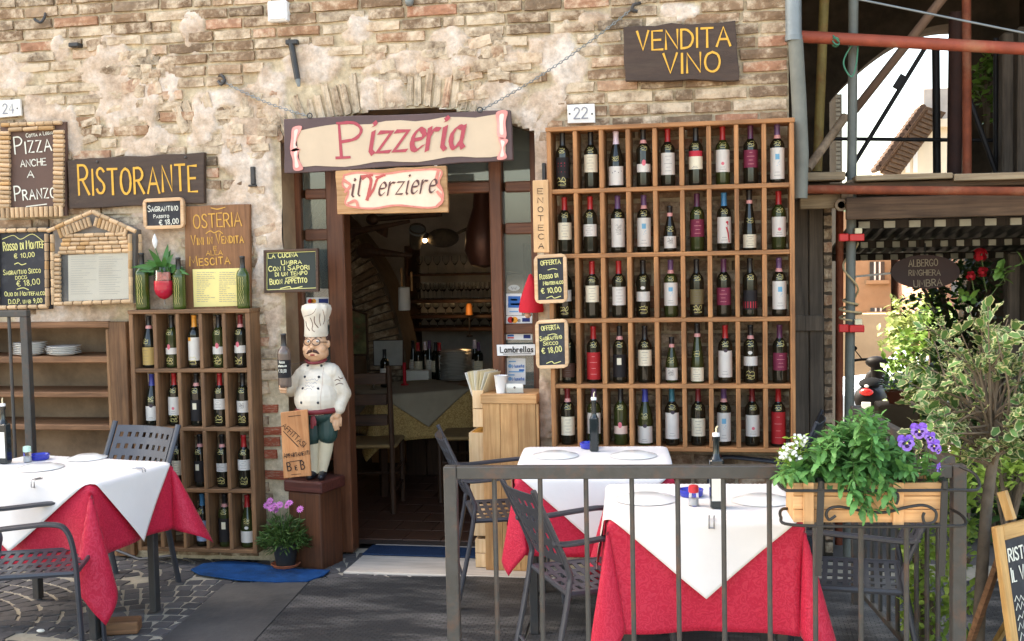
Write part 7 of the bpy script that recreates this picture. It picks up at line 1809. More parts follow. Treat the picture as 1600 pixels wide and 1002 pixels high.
for x in (ax0, ax1):
    b0 = len(V); V += [(x, PB, -.6), (x, PB+.5, -.6), (x, PB+.5, asz if x == ax0 else apz), (x, PB, asz if x == ax0 else apz)]; F += [(b0, b0+1, b0+2, b0+3)]
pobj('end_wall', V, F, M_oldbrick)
# vault over the passage and flank walls
V = []; F = []; NV = 12
for i in range(NV+1):
    s = i/NV; x = XR-.02+(PX1-XR+.82)*s; z = ZC-.9+.85*math.sin(math.pi*s)**.6; V += [(x, -.25, z), (x, PB, z)]
F = [(2*i, 2*i+2, 2*i+3, 2*i+1) for i in range(NV)]
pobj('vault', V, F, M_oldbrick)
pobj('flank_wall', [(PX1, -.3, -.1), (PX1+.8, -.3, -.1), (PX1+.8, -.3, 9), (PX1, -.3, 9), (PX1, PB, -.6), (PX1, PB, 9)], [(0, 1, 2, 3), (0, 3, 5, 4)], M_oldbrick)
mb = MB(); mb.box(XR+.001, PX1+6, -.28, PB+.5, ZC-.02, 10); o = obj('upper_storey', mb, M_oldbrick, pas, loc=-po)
# old door and brick jamb below, on the left of the opening
DY = .55; mb = MB(); a = W(1246, 640, DY); b = W(1287, 390, DY)
t = thing('old_door', 'weathered plank door in the shade just right of wine rack', 'door', (a.x, DY, -.02)); n = 3; w = (b.x-a.x+.1)/n
for i in range(n): mb = MB(); mb.box(-.1+i*w+.003, -.1+(i+1)*w-.003, 0, .03, 0, b.z+.3, .004); obj('plank', mb, M_oldwood, t)
for z in (.35, 1.3): mb = MB(); mb.box(-.08, b.x-a.x, -.02, -.001, z, z+.09, .004); obj('ledge', mb, M_oldwood, t)
t = thing('brick_pier', 'narrow brick pier between plank door and scaffold poles', 'pier', (W(1293, 600, .62).x, .62, -.02))
for i in range(28):
    mb = MB(); o = obj('brick', random.choice(BME), None, t, loc=(0, -.06, .05+i*.075)); o.scale = (.045, 1, .06)
mb = MB(); mb.box(-.022, .022, -.055, .1, 0, 2.1); obj('core', mb, M_oldbrick, t)
# scaffolding: every pole a thing
M_rust = mat('rusty_pole', C(122, 62, 40), .75, .1, .3, 12, .3, 60, .3, dirt=C(160, 120, 90), dirt_amt=.4); M_redpole = mat('red_primer_pole', C(158, 78, 58), .6, 0, .2, 9, .15, 60, .3, dirt=C(176, 140, 104), dirt_amt=.5); M_yelp = mat('yellow_old_pole', C(138, 120, 70), .7, 0, .3, 10, .2, 60, .3, dirt=C(130, 60, 40), dirt_amt=.6); M_mott = mat('mottled_pole', C(146, 124, 100), .8, 0, .3, 18, .3, 60, .3, dirt=C(78, 58, 44), dirt_amt=.8); M_taupe = mat('taupe_pole', C(150, 122, 104), .6, 0, .12, 9, .1, 60, .3); M_blkp = mat('black_pole', C(36, 32, 32), .6); M_gp = mat('grey_pole', C(104, 106, 98), .55, .1, .2, 9, .15, 60, .4)
G_SC = 'scaffold poles by the passage'
def pole(label, p0, p1, y0, y1, wpx, m, name='scaffold_pole', foot=False, group=G_SC):
    a = W(*p0, y0); b = W(*p1, y1); r = wpx/2*MPP((a+b)/2)
    if foot:
        d = (b-a).normalized(); b = a+d*((a.z-.0)/-d.z) if d.z < 0 else b
    mb = MB(); mb.tube([Vector((0, 0, 0)), b-a], r, 12); o = obj(name, mb, m, None, 40, loc=a); tag(o, label, 'pole', group); return o
pole('upright grey scaffold pole standing nearest, bound with rope and red clamps', (1334, -40), (1327, 640), .35, .35, 15, M_gp, foot=True)
pole('upright rust-brown scaffold pole just left of the grey one, below deck', (1312, 322), (1311, 660), .75, .75, 12, M_rust, foot=True)
pole('upright old yellow pole with red paint flakes behind drainpipe', (1289, -30), (1277, 268), .9, .9, 15, M_yelp)
pole('upright rust-brown pole in front of the dark arch post', (1510, -30), (1511, 272), .6, .6, 14, M_rust)
pole('broad dark brown upright post at right side of the bright opening', (1494, 20), (1491, 272), 1.6, 1.6, 22, mat('dark_brown_post', C(66, 40, 32), .8, 0, .25, 8, .2))
pole('thin black upright post in the middle of bright opening', (1462, 60), (1464, 272), 2.0, 2.0, 12, M_blkp)
pole('long red-primed horizontal pole crossing above bright opening', (1246, 57), (1700, 82), .25, .25, 19, M_redpole)
pole('thick taupe diagonal pole rising to the top of bright opening', (1482, -14), (1336, 172), .8, 1.4, 14, M_taupe)
pole('thin dark diagonal rod with a coupler across bright opening', (1446, 74), (1322, 276), 1.8, 1.8, 7, M_blkp)
pole('thin black horizontal rod across bright opening above the deck', (1296, 217), (1700, 221), 1.9, 1.9, 6, M_blkp)
pole('short mottled diagonal pole leaning between drainpipe and grey pole', (1321, 182), (1262, 264), .5, .3, 14, M_mott)
pole('thin black diagonal rod at right beyond rust-brown pole', (1513, 150), (1560, 280), 1.7, 1.7, 8, M_blkp)
pole('slim black upright post beside the weathered timbers', (1556, 60), (1556, 272), 1.8, 1.8, 8, M_blkp)
pole('rusty horizontal pole under the deck planks', (1232, 296), (1700, 300), .05, .05, 14, M_rust)
pole('thin pale cable-like rod slanting at the top right corner', (1336, -2), (1700, 72), .15, .15, 3.5, M_galv, 'cable')
p = W(1405, 128, 1.8); t = thing('pole_coupler', 'dark coupler clamped on the thin diagonal rod', 'coupler', p); mb = MB(); mb.bar((-.025, 0, -.04), (.025, 0, .04), .045, .04); obj('clamp', mb, M_blkp, t)
p = W(1328, 312, .32); t = thing('pole_coupler', 'cluster of rusty tube couplers where grey pole meets the deck', 'coupler', p)
for (x, z, ax) in ((-.02, .03, 'X'), (-.05, -.03, 'Y'), (.03, -.05, 'Y'), (.0, .07, 'Y')):
    mb = MB(); mb.lathe([(.02, -.03), (.034, -.03), (.034, .03), (.02, .03), (.02, -.03)], n=14, M=Matrix.Translation((x, -.03, z)) @ Matrix.Rotation(R(90), 4, 'X' if ax == 'Y' else 'Y')); obj('coupler_ring', mb, M_mott, t, 40)
M_redcl = mat('red_plastic', C(206, 40, 38), .4, 0, .08, 10, .0)
for (py, lb) in ((371, 'red plastic clamp on grey pole just below the deck'), (513, 'red plastic clamp on grey pole below the rope')):
    p = W(1329, py, .30); k = MPP(p); t = thing('pole_clamp', lb, 'clamp', p, 0, 'red plastic clamps on the grey pole'); mb = MB(); mb.box(-18*k, -3*k, -.02, .03, -6*k, 6*k, .004); obj('jaw', mb, M_redcl, t); mb = MB(); mb.box(-2.5*k, 20*k, -.03, .03, -6*k, 5*k, .004); obj('block', mb, M_redcl, t)
    mb = MB(); mb.box(6*k, 17*k, -.02, .02, 5.2*k, 14*k, .003); obj('tag_block', mb, M_cream, t)
M_rope = mat('hemp_rope', C(176, 156, 116), .9, 0, .15, 30, .5, 200); M_grope = mat('green_cord', C(70, 132, 104), .7)
def rope(label, pts, r, m): mb = MB(); mb.tube(catmull(pts, 6), r, 6); tag(obj('rope', mb, m, None, 50), label, 'rope')
P = []
for i in range(60):
    a = i*.72; s = i/59; yy = 380+s*140 if s < .6 else 464+(s-.6)*90; c = W(1329, yy, .35); rr = 11*MPP(c)*(1+.5*(s > .75)); P.append(c+Vector((rr*math.cos(a*(.28 if s < .6 else 1)), rr*math.sin(a*(.28 if s < .6 else 1)), 0)))
rope('tan rope wound round the grey scaffold pole between clamps', P, .006, M_rope)
P = [W(1306+6*math.cos(a), 66+11*math.sin(a*.5)*math.cos(a*.7), .25-.04*math.sin(a)) for a in [i*.9 for i in range(22)]]
rope('green cord knotted round the red-primed pole', P, .005, M_grope)
rope('green cord looping down beside the grey pole', [W(x, y, .28) for x, y in ((1336, 52), (1341, 60), (1326, 78), (1318, 100), (1330, 120), (1338, 100), (1341, 62))], .0045, M_grope)
# drainpipe
t = thing('drainpipe', 'grey drainpipe with newer galvanised top running down wall corner', 'drainpipe', W(1243, 300, -.06)); o_ = t.location
def dp(nm, pts, r, m): mb = MB(); P = [W(x, y, -.06)-o_ for x, y in pts]; mb.tube(P, r*MPP(o_), 14); obj(nm, mb, m, t, 40)
dp('upper_pipe', [(1239, -40), (1240, 58)], 12.5, M_galv); dp('collar', [(1240, 56), (1240, 64)], 13.5, M_galv); dp('lower_pipe', [(1243, 63), (1248, 150), (1252, 240), (1250, 310)], 11.5, mat('old_pipe', C(116, 116, 106), .7, 0, .25, 5, .2, 40, .3))
# deck planks
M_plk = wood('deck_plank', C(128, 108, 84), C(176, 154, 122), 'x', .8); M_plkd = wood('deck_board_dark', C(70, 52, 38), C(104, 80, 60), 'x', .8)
dk = thing('scaffold_deck', 'scaffold deck of old planks crossing the passage mouth', 'scaffold deck', W(1420, 285, .2)); o_ = dk.location
def plank(x0, x1, y0, y1, d0, d1, m): a = W(x0, (y0+y1)/2, .2+d0); b = W(x1, (y0+y1)/2, .2+d0); zt = W((x0+x1)/2, y0, .2+d0).z; zb = W((x0+x1)/2, y1, .2+d0).z; mb = MB(); mb.box(a.x-o_.x, b.x-o_.x, d0, d1, zb-o_.z, zt-o_.z, .004); obj('plank', mb, m, dk)
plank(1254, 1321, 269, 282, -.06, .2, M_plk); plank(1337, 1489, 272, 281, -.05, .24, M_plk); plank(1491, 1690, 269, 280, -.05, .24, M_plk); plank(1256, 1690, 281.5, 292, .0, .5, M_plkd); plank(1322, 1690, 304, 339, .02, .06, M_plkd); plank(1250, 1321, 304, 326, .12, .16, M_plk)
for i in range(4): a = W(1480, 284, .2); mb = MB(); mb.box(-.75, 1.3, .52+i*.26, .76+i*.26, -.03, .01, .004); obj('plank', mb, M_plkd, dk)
# corrugated roof sloping down to the back below the deck
cz0 = W(1470, 333, .45).z; cz1 = W(1470, 399, 2.6).z; xa = W(1340, 350, .45).x; xb = PX1
cr_ = thing('corrugated_roof', 'dark corrugated sheet roof with rows of pale blocks standing for light gaps under deck', 'roof', (xa, .45, cz0)); mb = MB(); n = 90; sl_ = (cz1-cz0)/2.15
V = []
for i in range(n+1):
    x = (xb-xa)*i/n; zz = .016*math.sin(i*math.pi/2.0+.6); V += [(x, .0, zz), (x, 2.15, zz+sl_*2.15)]
mb.add(V, [(2*i, 2*i+2, 2*i+3, 2*i+1) for i in range(n)]); obj('sheet', mb, mat('corrugated_dark', C(62, 62, 60), .6, .2, .3, 4, .2), cr_)
for (py, yy, sp, w) in ((338, .5, 39.5, 17), (371, 1.45, 25, 11), (391, 2.2, 23.5, 11)):
    mb = MB(); a = W(1338, py, yy); z = cz0+sl_*(yy-.45); mb.box(0, xb-xa, yy-.45-.03, yy-.45+.03, z-cz0-.07, z-cz0-.022, .003); obj('purlin', mb, M_beam, cr_)
    px = 1350
    while px < 1610:  # pale colour on each block imitates daylight through a gap in the roof
        p = W(px, py, yy-.035); k = MPP(p); mb = MB(); mb.box(p.x-xa-w/2*k, p.x-xa+w/2*k, yy-.45-.046, yy-.45-.031, z-cz0-.068, z-cz0-.03, .002); obj('light_gap_block', mb, mat('light_gap_block', C(190, 186, 170), .8) if 'light_gap_block' not in bpy.data.materials else bpy.data.materials['light_gap_block'], cr_); px += sp
# oval inn sign
p = W(1446, 425, 1.2); k = MPP(p)
B = Board('inn_sign', 'oval brown hanging board lettered ALBERGO RINGHIERA UMBRA in the alley', 'sign', [(1392, 398), (1500, 398), (1500, 452), (1392, 452)], 1.2)
mb = MB(); mb.prism(B.poly([(1446+54*math.cos(a), 425+26.5*math.sin(a)) for a in [i*2*math.pi/40 for i in range(40)]]), 0, .03); obj('board', mb, mat('inn_brown', C(70, 44, 38), .6, 0, .15, 6, .1), B.root)
B.texts([('ALBERGO', (1420, 417), (1465, 415), 12, 1.7), ('RINGHIERA', (1420, 431), (1469, 430), 10, 1.5), ('UMBRA', (1428, 449), (1472, 446), 12, 1.7)], mat('inn_letters', C(176, 158, 132), .7), yo=-.003)
mb = MB(); a = B.px(1393, 427); b = B.px(1326, 434); mb.tube([(a[0], .015, a[1]), (b[0], .05, b[1])], .007, 6); obj('support_rod', mb, M_white, B.root)
mb = MB(); a = B.px(1446, 399); b = B.px(1446, 380); mb.tube([(a[0], .015, a[1]), (b[0], .015, b[1])], .005, 6); obj('hanger', mb, M_iron, B.root)
# weathered timbers at the far right
for i, (x0, x1, y0, y1, yy, lb) in enumerate(((1566, 1586, 50, 272, 1.5, 'weathered grey timber post above deck at the right edge'), (1590, 1622, 40, 272, 1.4, 'broad weathered timber at the right edge above the deck'), (1574, 1596, 395, 640, 1.3, 'weathered timber post below the roof at the right edge'), (1600, 1640, 395, 640, 1.2, 'rough grey timber at the very right edge below roof'))):
    a = W(x0, y1, yy); b = W(x1, y0, yy); zb = a.z if y1 < 300 else -.05; t = thing('timber_post', lb, 'post', (a.x, yy, zb), 0, 'weathered timbers at the right'); mb = MB(); mb.box(0, b.x-a.x, 0, .12, 0, b.z-zb, .01); obj('timber', mb, M_oldwood, t)
# ------------------------------------------------------------------ beyond the passage
M_sunstone = mat('sunlit_stone', C(164, 140, 112), .95, 0, .16, 1.2, .6, 5, .2, dirt=C(130, 104, 80), dirt_amt=.5); M_cream_w = mat('cream_wall', C(214, 202, 178), .9, 0, .08, 1, .2, 6, .2); M_rooft = mat('roof_tile', C(72, 56, 46), .9, 0, .25, 3, .3, 20, .2, objrand=.2); M_glassd = mat('window_dark', C(48, 50, 52), .15, 0, .2, 2, 0); M_shut = mat('shutter_grey', C(104, 104, 102), .7)
def bobj(root, nm, x0, x1, y0, y1, z0, z1, m, par=None, b=0): mb = MB(); l = root.location; mb.box(x0-l.x, x1-l.x, y0-l.y, y1-l.y, z0-l.z, z1-l.z, b); return obj(nm, mb, m, par or root)
# tan house with window, far
Y1 = 24.0; a = W(1318, 640, Y1); b = W(1392, 300, Y1)
h = thing('stone_house', 'tan stone house with one dark barred window beyond the passage', 'house', (a.x, Y1, -3)); bobj(h, 'wall', a.x-5, b.x, Y1, Y1+6, -3, W(1350, 330, Y1).z, M_sunstone)
for (x0, x1, y0, y1) in ((1359, 1382, 409, 438), (1360, 1384, 481, 487)):
    p = W(x0, y1, Y1); q = W(x1, y0, Y1); w = bobj(h, 'window', p.x, q.x, Y1-.03, Y1-.002, p.z, q.z, M_glassd)
    for s in (.33, .66): mb = MB(); xx = p.x+(q.x-p.x)*s-h.location.x; mb.box(xx-.02, xx+.02, -.06, -.035, p.z+3, q.z+3); obj('frame_bar', mb, M_white, w)
    mb = MB(); mb.box(p.x-.1-h.location.x, q.x+.1-h.location.x, -.1, -.0025, p.z+3-.09, p.z+3-.002); obj('sill', mb, M_sunstone, w)
# garden wall with arched door
Y2 = 17.0; a = W(1300, 492, Y2); b = W(1430, 492, Y2)
gw = thing('garden_wall', 'sunlit pale stone garden wall with small arched wooden door', 'wall', (a.x, Y2, -2.6)); bobj(gw, 'wall', a.x-4, b.x, Y2, Y2+.4, -2.6, W(1360, 491, Y2).z, M_sunstone)
p = W(1369, 580, Y2); q = W(1402, 552, Y2); mb = MB(); xc = (p.x+q.x)/2-a.x; r = (q.x-p.x)/2; z0 = p.z+2.6
poly = [(xc-r, z0-.8), (xc+r, z0-.8)]+[(xc+r*math.cos(t_), z0-.05+r*math.sin(t_)) for t_ in [i*math.pi/12 for i in range(13)]]; mb.prism(poly, -.05, -.002); obj('door', mb, M_oldwood, gw)
# pinkish house at the right and bright plaster house between
Y3 = 20.0
h = thing('pink_house', 'pinkish plaster house partly hidden behind the oval sign', 'house', (W(1440, 600, Y3).x, Y3, -3)); bobj(h, 'wall', W(1447, 500, Y3).x, W(1600, 500, Y3).x, Y3, Y3+6, -3, W(1470, 330, Y3).z, mat('pink_wall', C(168, 128, 106), .9, 0, .1, 1, .2)); p = W(1486, 465, Y3); q = W(1496, 440, Y3); bobj(h, 'shutter', p.x, q.x, Y3-.06, Y3-.002, p.z, q.z, M_shut)
Y4 = 30.0
h = thing('white_house', 'bright white house wall far down the alley', 'house', (W(1380, 600, Y4).x, Y4, -4)); bobj(h, 'wall', W(1330, 500, Y4).x, W(1480, 500, Y4).x, Y4, Y4+6, -4, W(1420, 392, Y4).z, mat('white_wall', C(200, 194, 182), .9, 0, .05, 1, .1)); p = W(1425, 470, Y4); q = W(1440, 448, Y4); bobj(h, 'window', p.x, q.x, Y4-.06, Y4-.002, p.z, q.z, M_shut)
# eaved house seen through the upper opening
Y5 = 34.0; SF = 2.1
def U(x, y, d=0): return W(x, y, Y5+d)
h = thing('eaved_house', 'cream house with tiled eaves and chimney seen above the deck', 'house', (U(1440, 280).x, Y5, -2)); o_ = h.location
mb = MB(); poly = [(v.x-o_.x, v.z-o_.z) for v in (U(1379, 900), U(1379, 277), U(1444, 184), U(1500, 150), U(1640, 150), U(1640, 900))]; mb.prism(poly, 0, 5); obj('wall', mb, M_cream_w, h)
for i in range(16):
    s = i/15; x = 1377+(1446-1377)*s; y = 272-(272-178)*s; c = U(x, y, -.45*SF); mb = MB(); mb.bar(c-o_+Vector((.0, -.05, .03))*SF, c-o_+Vector((.27, .3, -.03))*SF, .06*SF, .05*SF); obj('rafter', mb, M_plkd, h)
    mb = MB(); mb.tube([c-o_+Vector((-.05, -.1, .09))*SF, c-o_+Vector((-.05, .5, .09))*SF], .05*SF, 8); obj('roof_tile', mb, M_rooft, h, 40)
mb = MB(); V = []
for i in range(13):
    q = i/12; c = U(1374+(1448-1374)*q, 275-(275-175)*q, -.45*SF)-o_; V += [c+Vector((-.03, -.1, .075))*SF, c+Vector((.34, .36, .02))*SF]
mb.add(V, [(2*i, 2*i+1, 2*i+3, 2*i+2) for i in range(12)]); solid(obj('soffit', mb, M_plkd, h), .04)
bobj(h, 'chimney', U(1441, 190).x, U(1497, 190).x, Y5-.2, Y5+1.8, U(1441, 188).z, U(1441, 140).z, mat('chimney_grey', C(168, 160, 150), .9, 0, .15, 2, .3), b=.02); bobj(h, 'chimney_ledge', U(1438, 190).x, U(1499, 190).x, Y5-.3, Y5+1.9, U(1441, 189).z-.25, U(1441, 188).z-.001, M_cream_w, b=.01)
for x in (1418, 1430): p = U(x-3.5, 270); q = U(x+3.5, 228); bobj(h, 'window', p.x, q.x, Y5-.04, Y5-.002, p.z, q.z, M_white)
Y6 = 8.0; p = W(1297, 272, Y6); q = W(1315.5, 147, Y6)
t = thing('louvred_shutter', 'tall grey louvred shutter at the left of bright opening', 'shutter', (p.x, Y6, p.z)); bobj(t, 'frame', p.x-.3, q.x, Y6, Y6+.05, p.z-3, q.z, M_shut)
for i in range(18): mb = MB(); z = (q.z-p.z)*(i+.5)/18; mb.box(q.x-p.x-.07, q.x-p.x-.02, -.015, -.001, z-.018, z+.018); obj('slat', mb, M_galv, t)
# ------------------------------------------------------------------ greenery in the alley
def bush(name, label, c, rad_, nl, m, lsz, cat='bush', npart=0, trunk=True, flat_=1.0):
    t = thing(name, label, cat, (c[0], c[1], c[2]-rad_[2])); mb = MB(); l = vf(leaf_mesh('x', lsz, lsz*.55, m, .2, .25, 2)); cl = [(Vector((rnd(-1, 1), rnd(-1, 1), rnd(-1, 1)))) for _ in range(26)]; cl = [v.normalized()*rnd(.35, .95) if v.length > 1 else v for v in cl]
    for i in range(nl):
        q = random.choice(cl); p = q+Vector((rnd(-1, 1), rnd(-1, 1), rnd(-1, 1)))*.34; p = Vector((p.x*rad_[0], p.y*rad_[1], p.z*rad_[2]+rad_[2])); scatter_leaf(mb, l, p, orient((rnd(-1, 1), rnd(-1, 1), rnd(-.4, 1)), rnd(-1, 1)), rnd(.6, 1.3))
    obj('foliage', mesh_of('foliage', mb, m, 80), None, t)['kind'] = 'stuff'
    if trunk:
        mb = MB()
        for q in cl[:12]: mb.tube(catmull([(0, 0, -.2), (q.x*rad_[0]*.4, q.y*rad_[1]*.4, rad_[2]*.7), (q.x*rad_[0]*.9, q.y*rad_[1]*.9, q.z*rad_[2]*.9+rad_[2])], 4), [.012*lsz/.06]*9, 5)
        obj('stems', mb, M_twig, t)['kind'] = 'stuff'
    return t
M_gl1 = leafmat('sunny_leaf', C(104, 136, 58)); M_gl2 = leafmat('ivy_leaf', C(58, 84, 40)); M_gl3 = leafmat('pale_bloom', C(126, 138, 84))
c = W(1456, 580, 4.9); bush('sunlit_shrub', 'sunlit yellow-green shrub behind the variegated holly', c, (.34, .4, .72), 1900, M_gl1, .085)
c = W(1425, 505, 9.0); bush('flowering_shrub', 'pale flowering shrub in full sun beyond the passage', c, (.36, .4, .42), 1000, M_gl3, .10)
c = W(1500, 470, 3.2); bush('ivy', 'dark ivy hanging at the right side under roof', c, (.32, .3, .75), 1500, M_gl2, .07, 'ivy')
c = W(1560, 720, 1.0); bush('ivy', 'dark ivy mass behind the holly trunk', c, (.5, .35, .6), 1800, M_gl2, .07, 'ivy')
c = W(1440, 900, -1.15); bush('climbing_vine', 'light green vine growing up behind the flower box railing', c, (.13, .12, .42), 700, M_lg2, .045, 'vine')
c = W(1497, 860, -1.3); bush('climbing_vine', 'yellow-green vine trailing down behind the right post of railing', c, (.07, .10, .38), 520, M_lg2, .045, 'vine')
c = W(1575, 740, -.4); bush('leafy_sprigs', 'bright leafy sprigs between the holly trunk and the pavement board', c, (.25, .2, .16), 420, M_lg2, .05, 'plant')
c = W(1542, 128, 3.0); bush('ivy_tuft', 'tuft of bright ivy leaves above deck near the timbers', c, (.10, .1, .24), 260, M_gl1, .07, 'ivy')
# sprig reaching in from the right
sb = W(1535, 480, .4); st_ = [(Vector((0, 0, 0)), W(1612, 398, .3)-sb, .03), (Vector((0, 0, 0)), W(1500, 462, .35)-sb, .02), (W(1570, 440, .35)-sb, W(1560, 420, .3)-sb, .01)]
leafy('rose_sprig', 'bright green sprig arching over the holly at the right', 'plant', sb, st_, toothed('leaf', .07, .045, M_gl1, 4), M_stemg, 60, leaves=6, loc=sb, pairs=True)
M_gera = mat('geranium_red', C(196, 24, 40), .7, 0, .15, 30, .2)
for (px, py, r, lb) in ((1532, 398, 11, 'red geranium flower head under the roof edge'), (1517, 431, 8, 'red flower head beside the oval sign'), (1535, 425, 9, 'red flower head right of the oval sign pair')):
    p = W(px, py, 1.0); k = MPP(p); t = thing('red_flower', lb, 'flower', p, 0, 'red flowers under the roof'); mb = MB()
    for i in range(40): d = Vector((rnd(-1, 1), rnd(-1, 1), rnd(-1, 1))).normalized(); q = d*r*k*rnd(.5, 1); Rm = orient(d); mb.add([q+Rm @ Vector((math.cos(a)*r*k*.35, 0, math.sin(a)*r*k*.35)) for a in [j*math.pi*.4 for j in range(5)]], [(0, 1, 2, 3, 4)])
    obj('petals', mb, M_gera, t)['kind'] = 'stuff'; mb = MB(); mb.tube([(0, 0, 0), (.03, .03, -.12)], .004, 5); obj('flower_stem', mb, M_stemg, t)
p = W(1401, 630, 3.6); k = MPP(p); t = thing('flower_pot', 'terracotta pot of white flowers near the scooter', 'plant pot', p); mb = MB(); mb.lathe([(.001, 0), (11*k, 0), (16*k, 16*k), (17.5*k, 16*k), (17.5*k, 20*k), (14*k, 20*k), (14*k, 15*k), (.001, 15*k)], n=20); obj('pot', mb, M_terra, t, 40)
mb = MB(); l = vf(leaf_mesh('x', .05, .03, M_lg, .2, .2, 2)); mb2 = MB()
for i in range(160): q = Vector((rnd(-20, 20)*k, rnd(-18, 18)*k, rnd(18, 40)*k)); (scatter_leaf(mb, l, q, orient((rnd(-1, 1), rnd(-1, 1), rnd(0, 1))), 1) if i % 2 else scatter_leaf(mb2, l, q+Vector((0, 0, 5*k)), orient((rnd(-1, 1), rnd(-1, 1), rnd(0, 1))), .9))
obj('foliage', mesh_of('foliage', mb, M_lg, 80), None, t)['kind'] = 'stuff'; obj('blossoms', mesh_of('blossoms', mb2, M_white), None, t)['kind'] = 'stuff'
p2 = W(1402, 650, 3.6); mb = MB(); zb = gz(0, 3.6); t = thing('stone_pedestal', 'pale stone block under the terracotta pot', 'block', (p.x, 3.6, zb-.03)); mb.box(-.16, .16, -.16, .16, 0, p.z-zb+.029, .015); obj('block', mb, M_sunstone, t)
# scooter seen from behind, further down the alley
sy = 10.0; sp = W(1357, 660, sy); z0 = gz(sp.x, sy)-.03
sc_ = thing('motor_scooter', 'black motor scooter parked facing away down the alley', 'scooter', (sp.x, sy, z0), R(-14)); M_sblk = mat('scooter_black', C(18, 16, 17), .5, 0, .1, 5, 0, spec=.12); M_tyre = mat('tyre', C(16, 16, 16), .9, spec=.06); M_tail = mat('tail_red', C(190, 30, 30), .25); M_plate = flat('number_plate', C(220, 220, 214), .5)
for (y, nm) in ((.05, 'rear_wheel'), (1.25, 'front_wheel')):
    mb = MB(); mb.lathe([(.14, -.05), (.2, -.06), (.24, -.03), (.245, 0), (.24, .03), (.2, .06), (.14, .05)], n=24, M=Matrix.Translation((0, y, .245)) @ Matrix.Rotation(R(90), 4, 'Y')); o = obj(nm, mb, M_tyre, sc_, 50); mb = MB(); mb.lathe([(.001, -.03), (.14, -.035), (.14, .035), (.001, .03)], n=20, M=Matrix.Translation((0, y, .245)) @ Matrix.Rotation(R(90), 4, 'Y')); obj('rim', mb, M_galv, o, 50)
mb = MB()
V = []; F = []
prof = [(-.18, .62, .10, .06), (-.12, .62, .18, .16), (.1, .60, .20, .20), (.45, .58, .19, .2), (.62, .5, .15, .15)]
for (y, z, w, hh) in prof:
    for i in range(12): a = 2*math.pi*i/12; V.append((w*math.cos(a), y, z+hh*math.sin(a)))
F = [(i*12+j, i*12+(j+1) % 12, (i+1)*12+(j+1) % 12, (i+1)*12+j) for i in range(4) for j in range(12)]+[tuple(range(11, -1, -1)), tuple(48+j for j in range(12))]
mb.add(V, F); obj('body', mb, M_sblk, sc_, 50)
mb = MB(); mb.ball((0, .2, .8), (.15, .36, .07), 16, 8); obj('saddle', mb, M_tyre, sc_, 50); mb = MB(); mb.box(-.17, .17, .55, .95, .28, .34, .02); obj('footboard', mb, M_sblk, sc_)
mb = MB(); mb.tube(catmull([(0, .95, .3), (0, .98, .7), (0, .92, 1.0)], 4), .09, 10); mb.ball((0, .9, 1.02), (.16, .1, .09), 14, 8); mb.ball((0, 1.0, .6), (.22, .07, .34), 14, 8); obj('front_shield', mb, M_sblk, sc_, 50)
mb = MB(); mb.tube(catmull([(-.36, .82, 1.04), (-.15, .9, 1.06), (.15, .9, 1.06), (.36, .82, 1.04)], 4), .02, 8); obj('handlebar', mb, M_tyre, sc_, 50)
for s in (-1, 1): mb = MB(); mb.tube([(s*.2, .9, 1.06), (s*.3, .86, 1.2)], .008, 5); mb.ball((s*.32, .85, 1.22), (.06, .015, .04), 10, 6); obj('mirror', mb, M_tyre, sc_, 50)
mb = MB(); mb.ball((0, -.19, .72), (.09, .04, .05), 12, 8); obj('tail_light', mb, M_tail, sc_, 50); mb = MB(); mb.box(-.06, .06, -.235, -.225, .5, .59, .004); obj('number_plate', mb, M_plate, sc_); mb = MB(); mb.ball((0, -.19, .80), (.03, .015, .02), 10, 6); obj('rear_badge', mb, M_plate, sc_, 50)
# pale car beyond
cyy = 14.0; cp = W(1392, 610, cyy); z0 = gz(0, cyy)-.03; car = thing('parked_car', 'pale bluish car parked beyond the scooter, mostly hidden', 'car', (cp.x+.9, cyy, z0), R(6)); M_car = mat('car_paint', C(196, 210, 222), .25, 0, .03, 3, 0); l = [(-1.9, .3), (-1.95, .75), (-1.6, .88), (-1.1, .93), (-.6, 1.36), (.7, 1.4), (1.4, 1.0), (1.9, .9), (1.95, .35)]
mb = MB(); mb.prism(l, -.8, .8); o = obj('body', mb, M_car, car); bv = o.modifiers.new('b', 'BEVEL'); bv.width = .06; bv.segments = 3
mb = MB(); mb.prism([(-1.0, .95), (-.55, 1.3), (.0, 1.32), (.0, .95)], -.815, -.802); obj('window', mb, M_glassd, car); mb = MB(); mb.prism([(.06, .95), (.06, 1.32), (.65, 1.33), (1.2, 1.0)], -.815, -.802); obj('window', mb, M_glassd, car)
for x in (-1.25, 1.25):
    for s in (-1, 1): mb = MB(); mb.lathe([(.15, -.09), (.28, -.1), (.31, 0), (.28, .1), (.15, .09)], n=20, M=Matrix.Translation((x, s*.74, .31)) @ Matrix.Rotation(R(90), 4, 'X')); o = obj('wheel', mb, M_tyre, car, 50); mb = MB(); mb.lathe([(.001, -.08), (.15, -.085), (.15, .085), (.001, .08)], n=16, M=Matrix.Translation((x, s*.76, .31)) @ Matrix.Rotation(R(90), 4, 'X')); obj('rim', mb, M_galv, o, 50)
for s in (-.55, .55): mb = MB(); mb.ball((-1.93, s, .68), (.05, .16, .08), 10, 6); obj('headlight', mb, M_white, car, 50)
# distant ridge
mb = MB(); V = []
for i in range(41): x = -160+i*8; V += [(x, 150, -30), (x, 150+10*math.sin(i), 8+5*noise.noise(Vector((i*.35, 0, 0))))]
mb.add(V, [(2*i, 2*i+2, 2*i+3, 2*i+1) for i in range(40)]); tag(obj('hills', mb, mat('hill_green', C(90, 104, 80), .9)), kind='structure')
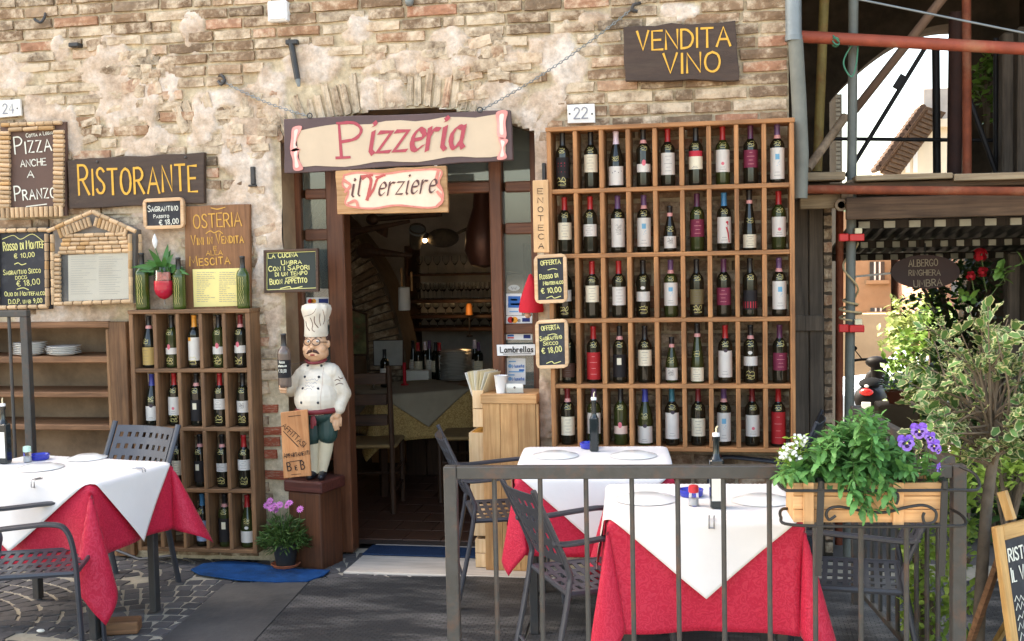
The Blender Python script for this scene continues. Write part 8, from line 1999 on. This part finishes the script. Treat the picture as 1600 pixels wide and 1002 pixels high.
# ------------------------------------------------------------------ inside the restaurant
M_dkw = wood('dark_furniture', C(58, 38, 26), C(88, 60, 42), 'z', .5); M_dkx = wood('dark_furniture_flat', C(58, 38, 26), C(88, 60, 42), 'x', .5)
M_archb = mat('rib_brick', C(112, 96, 80), .9, 0, .2, 10, .4, 40, .2, objrand=.25)
# brick rib curving up to the vault
rib = thing('brick_arch', 'curved brick rib rising from the inner pier to the vault', 'arch', W(640, 700, 3.0)); o_ = rib.location; rib.location.z = FZ; o_ = rib.location
P = catmull([W(612, 690, 3.0), W(606, 600, 3.0), W(600, 540, 3.0), W(580, 470, 3.0), W(552, 410, 3.0), W(505, 350, 3.0), W(450, 305, 3.0)], 6)
for i in range(len(P)-1):
    L = (P[i+1]-P[i]).length; n = max(1, int(L/.055)); d = (P[i+1]-P[i]).normalized(); a = math.atan2(d.x, d.z)
    for j in range(n): p = P[i].lerp(P[i+1], (j+.5)/n)-o_; o = obj('brick', random.choice(BME), None, rib, loc=p+Vector((0, -.03, 0)), rot=(0, a, 0)); o.scale = (.30 if (i*3+j) % 2 else .27, 1.5, L/n*.86)
mb = MB(); V = []
for p in P:
    q = p-o_; V += [q+Vector((-.17, 0, -.02)), q+Vector((.17, 0, .02)), q+Vector((.17, .4, .02)), q+Vector((-.17, .4, -.02))]
mb.add(V, [(4*i+u, 4*i+(u+1) % 4, 4*i+4+(u+1) % 4, 4*i+4+u) for i in range(len(P)-1) for u in range(4)]); obj('core', mb, M_archb, rib)
mb = MB(); mb.box(W(580, 690, 3.0).x-o_.x, W(636, 690, 3.0).x-o_.x, .005, .45, 0, W(610, 560, 3.0).z-FZ); obj('pier', mb, mat('pier_plaster', C(168, 124, 84), .9, 0, .15, 4, .2), rib)
def pict(name, label, cs, y, mf, mp, fw=3):
    B = Board(name, label, 'picture', cs, y); c = B.cor; mb = MB(); mb.prism(c, .0, .02); obj('frame', mb, mf, B.root); w = fw*B.mpp; mb = MB(); mb.prism([(c[0][0]+w, c[0][1]-w), (c[1][0]-w, c[1][1]-w), (c[2][0]-w, c[2][1]+w), (c[3][0]+w, c[3][1]+w)], -.003, -.0005); obj('picture', mb, mp, B.root); return B
M_paint = mat('oil_painting', C(118, 116, 78), .5, 0, .7, 9, .1, 30, .4, dirt=C(150, 70, 60), dirt_amt=.8)
pict('framed_painting', 'framed flower painting inside left of the brick rib', [(536, 478), (574, 490), (575, 556), (537, 556)], 2.6, M_dkx, M_paint)
pict('wall_map', 'pale sketch sheet hung on the inner brick pier', [(583, 532), (630, 531), (630, 572), (584, 572)], 2.94, M_dkx, mat('sketch_sheet', C(196, 192, 184), .8, 0, .12, 12, .05), 1)
# bar counter and back shelves
t = thing('bar_counter', 'dark wooden bar counter inside behind the tables', 'counter', (W(700, 720, 2.5).x, 2.5, FZ)); a = W(634, 700, 2.5).x-t.location.x; b = W(772, 700, 2.5).x-t.location.x+.3; zt = W(690, 600, 2.5).z-FZ
for i in range(6): mb = MB(); w = (b-a)/6; mb.box(a+i*w+.004, a+(i+1)*w-.004, 0, .03, 0, zt-.04, .004); obj('panel', mb, M_dkw, t)
mb = MB(); mb.box(a-.03, b, -.04, .5, zt-.0395, zt, .006); obj('counter_top', mb, wood('counter_top', C(120, 84, 52), C(156, 114, 76), 'x', .4), t)
CT = zt+FZ
t = thing('bar_shelves', 'dark back-bar shelves carrying rows of glasses', 'shelves', (W(700, 500, 4.3).x, 4.3, FZ)); x0 = W(648, 500, 4.3).x-t.location.x; x1 = W(775, 500, 4.3).x-t.location.x+.3
zs_ = [W(700, y, 4.15).z for y in (468, 492, 512, 590)]
for z in zs_: mb = MB(); mb.box(x0, x1, -.2, .25, z-FZ-.03, z-FZ, .004); obj('shelf', mb, M_dkx, t)
for x in (x0-.03, x1): mb = MB(); mb.box(x, x+.03, -.2, .25, 0, zs_[0]-FZ+.5, .004); obj('upright', mb, M_dkw, t)
M_wg = glass_mat('wine_glass', (.95, .97, .97, 1), .01)
mb = MB(); mb.lathe([(.032, 0), (.033, .002), (.006, .006), (.004, .075), (.016, .088), (.036, .125), (.034, .17), (.0325, .17), (.034, .125), (.014, .09), (.001, .086)], n=14); WG = mesh_of('wine_glass', mb, M_wg, 50)
nG = 0
for r, z in enumerate(zs_[:3]):
    for i in range(11):
        for d in ((-.12, .05) if r == 0 else (-.12,)):
            x = t.location.x+x0+.08+i*.082
            if x < W(768, 500, 4.1).x: o = obj('wine_glass', WG, None, None, loc=(x+rnd(-.01, .01), 4.3+d, z+.0005)); tag(o, f"clear stemmed wine glass on the {['upper', 'second', 'third'][r]} back-bar shelf", 'glass', f"glasses on the {['upper', 'second', 'third'][r]} back-bar shelf"); o.scale = (.9, .9, .9 if r == 0 else .62)
mb = MB(); mb.box(x0, x1, -.2, .1, zs_[0]-FZ+.22, zs_[0]-FZ+.24, .003); obj('shelf', mb, M_dkx, t)
for i in range(10):
    x = t.location.x+x0+.08+i*.085
    if x < W(750, 500, 4.1).x: o = obj('wine_glass', WG, None, None, loc=(x, 4.22, zs_[0]+.2405)); tag(o, 'clear stemmed wine glass on the topmost back-bar board', 'glass', 'glasses on the topmost back-bar board'); o.scale = (.95,)*3
# bottles on the counter and the plate stack
for i, px in enumerate((645, 657, 664, 672, 682, 690, 742, 750)):
    p = W(px, 600, 2.85); bottle((p.x, 2.85+rnd(-.06, .06), CT+.0005), 'B' if i % 3 else 'F', ['black', 'red', 'white', 'purple'][i % 4], 0, ['white', 'cream', None][i % 3], .2, .5, '', '', f"dark bottle standing on the bar counter, {ORD[i]} from the left", 'bottles on the bar counter', 1.0)
pm = plate_mesh(.13); p = W(713, 600, 2.75)
for k_ in range(20): o = obj('plate', pm, None, None, loc=(p.x+rnd(-.006, .006), 2.75+rnd(-.006, .006), CT+.0006+k_*.0118)); tag(o, 'white plate in the tall stack on the bar counter', 'plate', 'plates stacked on the bar counter')
p = W(651, 600, 2.62); o = thing('till_box', 'small pale card box at left end of the bar counter', 'box', (p.x, 2.62, CT+.0005)); mb = MB(); mb.box(-.1, .1, 0, .1, 0, .09, .004); obj('box', mb, M_paper, o)
# towel, tools and baskets under the vault
p = W(632, 485, 2.4); k = MPP(p); t = thing('hanging_towel', 'white cloth roll hanging from a rail inside', 'towel', p)
mb = MB(); mb.lathe([(.001, 0), (9*k, 0), (9.5*k, 3*k), (9*k, 36*k), (.001, 37*k)], n=14); obj('roll', mb, M_whc, t, 50); mb = MB(); mb.box(-5*k, -2*k, 0, .01, 37*k, 66*k, .002); mb.box(11*k, 14*k, 0, .01, 30*k, 60*k, .002); obj('rail', mb, M_honey, t)
M_bask = mat('dark_basket', C(74, 62, 48), .9, 0, .3, 30, .6, 60)
def rodt(name, label, cat, p0, p1, y, r0, r1, m, head=None):
    a = W(*p0, y); b = W(*p1, y); t = thing(name, label, cat, a); mb = MB(); mb.tube([Vector(), b-a], [r0, r1], 8); obj('shaft', mb, m, t, 40)
    if head: mb = MB(); mb.ball(Vector(), head, 12, 8); obj('head', mb, m, t, 60)
rodt('old_tool', 'long dark paddle hung slanting under vault near the door', 'tool', (546, 364), (640, 346), 1.6, .03, .012, M_dkw, (.06, .03, .04)); rodt('old_tool', 'dark farm tool hung lower left under the vault', 'tool', (572, 392), (644, 400), 2.0, .04, .014, M_dkw, (.08, .03, .06)); rodt('old_tool', 'long dark beam-like tool hung highest under the vault', 'tool', (582, 343), (690, 335), 1.7, .02, .018, M_dkw, (.05, .03, .04)); rodt('old_tool', 'short dark wedge tool hung between paddle and bucket', 'tool', (596, 366), (606, 350), 1.8, .05, .01, M_dkw)
p = W(649, 385, 1.9); k = MPP(p); t = thing('hanging_bucket', 'wooden bucket hung mouth outward under the vault', 'bucket', p); t.rotation_euler = (R(35), R(20), 0); mb = MB(); mb.lathe([(.001, 0), (9*k, 0), (13*k, 36*k), (12*k, 36*k), (8.5*k, 3*k), (.001, 3*k)], n=18); obj('staves', mb, M_bask, t, 40); mb = MB(); mb.lathe([(12.6*k, 30*k), (13.3*k, 30*k), (13.5*k, 33*k), (12.9*k, 33*k)], n=18); obj('hoop', mb, M_galv, t, 40)
p = W(692, 372, 1.9); t = thing('hanging_basket', 'dark basket and pan cluster hung under vault', 'basket', p); mb = MB(); mb.ball((0, 0, 0), (.12, .09, .07), 16, 10); obj('basket', mb, M_bask, t, 60); mb = MB(); mb.tube([(.08, 0, .02), (.2, 0, .07)], .012, 6); obj('handle', mb, M_bask, t); 
p = W(664, 376, 1.85); t = thing('small_lamp', 'tiny lit bulb under the vault near the hung basket', 'lamp', p); mb = MB(); mb.ball((0, 0, 0), .016, 10, 8); obj('bulb', mb, mat('bulb', C(255, 220, 160), .4, 0, 0, 5, 0, emit=((1, .72, .4, 1), 6)), t, 60); mb = MB(); mb.lathe([(.018, .012), (.03, .05), (.008, .06)], n=12); obj('socket', mb, M_blkp, t, 40)
p = W(756, 372, 1.3); t = thing('hanging_jar', 'large dark copper vessel hung beside the right door post', 'vessel', p); mb = MB(); mb.lathe([(.001, -.2), (.09, -.18), (.13, -.08), (.12, .05), (.07, .2), (.06, .3)], n=20); obj('vessel', mb, mat('dark_copper', C(84, 50, 38), .4, .5), t, 50)
# glowing lamp on the bar
p = W(733, 482, 4.0); t = thing('bar_lamp', 'small amber-lit lamp at the right of back bar', 'lamp', (p.x, 4.0, p.z)); mb = MB(); mb.lathe([(.034, -.06), (.03, .02), (.02, .045)], n=16); obj('lamp_shade', mb, mat('amber_shade', C(150, 92, 40), .6, 0, .05, 5, 0, emit=((1, .5, .14, 1), .004)), t, 50); mb = MB(); mb.lathe([(.001, -.26), (.03, -.26), (.03, -.245), (.008, -.24), (.008, -.08)], n=12); obj('base', mb, M_blkp, t, 40)
pl = bpy.data.lights.new('bar_lamp_light', 'POINT'); pl.energy = .3; pl.color = (1, .62, .3); pl.shadow_soft_size = .05; plo = bpy.data.objects.new('bar_lamp_light', pl); COL.objects.link(plo); plo.parent = t; plo.location = (0, -.16, 0)
# inner tables
FRi = W(712, 622, .0)
def itable(cx, cy, a, b, label, lb2, lb3, rz, dz):
    M = Matrix.Translation((cx, cy, FZ)) @ Matrix.Rotation(rz, 4, 'Z'); t = thing('dining_table', label, 'table', mat=M); mb = MB(); mb.box(-a, a, -b, b, .71, .735, .004); obj('tabletop', mb, M_dkx, t)
    for sx in (-1, 1):
        for sy in (-1, 1): mb = MB(); mb.box(sx*(a-.06)-.025, sx*(a-.06)+.025, sy*(b-.06)-.025, sy*(b-.06)+.025, 0, .71, .004); obj('leg', mb, M_dkw, t)
    cloth('yellow_tablecloth', lb2, 'tablecloth', M, a, b, .7355, 0, 44, 44, M_yelc, 'yellow damask cloths inside', (.3, .3, .34, .3), tilt={(1, -1): .3, (-1, -1): .3}, seed=dz, wave=.025)
    diamond_cloth('white_tablecloth', lb3, M, a, b, .7355, .26, mat('dimmed_linen%d' % dz, C(160, 147, 124), .85), 'white cloths over the yellow ones', dz)  # white linen coloured darker, with the dim room light put into it
    return M
tc = W(634, 640, 1.55)
Mi = itable(W(634, 640, 2.15).x, 2.15, .37, .37, 'dining table under cloths just inside the doorway', 'yellow damask cloth on the table just inside the doorway', 'white cloth over yellow one on table just inside the doorway', R(38), 21)
TZi = FZ+.745
p = Mi @ Vector((-.14, .05, 0)); bottle((p.x, p.y, TZi), 'B', 'black', 0, 'white', .15, .5, '', '', 'bottle with white label standing on the inner dining table', None, .95)
p = Mi @ Vector((.03, .08, 0)); t = thing('red_candle', 'red candle standing on the inner dining table', 'candle', (p.x, p.y, TZi)); mb = MB(); mb.lathe([(.001, 0), (.03, 0), (.03, .006), (.013, .012), (.013, .17), (.001, .174)], n=12); obj('candle', mb, M_gera, t, 40); mb = MB(); mb.tube([(0, 0, .174), (0, 0, .184)], .0015, 5); obj('wick', mb, M_blkp, t)
for i, q in enumerate(((-.26, -.02), (-.21, .1))):
    p = Mi @ Vector((q[0], q[1], 0)); o = obj('wine_glass', WG, None, None, loc=(p.x, p.y, TZi)); o.scale = (.9, .9, .55); tag(o, f"small glass on the inner dining table, {'nearer' if i == 0 else 'farther'} one", 'glass', 'glasses on the inner table')
def wchair(x, y, rz, label, H=1.0):
    t = thing('wooden_chair', label, 'chair', (x, y, FZ), rz, 'dark wooden ladder-back chairs inside')
    for s in (-1, 1):
        mb = MB(); mb.tube([(s*.19, -.2, 0), (s*.19, -.19, .45), (s*.19, -.25, H)], .019, 8); obj('rear_leg', mb, M_dkw, t, 40); mb = MB(); mb.tube([(s*.2, .2, 0), (s*.2, .2, .44)], .018, 8); obj('front_leg', mb, M_dkw, t, 40)
        for z in (.15, .28): mb = MB(); mb.tube([(s*.195, -.19, z), (s*.2, .2, z)], .010, 6); obj('stretcher', mb, M_dkw, t, 40)
    mb = MB(); mb.box(-.22, .22, -.2, .22, .44, .465, .01); obj('seat', mb, mat('rush_seat', C(150, 120, 76), .9, 0, .15, 20, .5, 40) if 'rush_seat' not in bpy.data.materials else bpy.data.materials['rush_seat'], t)
    for z in (.6, .74, .88): mb = MB(); mb.box(-.172, .172, -.23-.02*(z-.6)/.28-.012, -.21-.02*(z-.6)/.28, z, z+.075, .004); obj('slat', mb, M_dkx, t)
    for z in (.2,): mb = MB(); mb.tube([(-.2, .2, z), (.2, .2, z)], .010, 6); obj('stretcher', mb, M_dkw, t, 40)
p = W(578, 760, 1.35); wchair(p.x, 1.35, R(8), 'dark ladder-back chair drawn to the inner dining table')
p = W(735, 690, 1.7); wchair(p.x, 1.75, R(95), 'dark ladder-back chair at right of inner table before the bar')
